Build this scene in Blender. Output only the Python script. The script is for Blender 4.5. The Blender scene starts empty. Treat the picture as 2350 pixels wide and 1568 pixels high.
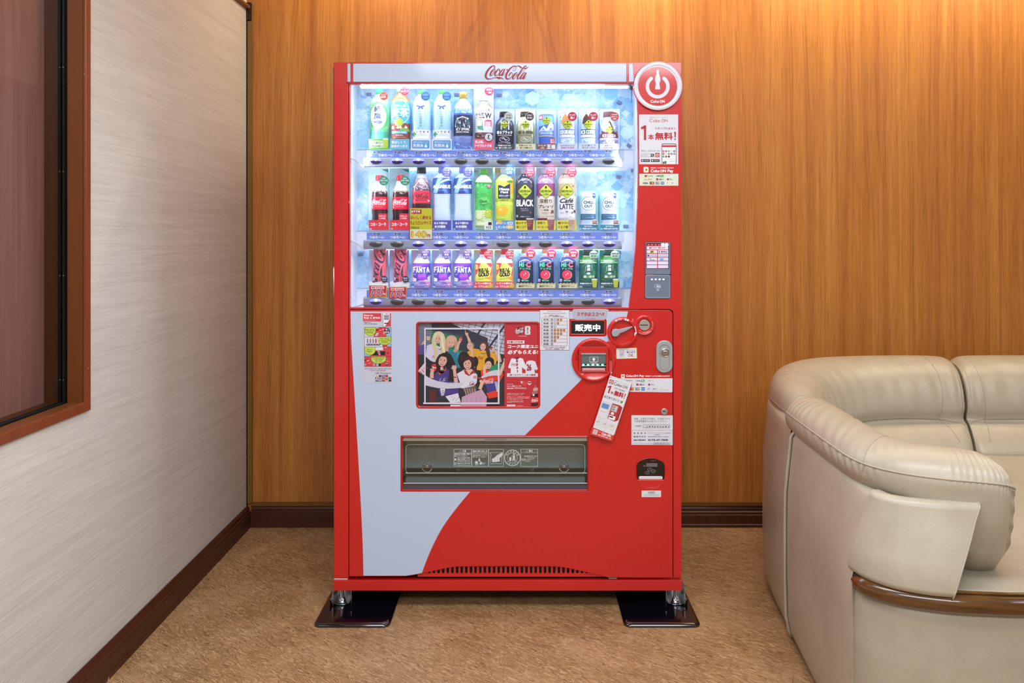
import bpy, bmesh, math, random, mathutils
import mathutils.geometry
from mathutils import Vector, Matrix
random.seed(7)
PI = math.pi
SC = bpy.context.scene
COL = SC.collection
# ------------------------------------------------------------------ camera, light, exposure
F = 1768.0; VX = 1195.0; VY = 545.0; CZ = 1.243      # focal length in px, vanishing point, eye height
DF = 2.57                                            # distance of the machine's front
DW = 3.32                                            # distance of the panelled wall
XL = (567-VX)*DW/F                                   # left wall
cam = bpy.data.cameras.new('camera'); cam.sensor_width = 36; cam.lens = 36*F/2350
cam.shift_x = -(VX-1175)/2350; cam.shift_y = -(784-VY)/2350
co = bpy.data.objects.new('camera', cam); COL.objects.link(co)
co.location = (0, 0, CZ); co.rotation_euler = (PI/2, 0, 0); cam.clip_start = .05
SC.camera = co
SC.view_settings.view_transform = 'Standard'; SC.view_settings.look = 'None'
SC.view_settings.exposure = 0.3; SC.view_settings.gamma = 1
w = bpy.data.worlds.new('world'); SC.world = w; w.use_nodes = True
w.node_tree.nodes['Background'].inputs[0].default_value = (.9, .93, 1, 1)
w.node_tree.nodes['Background'].inputs[1].default_value = .25
CEIL = 2.62
def area(name, loc, rot, sx, sy, power, color=(1, 1, 1)):
    l = bpy.data.lights.new(name, 'AREA'); l.shape = 'RECTANGLE'; l.size = sx; l.size_y = sy
    l.energy = power; l.color = color
    o = bpy.data.objects.new(name, l); COL.objects.link(o); o.location = loc; o.rotation_euler = rot
    return o
area('ceiling_panel_light', (.2, 1.1, CEIL-.03), (0, 0, 0), 2.2, .6, 40, (.9, .95, 1))
area('ceiling_panel_light', (.4, -.9, CEIL-.03), (0, 0, 0), 2.4, .6, 66, (.88, .94, 1))
area('ceiling_panel_light', (2.6, .8, CEIL-.03), (0, 0, 0), .6, 1.6, 14, (.95, .96, 1))
for lx in (-.55, .55, 1.35, 2.1, 2.9):
    area('cove_light', (lx, DW-.30, CEIL-.04), (math.radians(18), 0, 0), .5, .12, 6 if lx > 0 else 4.5, (1, .87, .62))

# ------------------------------------------------------------------ materials
MATS = {}
def lin(h):
    h = h.lstrip('#'); c = [int(h[i:i+2], 16)/255 for i in (0, 2, 4)]
    return tuple((v/12.92 if v <= .04045 else ((v+.055)/1.055)**2.4) for v in c)+(1,)
def M(h, r=.45, metal=0, emit=0, coat=0, bump=0, bs=300):
    k = (h, r, metal, emit, coat, bump)
    if k in MATS: return MATS[k]
    m = bpy.data.materials.new('mat_'+h.strip('#')); m.use_nodes = True
    b = m.node_tree.nodes['Principled BSDF']
    b.inputs['Base Color'].default_value = lin(h); b.inputs['Roughness'].default_value = r
    b.inputs['Metallic'].default_value = metal; b.inputs['Coat Weight'].default_value = coat
    b.inputs['Coat Roughness'].default_value = .08
    if emit:
        b.inputs['Emission Color'].default_value = lin(h); b.inputs['Emission Strength'].default_value = emit
    nt = m.node_tree
    if bump:
        n = nt.nodes.new('ShaderNodeTexNoise'); n.inputs['Scale'].default_value = bs
        t = nt.nodes.new('ShaderNodeTexCoord'); nt.links.new(t.outputs['Object'], n.inputs['Vector'])
        bp = nt.nodes.new('ShaderNodeBump'); bp.inputs['Strength'].default_value = bump; bp.inputs['Distance'].default_value = .001
        nt.links.new(n.outputs[0], bp.inputs['Height']); nt.links.new(bp.outputs[0], b.inputs['Normal'])
    MATS[k] = m
    return m
def nodes(name):
    m = bpy.data.materials.new(name); m.use_nodes = True; nt = m.node_tree
    return m, nt, nt.nodes['Principled BSDF']
def N(nt, typ, **kw):
    n = nt.nodes.new(typ)
    for k, v in kw.items():
        if k.startswith('i_'): n.inputs[int(k[2:])].default_value = v
        else: setattr(n, k, v)
    return n
def ramp(nt, src, stops):
    r = N(nt, 'ShaderNodeValToRGB'); e = r.color_ramp.elements
    while len(e) < len(stops): e.new(.5)
    for el, (p, c) in zip(e, stops):
        el.position = p; el.color = c if isinstance(c, tuple) else lin(c)
    nt.links.new(src, r.inputs[0]); return r
def noise(nt, vec, scale, detail=4, rough=.55, dist=0):
    n = N(nt, 'ShaderNodeTexNoise'); n.inputs['Scale'].default_value = scale; n.inputs['Detail'].default_value = detail
    n.inputs['Roughness'].default_value = rough; n.inputs['Distortion'].default_value = dist
    nt.links.new(vec, n.inputs['Vector']); return n.outputs[0]
def mapping(nt, scale=(1, 1, 1), rot=(0, 0, 0), loc=(0, 0, 0)):
    t = N(nt, 'ShaderNodeTexCoord'); m = N(nt, 'ShaderNodeMapping')
    m.inputs['Scale'].default_value = scale; m.inputs['Rotation'].default_value = rot; m.inputs['Location'].default_value = loc
    nt.links.new(t.outputs['Object'], m.inputs['Vector']); return m.outputs[0]
def turned(nt, ang, scale):
    m = N(nt, 'ShaderNodeMapping'); m.inputs['Scale'].default_value = scale
    nt.links.new(mapping(nt, rot=(0, 0, ang)), m.inputs['Vector']); return m.outputs[0]
def mix(nt, fac, a, b, mode='MIX'):
    n = N(nt, 'ShaderNodeMix', data_type='RGBA', blend_type=mode)
    for i, v in ((0, fac), (6, a), (7, b)):
        if hasattr(v, 'links'): nt.links.new(v, n.inputs[i])
        else: n.inputs[i].default_value = v
    return n.outputs[2]
def bump(nt, b, h, strength, dist=.002):
    bp = N(nt, 'ShaderNodeBump'); bp.inputs['Strength'].default_value = strength; bp.inputs['Distance'].default_value = dist
    nt.links.new(h, bp.inputs['Height']); nt.links.new(bp.outputs[0], b.inputs['Normal'])

def wood_wall():
    m, nt, b = nodes('cherry_wood_panelling')
    big = noise(nt, mapping(nt, (5.5, 1, .10)), 1.6, 3, .5, .6)
    c1 = ramp(nt, big, [(.30, '#a5622a'), (.47, '#b6742f'), (.58, '#be7e36'), (.72, '#cb8f43')])
    med = noise(nt, mapping(nt, (26, 1, .5)), 1.7, 5, .65, .5)
    c2 = ramp(nt, med, [(.33, '#945420'), (.55, '#bb7a34'), (.75, '#d5a055')])
    cc = mix(nt, .45, c1.outputs[0], c2.outputs[0])
    # cathedral figure
    wv = N(nt, 'ShaderNodeTexWave', wave_type='RINGS', rings_direction='Y'); nt.links.new(mapping(nt, (2.6, 1, .33), loc=(.3, 0, .2)), wv.inputs[0])
    wv.inputs['Scale'].default_value = 1.9; wv.inputs['Distortion'].default_value = 5.5; wv.inputs['Detail'].default_value = 3; wv.inputs['Detail Scale'].default_value = .9
    rr = ramp(nt, wv.outputs[1], [(.0, (0, 0, 0, 1)), (.78, (0, 0, 0, 1)), (.93, (1, 1, 1, 1)), (1, (.2, .2, .2, 1))])
    msk = ramp(nt, noise(nt, mapping(nt, (3.5, 1, .7), loc=(4, 0, 1)), 1.5, 2), [(.40, (0, 0, 0, 1)), (.55, (.42, .42, .42, 1))])
    f = mix(nt, 1.0, rr.outputs[0], msk.outputs[0], 'MULTIPLY')
    cc = mix(nt, f, cc, lin('#8a4f22'))
    pore = noise(nt, mapping(nt, (330, 1, 9)), 1, 2, .6)
    pr = ramp(nt, pore, [(.30, (.70, .66, .6, 1)), (.52, (1, 1, 1, 1))])
    cc = mix(nt, .8, cc, pr.outputs[0], 'MULTIPLY')
    nt.links.new(cc, b.inputs['Base Color']); b.inputs['Roughness'].default_value = .42
    bump(nt, b, pore, .12, .0006); return m
def wallpaper():
    m, nt, b = nodes('striated_vinyl_wallpaper')
    n1 = noise(nt, mapping(nt, (1, 5, 190)), 1.2, 4, .7, .12)
    n2 = noise(nt, mapping(nt, (1, 1.2, 60)), 1.2, 2, .5, .1)
    n3 = noise(nt, mapping(nt, (1, 260, 260)), 1, 1)
    c = ramp(nt, n1, [(.3, '#bdbdb8'), (.5, '#cfcfca'), (.7, '#dcdcd7')])
    c2 = ramp(nt, n2, [(.3, '#c0beb6'), (.7, '#d6d5cf')])
    cc = mix(nt, .4, c.outputs[0], c2.outputs[0])
    sp = ramp(nt, n3, [(.35, (.86, .86, .86, 1)), (.6, (1, 1, 1, 1))])
    cc = mix(nt, .5, cc, sp.outputs[0], 'MULTIPLY')
    nt.links.new(cc, b.inputs['Base Color']); b.inputs['Roughness'].default_value = .62
    bump(nt, b, n1, .35, .0012); return m
def floor_mat():
    m, nt, b = nodes('mottled_brown_vinyl_tiles')
    a = math.radians(28)
    base = noise(nt, mapping(nt, (1, 1, 1)), 5, 5, .6, .3)
    c = ramp(nt, base, [(.3, '#86643f'), (.5, '#9a774f'), (.7, '#a98762')])
    st = noise(nt, turned(nt, math.radians(43), (15, 70, 1)), 1.0, 8, .76, 2.4)
    st2 = noise(nt, turned(nt, math.radians(35), (20, 80, 1)), 1.0, 7, .76, 2.2)
    s1 = ramp(nt, st, [(.38, (.95, .95, .95, 1)), (.48, (0, 0, 0, 1))])
    s2 = ramp(nt, st2, [(.51, (0, 0, 0, 1)), (.58, (.7, .7, .7, 1)), (.72, (.35, .35, .35, 1))])
    cc = mix(nt, s1.outputs[0], c.outputs[0], lin('#644425'))
    cc = mix(nt, s2.outputs[0], cc, lin('#c8a47c'))
    cr = N(nt, 'ShaderNodeTexVoronoi', feature='DISTANCE_TO_EDGE'); nt.links.new(mapping(nt, (1, 1, 1)), cr.inputs['Vector']); cr.inputs['Scale'].default_value = 9
    jit = noise(nt, mapping(nt), 14, 4)
    cr2 = ramp(nt, cr.outputs['Distance'], [(0, (.75, .75, .75, 1)), (.007, (0, 0, 0, 1))])
    jm = ramp(nt, jit, [(.55, (0, 0, 0, 1)), (.62, (1, 1, 1, 1))])
    crk = mix(nt, 1, cr2.outputs[0], jm.outputs[0], 'MULTIPLY')
    cc = mix(nt, crk, cc, lin('#3c2512'))
    br = N(nt, 'ShaderNodeTexBrick'); br.offset = 0; nt.links.new(mapping(nt, (1, 1, 1), loc=(.049, -.25, 0)), br.inputs['Vector'])
    br.inputs['Scale'].default_value = 1; br.inputs['Brick Width'].default_value = .43; br.inputs['Row Height'].default_value = .43
    br.inputs['Mortar Size'].default_value = .0006; br.inputs['Mortar Smooth'].default_value = 0
    cc = mix(nt, mix(nt, 1, br.outputs['Fac'], (.55, .55, .55, 1), 'MULTIPLY'), cc, lin('#6d4d2e'))
    nt.links.new(cc, b.inputs['Base Color']); b.inputs['Roughness'].default_value = .48
    bump(nt, b, st, .12, .001); return m
def ice_mat():
    m, nt, b = nodes('printed_ice_backdrop')
    v = N(nt, 'ShaderNodeTexVoronoi', feature='F1'); v.inputs['Scale'].default_value = 17; v.inputs['Randomness'].default_value = 1
    dn = noise(nt, mapping(nt), 12, 5, .7)
    mp = mapping(nt); add = mix(nt, .10, mp, dn, 'ADD')
    nt.links.new(add, v.inputs['Vector'])
    c = ramp(nt, v.outputs['Color'], [(.15, '#7ab4ea'), (.4, '#a6d6f7'), (.6, '#cdecfc'), (.85, '#effaff')])
    n2 = noise(nt, mapping(nt, (1, 1, 1)), 26, 7, .78, 1.6)
    c2 = ramp(nt, n2, [(.34, '#4a84cc'), (.44, '#86bff0'), (.54, '#b8e2fa'), (.64, '#f0faff')])
    cc = mix(nt, .5, c.outputs[0], c2.outputs[0])
    nt.links.new(cc, b.inputs['Base Color']); b.inputs['Roughness'].default_value = .5; return m
def glass_mat(tint=(1, 1, 1, 1), refl=1.0):
    m = bpy.data.materials.new('clear_pane'); m.use_nodes = True; nt = m.node_tree; nt.nodes.clear()
    o = N(nt, 'ShaderNodeOutputMaterial'); t = N(nt, 'ShaderNodeBsdfTransparent'); t.inputs[0].default_value = tint
    g = N(nt, 'ShaderNodeBsdfGlossy'); g.inputs['Roughness'].default_value = .02
    fr = N(nt, 'ShaderNodeFresnel'); ge = N(nt, 'ShaderNodeNewGeometry'); ma = N(nt, 'ShaderNodeMath', operation='MULTIPLY_ADD'); ma.inputs[1].default_value = 1/1.45-1.45; ma.inputs[2].default_value = 1.45
    nt.links.new(ge.outputs['Backfacing'], ma.inputs[0]); nt.links.new(ma.outputs[0], fr.inputs[0])
    mu = N(nt, 'ShaderNodeMath', operation='MULTIPLY'); mu.inputs[1].default_value = refl; nt.links.new(fr.outputs[0], mu.inputs[0])
    mx = N(nt, 'ShaderNodeMixShader'); nt.links.new(mu.outputs[0], mx.inputs[0]); nt.links.new(t.outputs[0], mx.inputs[1]); nt.links.new(g.outputs[0], mx.inputs[2])
    nt.links.new(mx.outputs[0], o.inputs[0]); return m
def leather():
    m, nt, b = nodes('cream_leather')
    n = noise(nt, mapping(nt), 9, 4, .6, .4)
    c = ramp(nt, n, [(.3, '#a9a08d'), (.7, '#b5ac9a')])
    nt.links.new(c.outputs[0], b.inputs['Base Color']); b.inputs['Roughness'].default_value = .33
    b.inputs['Specular IOR Level'].default_value = .6
    v = N(nt, 'ShaderNodeTexVoronoi', feature='DISTANCE_TO_EDGE'); v.inputs['Scale'].default_value = 420; nt.links.new(mapping(nt), v.inputs['Vector'])
    bump(nt, b, v.outputs['Distance'], .25, .0012); return m
def rail_wood():
    m, nt, b = nodes('varnished_walnut')
    n = noise(nt, mapping(nt, (5, 5, 60)), 1.5, 4, .6, .4)
    c = ramp(nt, n, [(.3, '#3a230a'), (.6, '#5e3b14'), (.8, '#77501e')])
    nt.links.new(c.outputs[0], b.inputs['Base Color']); b.inputs['Roughness'].default_value = .22; b.inputs['Coat Weight'].default_value = .6; return m
def frame_paint(a, c_, dark):
    m, nt, b = nodes('painted_trim')
    n = noise(nt, mapping(nt, (14, 14, 1.4)), 2, 4, .6, .3)
    c = ramp(nt, n, [(.3, a), (.7, c_)])
    ch = noise(nt, mapping(nt), 34, 2, .5)
    k = ramp(nt, ch, [(.745, (0, 0, 0, 1)), (.75, (1, 1, 1, 1))])
    cc = mix(nt, k.outputs[0], c.outputs[0], lin(dark))
    nt.links.new(cc, b.inputs['Base Color']); b.inputs['Roughness'].default_value = .38; return m
WOODW, PAPER, FLOOR, ICE, LEATHER, RAIL = wood_wall(), wallpaper(), floor_mat(), ice_mat(), leather(), rail_wood()
GLASS = glass_mat((.97, .98, 1, 1), .55); FLAPG = glass_mat((.84, .88, .87, 1), 1.5); CLEARP = glass_mat((.9, .93, .96, 1), 2.2)
TRIMW = frame_paint('#743a1c', '#824424', '#d9c6b4'); BASEB = frame_paint('#3c1c0e', '#48220f', '#b9a79a')
RED = M('#cb1a19', .3, coat=.5, bump=.06, bs=500); REDP = M('#ce1c1b', .28, coat=.6); REDD = M('#a01512', .4)
WHT = M('#c0d3f0', .35, coat=.35, bump=.05, bs=700); PAP = M('#dfe3ee', .5); PURE = M('#f2f4fa', .45)
BLK = M('#0c0c10', .4); DARK = M('#15161a', .5); GREY = M('#9aa3ae', .35); SILV = M('#b9bcc0', .25, metal=1)
CHROME = M('#d8dadd', .12, metal=1); NAVY = M('#1a1f3e'); INWHITE = M('#e9ecf6', .5)

# ------------------------------------------------------------------ mesh helpers
ORG = {}
def fp(px, py, d=0.0):
    s = (DF+d)/F
    return Vector(((px-VX)*s, DF+d, CZ-(py-VY)*s))
def tag(o, label=None, cat=None, group=None, kind=None):
    if label: o['label'] = label
    if cat: o['category'] = cat
    if group: o['group'] = group
    if kind: o['kind'] = kind
    return o
def empty(name, loc):
    o = bpy.data.objects.new(name, None); COL.objects.link(o); o.location = loc; o.empty_display_size = .05
    ORG[o.name] = Vector(loc); return o
class MB:
    def __init__(s): s.v = []; s.f = []; s.m = []; s.mats = []; s.sm = []
    def mi(s, m):
        if m not in s.mats: s.mats.append(m)
        return s.mats.index(m)
    def add(s, vs, fs, m, smooth=False):
        b = len(s.v); s.v += [Vector(v) for v in vs]; i = s.mi(m)
        for f in fs: s.f.append([b+k for k in f]); s.m.append(i); s.sm.append(smooth)
    def box(s, x0, x1, y0, y1, z0, z1, m):
        s.add([(x, y, z) for x in (x0, x1) for y in (y0, y1) for z in (z0, z1)],
              [(0, 1, 3, 2), (4, 6, 7, 5), (0, 4, 5, 1), (2, 3, 7, 6), (0, 2, 6, 4), (1, 5, 7, 3)], m)
    def tube(s, pts, r, m, n=8, ry=None, closed=False):
        P = [Vector(p) for p in pts]; rs = r if isinstance(r, (list, tuple)) else [r]*len(P); L = len(P); vs = []
        up = None
        for i, p in enumerate(P):
            t = (P[min(i+1, L-1)]-P[max(i-1, 0)]).normalized()
            if up is None:
                up = Vector((0, 0, 1)) if abs(t.z) < .9 else Vector((1, 0, 0))
            a = (up-t*up.dot(t)).normalized(); b = t.cross(a)
            up = a
            for k in range(n):
                q = 2*PI*k/n; vs.append(p+a*math.cos(q)*(ry or 1)*rs[i]+b*math.sin(q)*rs[i])
        fs = [(i*n+k, i*n+(k+1) % n, (i+1)*n+(k+1) % n, (i+1)*n+k) for i in range(L-1) for k in range(n)]
        fs += [tuple(range(n))[::-1], tuple((L-1)*n+k for k in range(n))]
        s.add(vs, fs, m, True)
    def lathe(s, prof, m, c=(0, 0, 0), n=28, sx=1, sy=1, axis='z', mats=None):
        c = Vector(c); vs = []
        for (r, z) in prof:
            for k in range(n):
                a = 2*PI*k/n; x = math.cos(a)*r*sx; y = math.sin(a)*r*sy
                vs.append(c+(Vector((x, y, z)) if axis == 'z' else Vector((x, -z, y)) if axis == 'y' else Vector((z, x, y))))
        for i in range(len(prof)-1):
            fs = [(i*n+k, i*n+(k+1) % n, (i+1)*n+(k+1) % n, (i+1)*n+k) for k in range(n)]
            s.addraw(vs, fs, mats[i] if mats else m)
        s.addraw(vs, [tuple(range(n))[::-1]], mats[0] if mats else m); s.addraw(vs, [tuple((len(prof)-1)*n+k for k in range(n))], mats[-1] if mats else m)
        s._flush = None
    def addraw(s, vs, fs, m):
        if getattr(s, '_flush', None) is not vs:
            s._b = len(s.v); s.v += [Vector(v) for v in vs]; s._flush = vs
        i = s.mi(m)
        for f in fs: s.f.append([s._b+k for k in f]); s.m.append(i); s.sm.append(len(f) == 4)
    def grid(s, rows, m, smooth=True, wrap=False, skip=None):
        L = len(rows); n = len(rows[0]); vs = [p for r in rows for p in r]; fs = []
        for i in range(L-1):
            for k in range(n if wrap else n-1):
                if skip and skip(i, k): continue
                fs.append((i*n+k, i*n+(k+1) % n, (i+1)*n+(k+1) % n, (i+1)*n+k))
        s.add(vs, fs, m, smooth)
    def build(s, name, parent=None, smooth_angle=None):
        me = bpy.data.meshes.new(name); o = bpy.data.objects.new(name, me); COL.objects.link(o)
        org = Vector((0, 0, 0))
        if parent:
            o.parent = parent; org = ORG[parent.name]
        ORG[o.name] = org
        me.from_pydata([tuple(v-org) for v in s.v], [], s.f)
        for m in s.mats: me.materials.append(m)
        me.polygons.foreach_set('material_index', s.m); me.polygons.foreach_set('use_smooth', s.sm)
        me.update()
        if smooth_angle: me.set_sharp_from_angle(angle=math.radians(smooth_angle))
        return o
def recalc(o):
    bm = bmesh.new(); bm.from_mesh(o.data); bmesh.ops.recalc_face_normals(bm, faces=bm.faces); bm.to_mesh(o.data); bm.free(); return o
def bevel(o, w=.003, seg=2, angle=40):
    recalc(o)
    b = o.modifiers.new('bevel', 'BEVEL'); b.width = w; b.segments = seg; b.limit_method = 'ANGLE'; b.angle_limit = math.radians(angle)
    b.harden_normals = False
    for p in o.data.polygons: p.use_smooth = True
    o.data.set_sharp_from_angle(angle=math.radians(50)); return o
def cmr(pts, n=6):
    """smooth curve through points of any dimension"""
    out = []; P = [tuple(p) for p in pts]
    for i in range(len(P)-1):
        p0 = P[max(i-1, 0)]; p1 = P[i]; p2 = P[i+1]; p3 = P[min(i+2, len(P)-1)]
        for k in range(n):
            t = k/n
            out.append(tuple(.5*((2*b)+(-a+c)*t+(2*a-5*b+4*c-d)*t*t+(-a+3*b-3*c+d)*t**3) for a, b, c, d in zip(p0, p1, p2, p3)))
    out.append(P[-1]); return out
def rrect(x0, y0, x1, y1, r, n=5):
    if r <= 0: return [(x0, y0), (x1, y0), (x1, y1), (x0, y1)]
    o = []
    for cx, cy, a in ((x1-r, y0+r, -90), (x1-r, y1-r, 0), (x0+r, y1-r, 90), (x0+r, y0+r, 180)):
        for k in range(n+1):
            t = math.radians(a+90*k/n); o.append((cx+r*math.cos(t), cy+r*math.sin(t)))
    return o
def ell(cx, cy, rx, ry=None, n=24, rot=0):
    ry = ry or rx; c, s_ = math.cos(rot), math.sin(rot); o = []
    for k in range(n):
        x = rx*math.cos(2*PI*k/n); y = ry*math.sin(2*PI*k/n); o.append((cx+x*c-y*s_, cy+x*s_+y*c))
    return o
def inset(P, d, sg):
    n = len(P); out = []
    for i in range(n):
        a, b, c = P[i-1], P[i], P[(i+1) % n]
        e1 = (b-a); e2 = (c-b); e1 = e1.normalized() if e1.length else Vector((1, 0)); e2 = e2.normalized() if e2.length else Vector((1, 0))
        n1 = Vector((-e1.y, e1.x)); n2 = Vector((-e2.y, e2.x)); k = n1+n2
        k = k/max(k.length_squared/2, .35) if k.length else n1
        out.append(b+k*d*sg)
    return out
def plate(mb, outer, holes, d, th, m, bev=0.0, res=2):
    """flat sheet with holes: outline in measure on the plane d behind the front, th thick, with a rounded front edge"""
    loops = []
    for poly in [outer]+list(holes):
        L = []
        for q in poly:
            w_ = fp(q[0], q[1], d); w_ = Vector((w_.x, w_.z))
            if not L or (L[-1]-w_).length > 1e-5: L.append(w_)
        if (L[0]-L[-1]).length < 1e-5: L.pop()
        a = sum(L[i-1].x*L[i].y-L[i].x*L[i-1].y for i in range(len(L)))
        if a < 0: L.reverse()
        loops.append(L)
    def fill(LL, y):
        vs = [v for L in LL for v in L]; fs = []; k = 0
        for i, L in enumerate(LL):
            f = list(range(k, k+len(L))); k += len(L); fs.append(f if i == 0 else f[::-1])
        r = mathutils.geometry.delaunay_2d_cdt(vs, [], fs[:1]+fs[1:], 0, 1e-7)
        V, E_, Fc = r[0], r[1], r[2]; keep = []
        for t in Fc:
            c = sum((V[i] for i in t), Vector((0, 0)))/len(t)
            if inside(c, LL[0]) and not any(inside(c, h) for h in LL[1:]): keep.append(tuple(t))
        mb.add([(v.x, y, v.y) for v in V], keep, m)
    ys = [(DF+d, bev), (DF+d+bev*.3, bev*.3), (DF+d+bev, 0)] if bev else [(DF+d, 0)]
    front = [inset(L, ys[0][1], 1 if i == 0 else -1) for i, L in enumerate(loops)]
    fill(front, ys[0][0]); fill(loops, DF+d+th)
    for i, L in enumerate(loops):
        rings = [(inset(L, q, 1 if i == 0 else -1), y) for y, q in ys]+[(L, DF+d+th)]; n = len(L)
        vs = [(p.x, y, p.y) for R, y in rings for p in R]
        mb.add(vs, [(r*n+k, r*n+(k+1) % n, (r+1)*n+(k+1) % n, (r+1)*n+k) for r in range(len(rings)-1) for k in range(n)], m)
def inside(c, P):
    r = False
    for i in range(len(P)):
        a, b = P[i-1], P[i]
        if (a.y > c.y) != (b.y > c.y) and c.x < (b.x-a.x)*(c.y-a.y)/(b.y-a.y)+a.x: r = not r
    return r
TXT = {}
def glyphs(s, off=0, shear=0):
    k = (s, off, shear)
    if k in TXT: return TXT[k]
    cu = bpy.data.curves.new('t', 'FONT'); cu.body = s; cu.resolution_u = 3; cu.offset = off; cu.shear = shear; cu.space_line = .95; cu.align_x = 'CENTER'
    o = bpy.data.objects.new('t', cu); COL.objects.link(o)
    me = bpy.data.meshes.new_from_object(o.evaluated_get(bpy.context.evaluated_depsgraph_get()))
    vs = [(v.co.x, v.co.y) for v in me.vertices]; fs = [tuple(p.vertices) for p in me.polygons]
    bpy.data.objects.remove(o); bpy.data.curves.remove(cu); bpy.data.meshes.remove(me)
    xs = [v[0] for v in vs] or [0, 1]; ys = [v[1] for v in vs] or [0, 1]
    x0, x1, y0, y1 = min(xs), max(xs), min(ys), max(ys)
    vs = [((x-x0)/max(x1-x0, 1e-6), 1-(y-y0)/max(y1-y0, 1e-6)) for x, y in vs]
    TXT[k] = (vs, fs, max(x1-x0, 1e-6)/max(y1-y0, 1e-6)); return TXT[k]
LOGO = [
 [(560,225,50),(600,170,40),(590,120,35),(530,100,32),(430,150,62),(300,270,82),(200,420,95),(150,560,95),(152,660,88),(210,740,66),(300,765,38),(420,750,22),(560,705,20),(680,688,32),(790,705,75),(900,712,50),(985,735,32),(1060,785,5)],
 [(790,720,60),(815,760,24),(818,785,5)],
 [(560,275,28),(470,350,62),(400,460,78),(370,550,74),(390,590,44),(450,575,22),(530,480,20),(590,370,20),(620,300,24),(590,270,28),(560,275,28)],
 [(500,340,14),(530,400,16),(600,400,16),(700,350,22)],
 [(820,380,50),(850,320,32),(840,275,28),(780,275,34),(690,370,62),(620,480,76),(610,560,74),(650,595,38),(710,580,22),(780,520,14)],
 [(1060,275,26),(1000,290,38),(900,400,62),(840,500,72),(820,570,66),(850,590,34),(920,540,20),(1000,430,18),(1080,310,22)],
 [(1110,270,50),(1060,370,60),(990,500,66),(950,570,62),(980,590,32),(1050,530,18),(1130,440,10)],
 [(1180,305,34),(1215,297,44),(1250,290,34)],
 [(1300,610,30),(1340,550,52),(1380,480,50),(1430,445,28),(1480,470,22),(1490,540,20),(1450,640,20),(1370,720,24),(1270,760,38),(1190,740,72),(1160,660,86),(1190,520,86),(1260,390,86),(1350,270,70),(1470,160,46),(1580,115,28),(1670,130,20),(1680,200,17),(1640,290,16),(1570,355,16),(1520,345,16),(1530,270,14),(1590,180,14),(1680,125,16),(1760,112,24),(1830,128,46),(1900,170,60),(1960,215,50)],
 [(1690,445,26),(1600,520,62),(1530,630,76),(1500,710,74),(1520,755,38),(1580,740,20),(1660,640,18),(1720,540,18),(1730,470,22),(1690,445,26)],
 [(1630,500,14),(1650,560,16),(1720,580,16),(1780,540,22)],
 [(2180,180,14),(2190,130,22),(2150,110,28),(2080,160,46),(1970,290,56),(1860,450,62),(1780,600,70),(1740,710,68),(1755,755,38),(1810,740,20),(1870,680,16)],
 [(1850,530,14),(1960,430,14),(2090,300,12)],
 [(2070,252,40),(2110,246,52),(2180,228,42),(2250,190,20),(2320,125,6)],
 [(2120,445,26),(2060,460,38),(1960,580,62),(1890,700,70),(1895,755,38),(1960,720,20),(2060,600,18),(2140,480,22)],
 [(2185,440,50),(2120,560,60),(2050,690,68),(2015,745,60),(2060,750,30),(2120,700,18),(2190,600,10)]]
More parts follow.
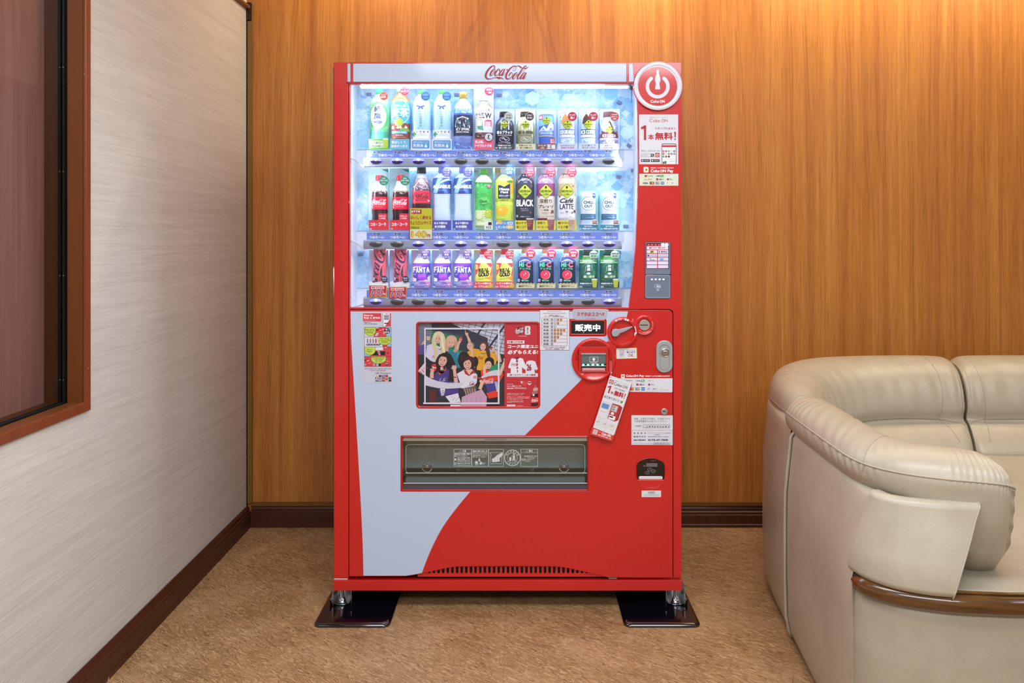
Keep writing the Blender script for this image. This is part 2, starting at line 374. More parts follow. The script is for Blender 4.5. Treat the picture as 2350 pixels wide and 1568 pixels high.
class Art:
    """prints flat shapes on a surface; each later shape lies a hair above the one before"""
    def __init__(s, surf, mb=None, step=2.2e-5, gx=0, gy=0, h0=.0003):
        s.surf = surf; s.mb = mb or MB(); s.h = h0; s.step = step; s.gx = gx; s.gy = gy; s.tf = None; s.clip = None
    def at(s, ox, oy, k, ky=None, rot=0):
        c, q = math.cos(rot), math.sin(rot); ky = ky or k
        s.tf = lambda x, y: (ox+(x*k)*c-(y*ky)*q, oy+(x*k)*q+(y*ky)*c); return s
    def _p(s, x, y): return s.tf(x, y) if s.tf else (x, y)
    def _put(s, pts, fs, m, dh=0):
        s.mb.add([s.surf(x, y, s.h+dh) for x, y in pts], fs, m)
    def poly(s, pts, m, up=True):
        if up: s.h += s.step
        pts = [s._p(*p) for p in pts]
        a = sum(pts[i-1][0]*pts[i][1]-pts[i][0]*pts[i-1][1] for i in range(len(pts)))
        if a > 0: pts = pts[::-1]
        for P in s.cut(pts): s._put(P, [tuple(range(len(P)))], m)
    def cut(s, pts):
        """clip to the printable area and slice along the wrap grid"""
        if s.clip:
            x0, y0, x1, y1 = s.clip
            for ax, lo, hi in ((0, x0, x1), (1, y0, y1)):
                pts = clip(clip(pts, ax, lo, 1), ax, hi, -1)
                if len(pts) < 3: return []
        polys = [pts]
        for ax, g in ((0, s.gx), (1, s.gy)):
            if not g: continue
            nxt = []
            for P in polys:
                lo = min(p[ax] for p in P); hi = max(p[ax] for p in P)
                if ax == 0: br = [k*g for k in range(math.floor(lo/g), math.floor(hi/g)+2)]
                else: br = [-1e6]+[q for q in g if lo < q < hi]+[1e6]
                for q0, q1 in zip(br, br[1:]):
                    q = clip(clip(P, ax, q0, 1), ax, q1, -1)
                    if len(q) > 2: nxt.append(q)
            polys = nxt
        return polys
    def rect(s, x0, y0, x1, y1, m, r=0): s.poly(rrect(x0, y0, x1, y1, r, 3), m)
    def circ(s, cx, cy, r, m, ry=None, n=22, rot=0): s.poly(ell(cx, cy, r, ry, n, rot), m)
    def ring(s, cx, cy, r, w_, m, ry=None, n=30, a0=0, a1=360):
        ry = ry or r
        s.stroke([(cx+r*math.cos(math.radians(a0+(a1-a0)*k/n)), cy+ry*math.sin(math.radians(a0+(a1-a0)*k/n)), w_) for k in range(n+1)], m, 0)
    def line(s, pts, w_, m, sub=0): s.stroke([(x, y, w_) for x, y in pts], m, sub)
    def frame(s, x0, y0, x1, y1, w_, m):
        s.line([(x0, y0), (x1, y0)], w_, m); s.line([(x0, y1), (x1, y1)], w_, m); s.line([(x0, y0), (x0, y1)], w_, m); s.line([(x1, y0), (x1, y1)], w_, m)
    def stroke(s, pts, m, sub=5):
        s.h += s.step
        P = cmr(pts, sub) if sub else pts
        L = []; R = []
        for i, p in enumerate(P):
            a = P[max(i-1, 0)]; b = P[min(i+1, len(P)-1)]
            dx, dy = b[0]-a[0], b[1]-a[1]; l = math.hypot(dx, dy) or 1; h = p[2]/2
            L.append(s._p(p[0]-dy/l*h, p[1]+dx/l*h)); R.append(s._p(p[0]+dy/l*h, p[1]-dx/l*h))
        n = len(P)
        if s.gx or s.clip:
            for i in range(n-1):
                for Q_ in s.cut([L[i], L[i+1], R[i+1], R[i]]): s._put(Q_, [tuple(range(len(Q_)))], m)
        else: s._put(L+R, [(i, i+1, n+i+1, n+i) for i in range(n-1)], m)
    def text(s, t, x0, y0, x1, y1, m, bold=0, rot=0, keep=False, shear=0, vert=False):
        """write t so that it fills the box; bold thickens by that share of the height"""
        if vert:
            n = len(t); hh = (y1-y0)/n
            for i, ch in enumerate(t): s.text(ch, x0, y0+i*hh+.05*hh, x1, y0+(i+1)*hh-.05*hh, m, bold)
            return
        vs, fs, asp = glyphs(t, 0, shear); s.h += s.step
        wd, ht = x1-x0, y1-y0
        if len(t) == 1 and asp < .7: keep = True
        if keep:
            nw = min(wd, ht*asp); nh = nw/asp; x0 += (wd-nw)/2; y0 += (ht-nh)/2; wd, ht = nw, nh
        cx, cy = x0+wd/2, y0+ht/2; c, q = math.cos(rot), math.sin(rot); b = bold*ht/max(1, t.count('\n')+1)
        for i, (ox, oy) in enumerate([(0, 0)] if not b else [(-b, 0), (b, 0), (0, -b), (0, b)]):
            pts = []
            for u, v in vs:
                x = (u-.5)*(wd-2*b)+ox; y = (v-.5)*(ht-2*b)+oy
                pts.append(s._p(cx+x*c-y*q, cy+x*q+y*c))
            if s.gx or s.clip:
                for f_ in fs:
                    for P in s.cut([pts[q_] for q_ in f_]): s._put(P, [tuple(range(len(P)))], m, i*4e-6)
            else: s._put(pts, fs, m, i*4e-6)
    def logo(s, x0, y0, x1, y1, m, rot=0, parts=None, fat=1.0):
        kx = (x1-x0)/2220; ky = (y1-y0)/690; cx, cy = (x0+x1)/2, (y0+y1)/2; old = s.tf; c, q = math.cos(rot), math.sin(rot)
        def tf(x, y):
            X, Y = (x-1210)*kx, (y-443)*ky; X, Y = cx+X*c-Y*q, cy+X*q+Y*c
            return old(X, Y) if old else (X, Y)
        s.tf = tf
        for st in (LOGO if parts is None else [LOGO[i] for i in parts]):
            s.stroke([(x, y, w_*fat) for x, y, w_ in st], m, 4); s.h -= s.step*.7
        s.tf = old; s.h += s.step
    def build(s, name, parent=None): return s.mb.build(name, parent)
def clip(P, ax, v, sg):
    o = []
    for i in range(len(P)):
        a, b = P[i-1], P[i]; da, db = (a[ax]-v)*sg, (b[ax]-v)*sg
        if (da >= 0) != (db >= 0):
            t = da/(da-db); o.append((a[0]+(b[0]-a[0])*t, a[1]+(b[1]-a[1])*t))
        if db >= 0: o.append(b)
    return o
def flat(d): return lambda x, y, h: fp(x, y, d)-Vector((0, h, 0))
C = lambda h: M('#'+h, .5)

# ================================================================== the room
def struct(mb, name, label=None, parent=None):
    o = mb.build(name, parent)
    if not parent:
        o['kind'] = 'structure'
        if label: o['label'] = label
    return o
b = MB(); b.box(XL-.5, 4.2, -2.6, DW+.02, -.06, 0, FLOOR); struct(b, 'floor', 'mottled brown vinyl tile floor')
b = MB(); b.box(XL-.4, 4.2, -2.6, DW+.1, CEIL, CEIL+.06, M('#d9d2c4', .8)); struct(b, 'ceiling', 'cream painted ceiling')
b = MB(); b.box(XL-.02, 4.2, DW, DW+.06, -.06, CEIL+.02, WOODW); struct(b, 'wall_back', 'cherry wood panelled wall behind the machine')
b = MB(); b.box(4.14, 4.2, -2.6, DW, 0, CEIL, M('#c9c2b6', .7)); struct(b, 'wall_right', 'plain cream wall')
b = MB(); b.box(XL-.4, 4.2, -2.66, -2.6, 0, CEIL, M('#bdb6aa', .7)); struct(b, 'wall_front', 'plain cream wall behind the viewer')
# left wall with the window opening
WZ = .785; WY = 2.088; TOPZ = 2.232; WT = 2.16
b = MB()
b.box(XL-.2, XL, -2.6, DW, -.02, WZ, PAPER); b.box(XL-.2, XL, WY, DW, WZ, TOPZ, PAPER)
b.box(XL-.2, XL, -2.6, WY, WT, TOPZ, PAPER); b.box(XL-.2, XL, -2.6, .15, WZ, WT, PAPER)
struct(b, 'wall_left', 'striated off-white vinyl wallpaper wall')
b = MB(); b.box(XL-.2, XL-.001, -2.6, DW-.001, TOPZ, CEIL, M('#efe8d6', .7)); struct(b, 'wall_left_upper', 'cream painted upper wall')
tw = M('#7d5320', .4)
b = MB(); b.box(XL, XL+.018, -2.6, DW-.002, TOPZ-.008, TOPZ+.006, tw); bevel(struct(b, 'trim_1', 'thin brown picture rail along the top of the wallpaper'), .003)
b = MB(); b.box(XL+.002, XL+.004, DW-.012, DW, .09, TOPZ, M('#0c0a06', .8)); b.box(XL+.006, XL+.024, DW-.012, DW, .10, TOPZ-.06, M('#7a5a26', .4))
b.box(XL+.002, XL+.02, DW-.014, DW, TOPZ-.055, TOPZ+.02, M('#1d1008', .6))
struct(b, 'trim_2', 'tan corner strip where wallpaper meets the wood wall')
b = MB(); b.box(XL+.02, 4.14, DW-.012, DW, .0885, .104, M('#6f4c1d', .35)); struct(b, 'trim_3', 'tan strip at the foot of the wood panelling')
prof = [(0, 0), (.022, 0), (.022, .012), (.019, .014), (.019, .052), (.0155, .054), (.0155, .064), (.011, .067), (.011, .078), (.004, .087), (0, .087)]
def base(name, p0, p1, nrm, label):
    b = MB(); p0, p1, nrm = Vector(p0), Vector(p1), Vector(nrm)
    rows = [[p+nrm*(o+.001)+Vector((0, 0, z)) for o, z in prof] for p in (p0, p1)]
    b.grid(rows, BASEB, smooth=False); b.add(rows[0], [tuple(range(len(prof)))], BASEB); b.add(rows[1], [tuple(range(len(prof)))], BASEB)
    return recalc(struct(b, name, label))
base('baseboard_back', (XL+.022, DW, 0), (4.13, DW, 0), (0, -1, 0), 'dark brown stepped baseboard under the wood wall')
base('baseboard_left', (XL, -2.59, 0), (XL, DW-.002, 0), (1, 0, 0), 'dark brown stepped baseboard under the wallpaper')
# window: casing, reveal, track, pane and the veneered shutter beyond
wr = empty('window_1', (XL, 1.2, WZ)); tag(wr, 'brown framed window opening with dark tracks and a veneered shutter', kind='structure')
b = MB()
def ringbox(b, x0, x1, o, i, m):   # frame between outer rectangle o and inner rectangle i in the wall plane: (y0, y1, z0, z1)
    b.box(x0, x1, o[0], i[0], o[2], o[3], m); b.box(x0, x1, i[1], o[1], o[2], o[3], m)
    b.box(x0, x1, i[0], i[1], o[2], i[2], m); b.box(x0, x1, i[0], i[1], i[3], o[3], m)
O = (.14, WY+.012, WZ-.012, WT+.012); I = (.165, WY-.012, WZ+.014, WT-.014)
ringbox(b, XL-.001, XL+.008, O, I, TRIMW)
bevel(b.build('casing', wr), .002)
b = MB(); ringbox(b, XL-.043, XL-.0015, (.151, WY-.001, WZ+.001, WT-.001), (.163, WY-.011, WZ+.012, WT-.012), M('#6e3c17', .36)); b.build('reveal', wr)
b = MB(); ringbox(b, XL-.068, XL-.043, (.151, WY-.001, WZ+.001, WT-.001), (.155, WY-.004, WZ+.005, WT-.005), M('#1c1f1e', .3))
for x in (XL-.052, XL-.062): ringbox(b, x, x+.004, (.155, WY-.004, WZ+.005, WT-.005), (.17, WY-.018, WZ+.017, WT-.015), M('#2b302e', .25, metal=.6))
b.build('sliding_track', wr)
b = MB()
for z in (.86, 1.14, 1.42, 1.70, 1.98):
    for x in (XL-.05, XL-.0595):
        b.lathe([(.0025, 0), (.002, .0012)], M('#6f7f70', .3, metal=.8), c=(x, WY-.0175, z), n=8, axis='y')
b.build('track_screws', wr)
b = MB(); ringbox(b, XL-.106, XL-.068, (.151, WY-.001, WZ+.001, WT-.001), (.16, WY-.011, WZ+.012, WT-.012), M('#4a2408', .5)); b.build('inner_jamb', wr)
b = MB(); b.box(XL-.0585, XL-.0555, .17, WY-.006, WZ+.008, WT-.01, glass_mat((.93, .95, .95, 1), .8)); tag(b.build('pane', wr), 'clear sliding pane')
m, nt, bb = nodes('plum_veneer')
c = ramp(nt, noise(nt, mapping(nt, (1, 40, 1.2)), 1.6, 4, .6, .4), [(.3, '#8a5f58'), (.7, '#a0736a')]); nt.links.new(c.outputs[0], bb.inputs['Base Color']); bb.inputs['Roughness'].default_value = .45
b = MB(); b.box(XL-.125, XL-.106, .152, WY-.001, WZ+.001, WT-.001, m); tag(b.build('shutter_panel', wr), 'plum brown veneered shutter panel')

# ================================================================== the vending machine
vm = empty('vending_machine', ((765+1565)/2*DF/F-VX*DF/F, DF+.35, .012))
tag(vm, 'tall red and white drinks vending machine with a lit display, against the wood wall', 'vending machine')
def X(px, d=0): return (px-VX)*(DF+d)/F
def Z(py, d=0): return CZ-(py-VY)*(DF+d)/F
MX0, MX1 = X(765.5), X(1564.5)
TOP, BOT = Z(142), Z(1331)
# carcass (behind the doors), with the display cavity open to the front
DB = .125
b = MB(); wl, wr_, wt, wb_ = X(801), X(1466), Z(191)+.012, Z(709)
x0, x1, y0, y1 = MX0+.004, MX1-.004, DF+.022, DF+.69
b.box(x0, x1, DF+DB+.03, y1, BOT, TOP-.004, RED)
b.box(x0, wl-.006, y0, DF+DB+.03, BOT, TOP-.004, RED); b.box(wr_+.006, x1, y0, DF+DB+.03, Z(1040), TOP-.004, RED)
b.box(wl-.006, wr_+.006, y0, DF+DB+.03, wt+.012, TOP-.004, RED)
b.box(wl-.006, wr_+.006, DF+.10, DF+DB+.03, BOT, wb_-.012, RED)
bevel(b.build('cabinet', vm), .003)
b = MB(); b.box(MX0-.008, MX0+.01, DF+.03, DF+.055, BOT+.2, TOP-.012, M('#141012', .6)); b.build('dark_edge_strip', vm)  # thin near-black strip along the cabinet's left edge
# upper door frame with the window opening
win = [(802.5, 193), (1461, 193), (1463.5, 260), (1464.5, 340), (1464.5, 400), (1463, 470), (1459, 560), (1452, 640), (1443.5, 706), (802.5, 706)]
b = MB()
plate(b, [(801, 142.5), (1564, 142.5), (1564, 1326.5), (1545.4, 1326.5)]+[(1545.4, 722), (1544.3, 715), (1540, 711), (1533, 709.8)]+[(801, 709.8)],
      [win, rrect(1480.5, 555.5, 1539, 686, 3)], 0, .02, RED, .0012)
tag(b.build('upper_door', vm), 'red door frame around the display window')
b = MB(); plate(b, rrect(765.5, 142.5, 799.8, 1328, 2), [], -.001, .023, RED, .003, 3); tag(b.build('side_pillar', vm), 'narrow red upright at the hinge edge')
b = MB(); plate(b, rrect(765, 1332.5, 1565, 1356.5, .8), [], -.003, .025, RED, .0015); b.box(MX0+.01, MX1-.01, DF+.03, DF+.68, Z(1356), Z(1331), M('#300c0a', .6))
b.build('kick_bar', vm)
b = MB(); b.box(X(766), X(797), DF+.004, DF+.02, Z(1332), Z(1328.6), PURE); b.build('hinge_shim', vm)
b = MB(); b.box(X(1397), X(1416), DF+.004, DF+.02, Z(1330), Z(1328), GREY); b.build('hinge_shim', vm)
# lower door: curved foot edge, holes
arc = [(930, 1323.3), (955, 1319.5), (990, 1312), (1020, 1305.5), (1045, 1301.5), (1075, 1300.2), (1165, 1299.8), (1255, 1300.2), (1290, 1302.5), (1320, 1308), (1350, 1315), (1380, 1322), (1396, 1326)]
arc = [(x, y) for x, y in cmr(arc, 3)]
low = [(801.2, 711.6), (1532, 711.6), (1539, 713), (1542.6, 717), (1543.8, 723), (1543.8, 1326.5)]+arc[::-1]+[(801.2, 1323.5)]
H_POST = rrect(957, 740.5, 1237.5, 935.5, 8); H_FLAP = rrect(921, 1001.5, 1349.5, 1127, 3)
H_COIN = [(x, y) for x, y in cmr([(1459, 1096), (1459, 1068), (1466, 1058), (1480, 1052), (1493, 1050.3), (1506, 1052), (1520, 1058), (1527, 1068), (1527, 1096), (1522, 1109), (1510, 1118.5), (1493, 1120.5), (1476, 1118.5), (1464, 1109), (1459, 1096)], 3)][:-1]
H_SIGN = rrect(1307, 734, 1390, 770, 4)
b = MB(); plate(b, low, [H_POST, H_FLAP, H_COIN, H_SIGN], 0, .018, RED, .0012)
for cx, cy in ((1462, 1297), (1516, 1297)): b.lathe([(.0015, 0), (.0015, .0006)], BLK, c=fp(cx, cy, -.0001), n=8, axis='y')
tag(b.build('lower_door', vm), 'red lower door')
wf = [(804.5, 715), (1441, 715)]+cmr([(1441, 715), (1436, 735), (1424, 758), (1408, 782), (1385, 812), (1358, 846), (1322, 884), (1262, 943), (1203, 1001), (1140, 1061), (1079, 1129), (1045, 1170), (1015, 1212), (990, 1260), (973, 1302), (969, 1314.5)], 3)
wf += [(p[0], p[1]-1.6) for p in arc[::-1] if 932 < p[0] < 968]+[(930, 1321.6), (834, 1321.6)]
wf += cmr([(834, 1321.6), (832, 1240), (826, 1120), (818, 980), (810, 850), (806, 780), (804.5, 715)], 3)[1:-1]
def grow(r, n): return r
b = MB(); plate(b, wf, [rrect(954.5, 738, 1240, 938, 9), rrect(919, 999.5, 1351.5, 1129, 4), rrect(1304.5, 732, 1392.5, 772.5, 5)], -.0005, .0006, WHT)
tag(b.build('white_panel', vm), 'white curved swoosh panel on the lower door')
# header
b = MB()
plate(b, rrect(810.5, 146, 1437.5, 187.8, .6), [], -.0025, .004, WHT, .0006); plate(b, rrect(797.6, 146, 804, 187.8, .5), [], -.0025, .004, WHT, .0006)
plate(b, [(1443.4, 146), (1451.5, 146), (1455.5, 187.8), (1443.4, 187.8)], [], -.0025, .004, WHT, .0006)
a = Art(flat(-.0046), b); a.logo(1112.6, 150.5, 1214, 182.2, C('a81322'))
a.ring(1207.5, 180.3, .7, .25, C('a81322'))
tag(b.build('header_panel', vm), 'white header strip carrying red script lettering')
b = MB(); plate(b, [(795, 189.4), (1464, 189.4), (1464, 192.6), (795, 192.6)], [], -.001, .006, M('#a8152f', .3), .0006)
plate(b, [(805.2, 143.6), (809.4, 143.6), (809.4, 190), (805.2, 190)], [], -.001, .006, RED, .0006); plate(b, [(1438.8, 143.6), (1442.6, 143.6), (1442.6, 190), (1438.8, 190)], [], -.001, .006, RED, .0006)
b.build('header_trim', vm)
# vent
b = MB(); p = 10.62; x = 964.0; y0_, y1_ = 1296, 1324; s0, s1 = 1300.5, 1316.2; hw = 2.9
v = flat(.006)
a = Art(v, b, 0, h0=0)
n = 0
while x+p < 1400:
    a.rect(x-p/2+hw+0, y0_, x+p/2-0, s0, REDP); cx = x
    L_, R_ = cx-hw, cx+hw
    a.rect(cx-p/2, y0_, L_, y1_, REDP); a.rect(R_, y0_, cx+p/2, y1_, REDP)
    bot = [(L_, s1-hw)]+[(cx-hw*math.cos(PI*k/6), s1-hw+hw*math.sin(PI*k/6)) for k in range(1, 6)]+[(R_, s1-hw), (R_, y1_), (L_, y1_)]
    a.poly(bot, REDP); x += p
b.box(X(955), X(1400), DF+.011, DF+.013, Z(1330), Z(1296), M('#040404', .9))
sol = b.build('vent_grille', vm); tag(sol, 'row of black slots at the foot of the door')
# display interior
b = MB(); bd = DB
b.box(wl-.006, wr_+.006, DF+bd+.004, DF+bd+.02, wb_-.012, wt+.012, INWHITE)                # back
b.box(wl-.006, wl, DF+.022, DF+bd+.02, wb_-.01, wt+.01, INWHITE); b.box(wr_, wr_+.006, DF+.022, DF+bd+.02, wb_-.01, wt+.01, INWHITE)
b.box(wl, wr_, DF+.022, DF+bd+.02, wb_-.012, wb_, INWHITE); b.box(wl, wr_, DF+.022, DF+bd+.02, wt, wt+.012, INWHITE)
tag(b.build('display_case', vm), 'white lit display box behind the glass')
b = MB(); a = Art(flat(DB), b, 3e-5)
for y0_, y1_ in ((203.5, 343), (392, 530), (576, 661)):
    plate(b, [(811, y0_), (1459, y0_), (1459, y1_), (811, y1_)], [], DB, .003, ICE)
a.h = .0002
HX = C('cdeefb'); HX2 = C('b4def6')
for (cx, cy, r, n_, mm) in ((1160, 216, 7, 20, HX), (1222, 226, 17, 6, HX), (1303, 226, 11, 20, HX), (1333, 222, 8, 6, HX2), (1438, 213, 13, 6, HX2), (1402, 214, 16, 6, C('8ecdf0')), (1436, 260, 9, 4, HX),
    (1439, 305, 14, 16, HX), (1375, 232, 9, 4, HX2), (1152, 245, 12, 4, HX2), (1260, 232, 12, 6, HX2), (1345, 405, 10, 6, HX2), (1379, 405, 8, 6, HX), (1447, 394, 10, 6, HX2), (1416, 428, 13, 4, C('79b4ea')), (1440, 449, 8, 4, HX), (1441, 492, 15, 18, C('a9cff2')), (1436, 590, 12, 6, HX2), (1442, 630, 9, 4, HX), (830, 240, 10, 6, HX2), (827, 470, 9, 4, HX2)):
    a.poly(ell(cx, cy, r, r*1.1, n_, PI/2), mm)
b.build('ice_backdrop', vm)
mt = M('#6f7fa3', .5)
for cx, cy, r in ((846, 216, 0), (1146, 218, 0), (1048, 217.5, 0), (1421, 235, .5), (1420, 406, .05), (1437, 519, .03), (827, 583, -.15), (1450.5, 391, 1.57), (1423, 579, 1.57), (1444, 334, .6)):
    c_, s_ = math.cos(r), math.sin(r); w2, h2 = (5.5, 3.4) if r != 1.57 else (3.5, 2.2)
    P = [(cx+u*w2*c_-v_*h2*s_, cy+u*w2*s_+v_*h2*c_) for u, v_ in ((-1, -1), (1, -1), (1, 1), (-1, 1))]
    b = MB(); plate(b, P, [], DB-.006, .008, mt, .001); b.build('mounting_clip', vm)
LED = M('#dff4ff', .5, emit=5.5)
for nm, yy, dd in (('upper', 193.5, .05), ('middle', 384, .055), ('lower', 573, .055)):
    b = MB(); z = Z(yy, dd)+.002
    if nm == 'upper': b.box(wl+.03, wr_-.03, DF+.035, DF+.055, wt-.019, wt-.012, LED)
    else: b.box(X(838), X(1424), DF+.106, DF+.117, Z(yy, .1)+.004, Z(yy, .1)+.009, LED)
    tag(b.build('led_strip', vm), 'glowing white light strip')
area('case_light', (X(1130), DF+.019, Z(197)), (math.radians(-32), 0, 0), .88, .007, 1.8, (.86, .95, 1))
area('case_light', (X(1130), DF+.019, Z(383.6)), (math.radians(-36), 0, 0), .85, .007, 1.8, (.86, .94, 1))
area('case_light', (X(1130), DF+.019, Z(572.6)), (math.radians(-36), 0, 0), .85, .007, 1.5, (.9, .93, 1))
area('case_light', (X(804), DF+.022, Z(450)), (0, math.radians(-75), 0), .7, .01, .9, (.9, .94, 1))
area('case_light', (X(1446, .0), DF+.022, Z(430)), (0, math.radians(75), 0), .6, .01, .8, (.9, .94, 1))
# glass
b = MB(); plate(b, [(799.5, 192), (1466, 192), (1466, 708), (799.5, 708)], [], .0125, .003, GLASS); tag(b.build('display_glass', vm), 'clear pane over the display')
b = MB(); plate(b, [(1388, 195.2), (1449.5, 195.2), (1449.5, 196.4), (1388, 196.4)], [], .009, .002, BLK); plate(b, [(1445.5, 197), (1452, 197), (1452, 206), (1445.5, 206)], [], .009, .003, BLK)
plate(b, [(1448.3, 206), (1450.3, 206), (1450.3, 236), (1449.3, 236)], [], .009, .001, M('#3b4b60'))
b.build('glass_seal', vm)
for yy in (307, 372, 492, 564, 683, 704):
    b = MB(); plate(b, rrect(803, yy-1, 804.6, yy+1, .4), [], .008, .002, BLK); b.build('glass_stop', vm)
# selection bars: price strips and 12 buttons each
LIT = ['111100011110', '001111000111', '100011110001']
PR = [['170', '160', '130', '130', '130', '170', '160', '160', '130', '130', '130', '160'], ['140', '140', '', '180', '180', '170', '160', '170', '170', '170', '200', '200'], ['', '', '130', '130', '130', '130', '130', '130', '130', '130', '140', '140']]
BARS = [(361.5, 383.5, 370.3), (550, 572.3, 560.4), (682.3, 705, 692.6)]
STR = [(345.5, 361.8), (533.5, 550.2), (666.5, 682.6)]
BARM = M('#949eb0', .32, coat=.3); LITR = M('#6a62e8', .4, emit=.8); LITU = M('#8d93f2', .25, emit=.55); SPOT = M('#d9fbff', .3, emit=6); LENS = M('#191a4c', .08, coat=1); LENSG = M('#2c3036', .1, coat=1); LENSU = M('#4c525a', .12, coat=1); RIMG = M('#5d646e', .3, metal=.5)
for r, ((ya, yb, yc), (sa, sb)) in enumerate(zip(BARS, STR)):
    dv = .03; b = MB()
    pr = [(ya+1.2, .016), (ya, .02), (ya+.6, .002), (ya+3, -.004), (yc+5, -.007), (yb-4.5, -.006), (yb-2.6, -.003), (yb-1, .0), (yb, .004), (yb, .017)]
    xs = [833, 833.6, 835.2, 838, 1422.5, 1425.5, 1427.2, 1428]; ins = [.012, .006, .002, 0, 0, .002, .006, .012]
    rows = [[Vector((X(x, dv), DF+dv+q+i_, Z(y, dv))) for y, q in pr] for x, i_ in zip(xs, ins)]
    b.grid(rows, BARM); b.add(rows[0], [tuple(range(len(pr)))], BARM); b.add(rows[-1], [tuple(range(len(pr)))], BARM)
    plate(b, [(836, yb-2.4), (1426, yb-2.4), (1426, yb-.2), (836, yb-.2)], [], dv-.001, .004, M('#7f889c', .25, metal=.4))
    plate(b, [(1131.6, ya+1), (1132.2, ya+1), (1132.2, yb-1), (1131.6, yb-1)], [], dv-.0066, .0005, M('#6c7482'))
    # swept arm at the hinge side
    if r < 2:
        P = cmr([(801, ya-2), (806, ya+1), (816, ya+5), (826, ya+13), (836, ya+22)], 4); Q = cmr([(801, ya+3), (808, ya+4), (816, ya+9), (824, ya+15), (836, ya+24)], 4)
    else:
        P = cmr([(801, yb-1), (812, yb-2), (824, yb-5), (836, yb-10)], 4); Q = cmr([(801, yb+1), (812, yb+.6), (824, yb-1), (836, yb-4)], 4)
    plate(b, P+Q[::-1], [], dv-.004, .012, M('#c3cadb', .35), .001)
    bar = b.build('selection_bar', vm); recalc(bar); bar.data.set_sharp_from_angle(angle=math.radians(40)); tag(bar, 'grey bar holding twelve oval buttons')
    for i in range(12):
        cx = 862.8+48.66*i; lit = LIT[r][i] == '1'; bb = MB(); s = (DF+.02)/F
        cx = VX+(cx-VX)
        yb0 = DF+dv-.0055
        c3 = Vector((X(cx, dv-.006), yb0, Z(yc, dv-.006)))
        rx, rz = 15.2*s, 7.9*s
        bb.lathe([(1.0, 0), (1.0, .003), (.93, .0042), (.9, .003)], LITR if lit else RIMG, c=c3, n=36, axis='y', sx=rx, sy=rz)
        # domed lens in upper and lower halves
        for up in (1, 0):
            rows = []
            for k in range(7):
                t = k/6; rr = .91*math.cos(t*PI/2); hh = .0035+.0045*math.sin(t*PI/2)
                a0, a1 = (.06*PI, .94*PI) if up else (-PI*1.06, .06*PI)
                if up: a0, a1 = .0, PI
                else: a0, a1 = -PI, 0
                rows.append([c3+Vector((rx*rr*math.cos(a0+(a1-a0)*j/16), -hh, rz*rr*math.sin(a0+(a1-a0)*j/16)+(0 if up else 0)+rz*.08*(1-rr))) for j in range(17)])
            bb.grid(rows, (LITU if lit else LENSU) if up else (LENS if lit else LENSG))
        if lit: bb.lathe([(.0046, 0), (.0036, .0016), (.001, .0024)], SPOT, c=c3+Vector((0.0008, -.0068, rz*.42)), n=14, axis='y', sx=1.15)
        bt = bb.build('button', bar); tag(bt, 'lit blue oval button' if lit else 'unlit dark oval button')
    # price strip
    b = MB(); ds = .032; a = Art(flat(ds-.0011), b)
    plate(b, [(841.5, sa), (1418.5, sa), (1418.5, sb), (841.5, sb)], [], ds, .002, C('6f8be0'))
    plate(b, [(1419, sa-4), (1432, sa-4), (1432, sb+8), (1419, sb+8)], [], ds+.01, .002, CLEARP)
    W_ = PURE; K_ = C('1b1c24')
    for i in range(12):
        cx = 864.5+48.4*i+(0 if r else 0)
        if PR[r][i]:
            yy = sa+{0: 1.5, 1: .8, 2: .2}[r]+([0, 0, .6, .6, 1, 1.4, 1.6, .2, 0, -1, -2, -2.6][i] if r == 0 else 0)
            a.rect(cx-9, yy-.4, cx+9, yy+5.6, C('a8b6ea')); a.text('¥'+PR[r][i], cx-7.8, yy+.2, cx+8, yy+5, K_, .07)
        if r == 0: tx = cx+21
        else: tx = cx
        if r == 0 and i == 0: a.text('〜い', 843, sa+8.3, 854, sa+14.2, W_, .06)
        if r == 0 and i == 11: a.text('つめた', 1400.5, sa+7.3, 1417.5, sa+14.4, W_, .06)
        elif r and not (r == 1 and i == 2) and not (r == 2 and i < 2): a.text('つめた〜い', tx-17.5, sb-8.9, tx+17.5, sb-1.9, W_, .055)
        elif r == 0: a.text('つめた〜い', tx-17.5, sa+7.3, tx+17.5, sa+14.4, W_, .055)
    tag(b.build('price_strip', vm), 'blue strip with prices and white lettering')
# feet
def foot(px):
    b = MB(); xc = X(px, .02); y0f = DF+.005; zt = Z(1356)
    rows = []
    for y in (y0f, y0f+.075): rows.append([Vector((xc+q, y, z)) for q, z in ((-.036, .013), (-.036, .032), (-.033, .030), (-.028, .019), (-.010, .014), (.010, .014), (.028, .019), (.033, .030), (.036, .032), (.036, .013))])
    b.grid(rows, SILV); b.grid([[p+Vector((0, 0, 0)) for p in rows[0]]], SILV)
    for sx in (-1, 1): b.box(xc+sx*.031-.0015, xc+sx*.031+.0015, y0f+.02, y0f+.075, .013, zt, SILV)
    b.box(xc-.031, xc+.031, y0f+.072, y0f+.076, .013, zt, SILV)
    o = tag(b.build('foot_bracket', vm), 'galvanised steel foot bracket'); recalc(o)
    b = MB(); yb = y0f+.022
    b.lathe([(.0085, .014), (.0085, .018)], SILV, c=(xc, yb, 0), n=20); b.lathe([(.0135, .016), (.0135, .0185)], CHROME, c=(xc, yb, 0), n=22)
    b.lathe([(.0105, .0185), (.0115, .020), (.0115, .027), (.0105, .0285)], CHROME, c=(xc, yb, 0), n=6)
    b.lathe([(.0062, .028)]+[(.0062+(.0006 if k % 2 else 0), .03+k*.0012) for k in range(int((zt-.03)/.0012))], CHROME, c=(xc, yb, 0), n=14)
    b.build('levelling_bolt', vm)
foot(784); foot(1551)

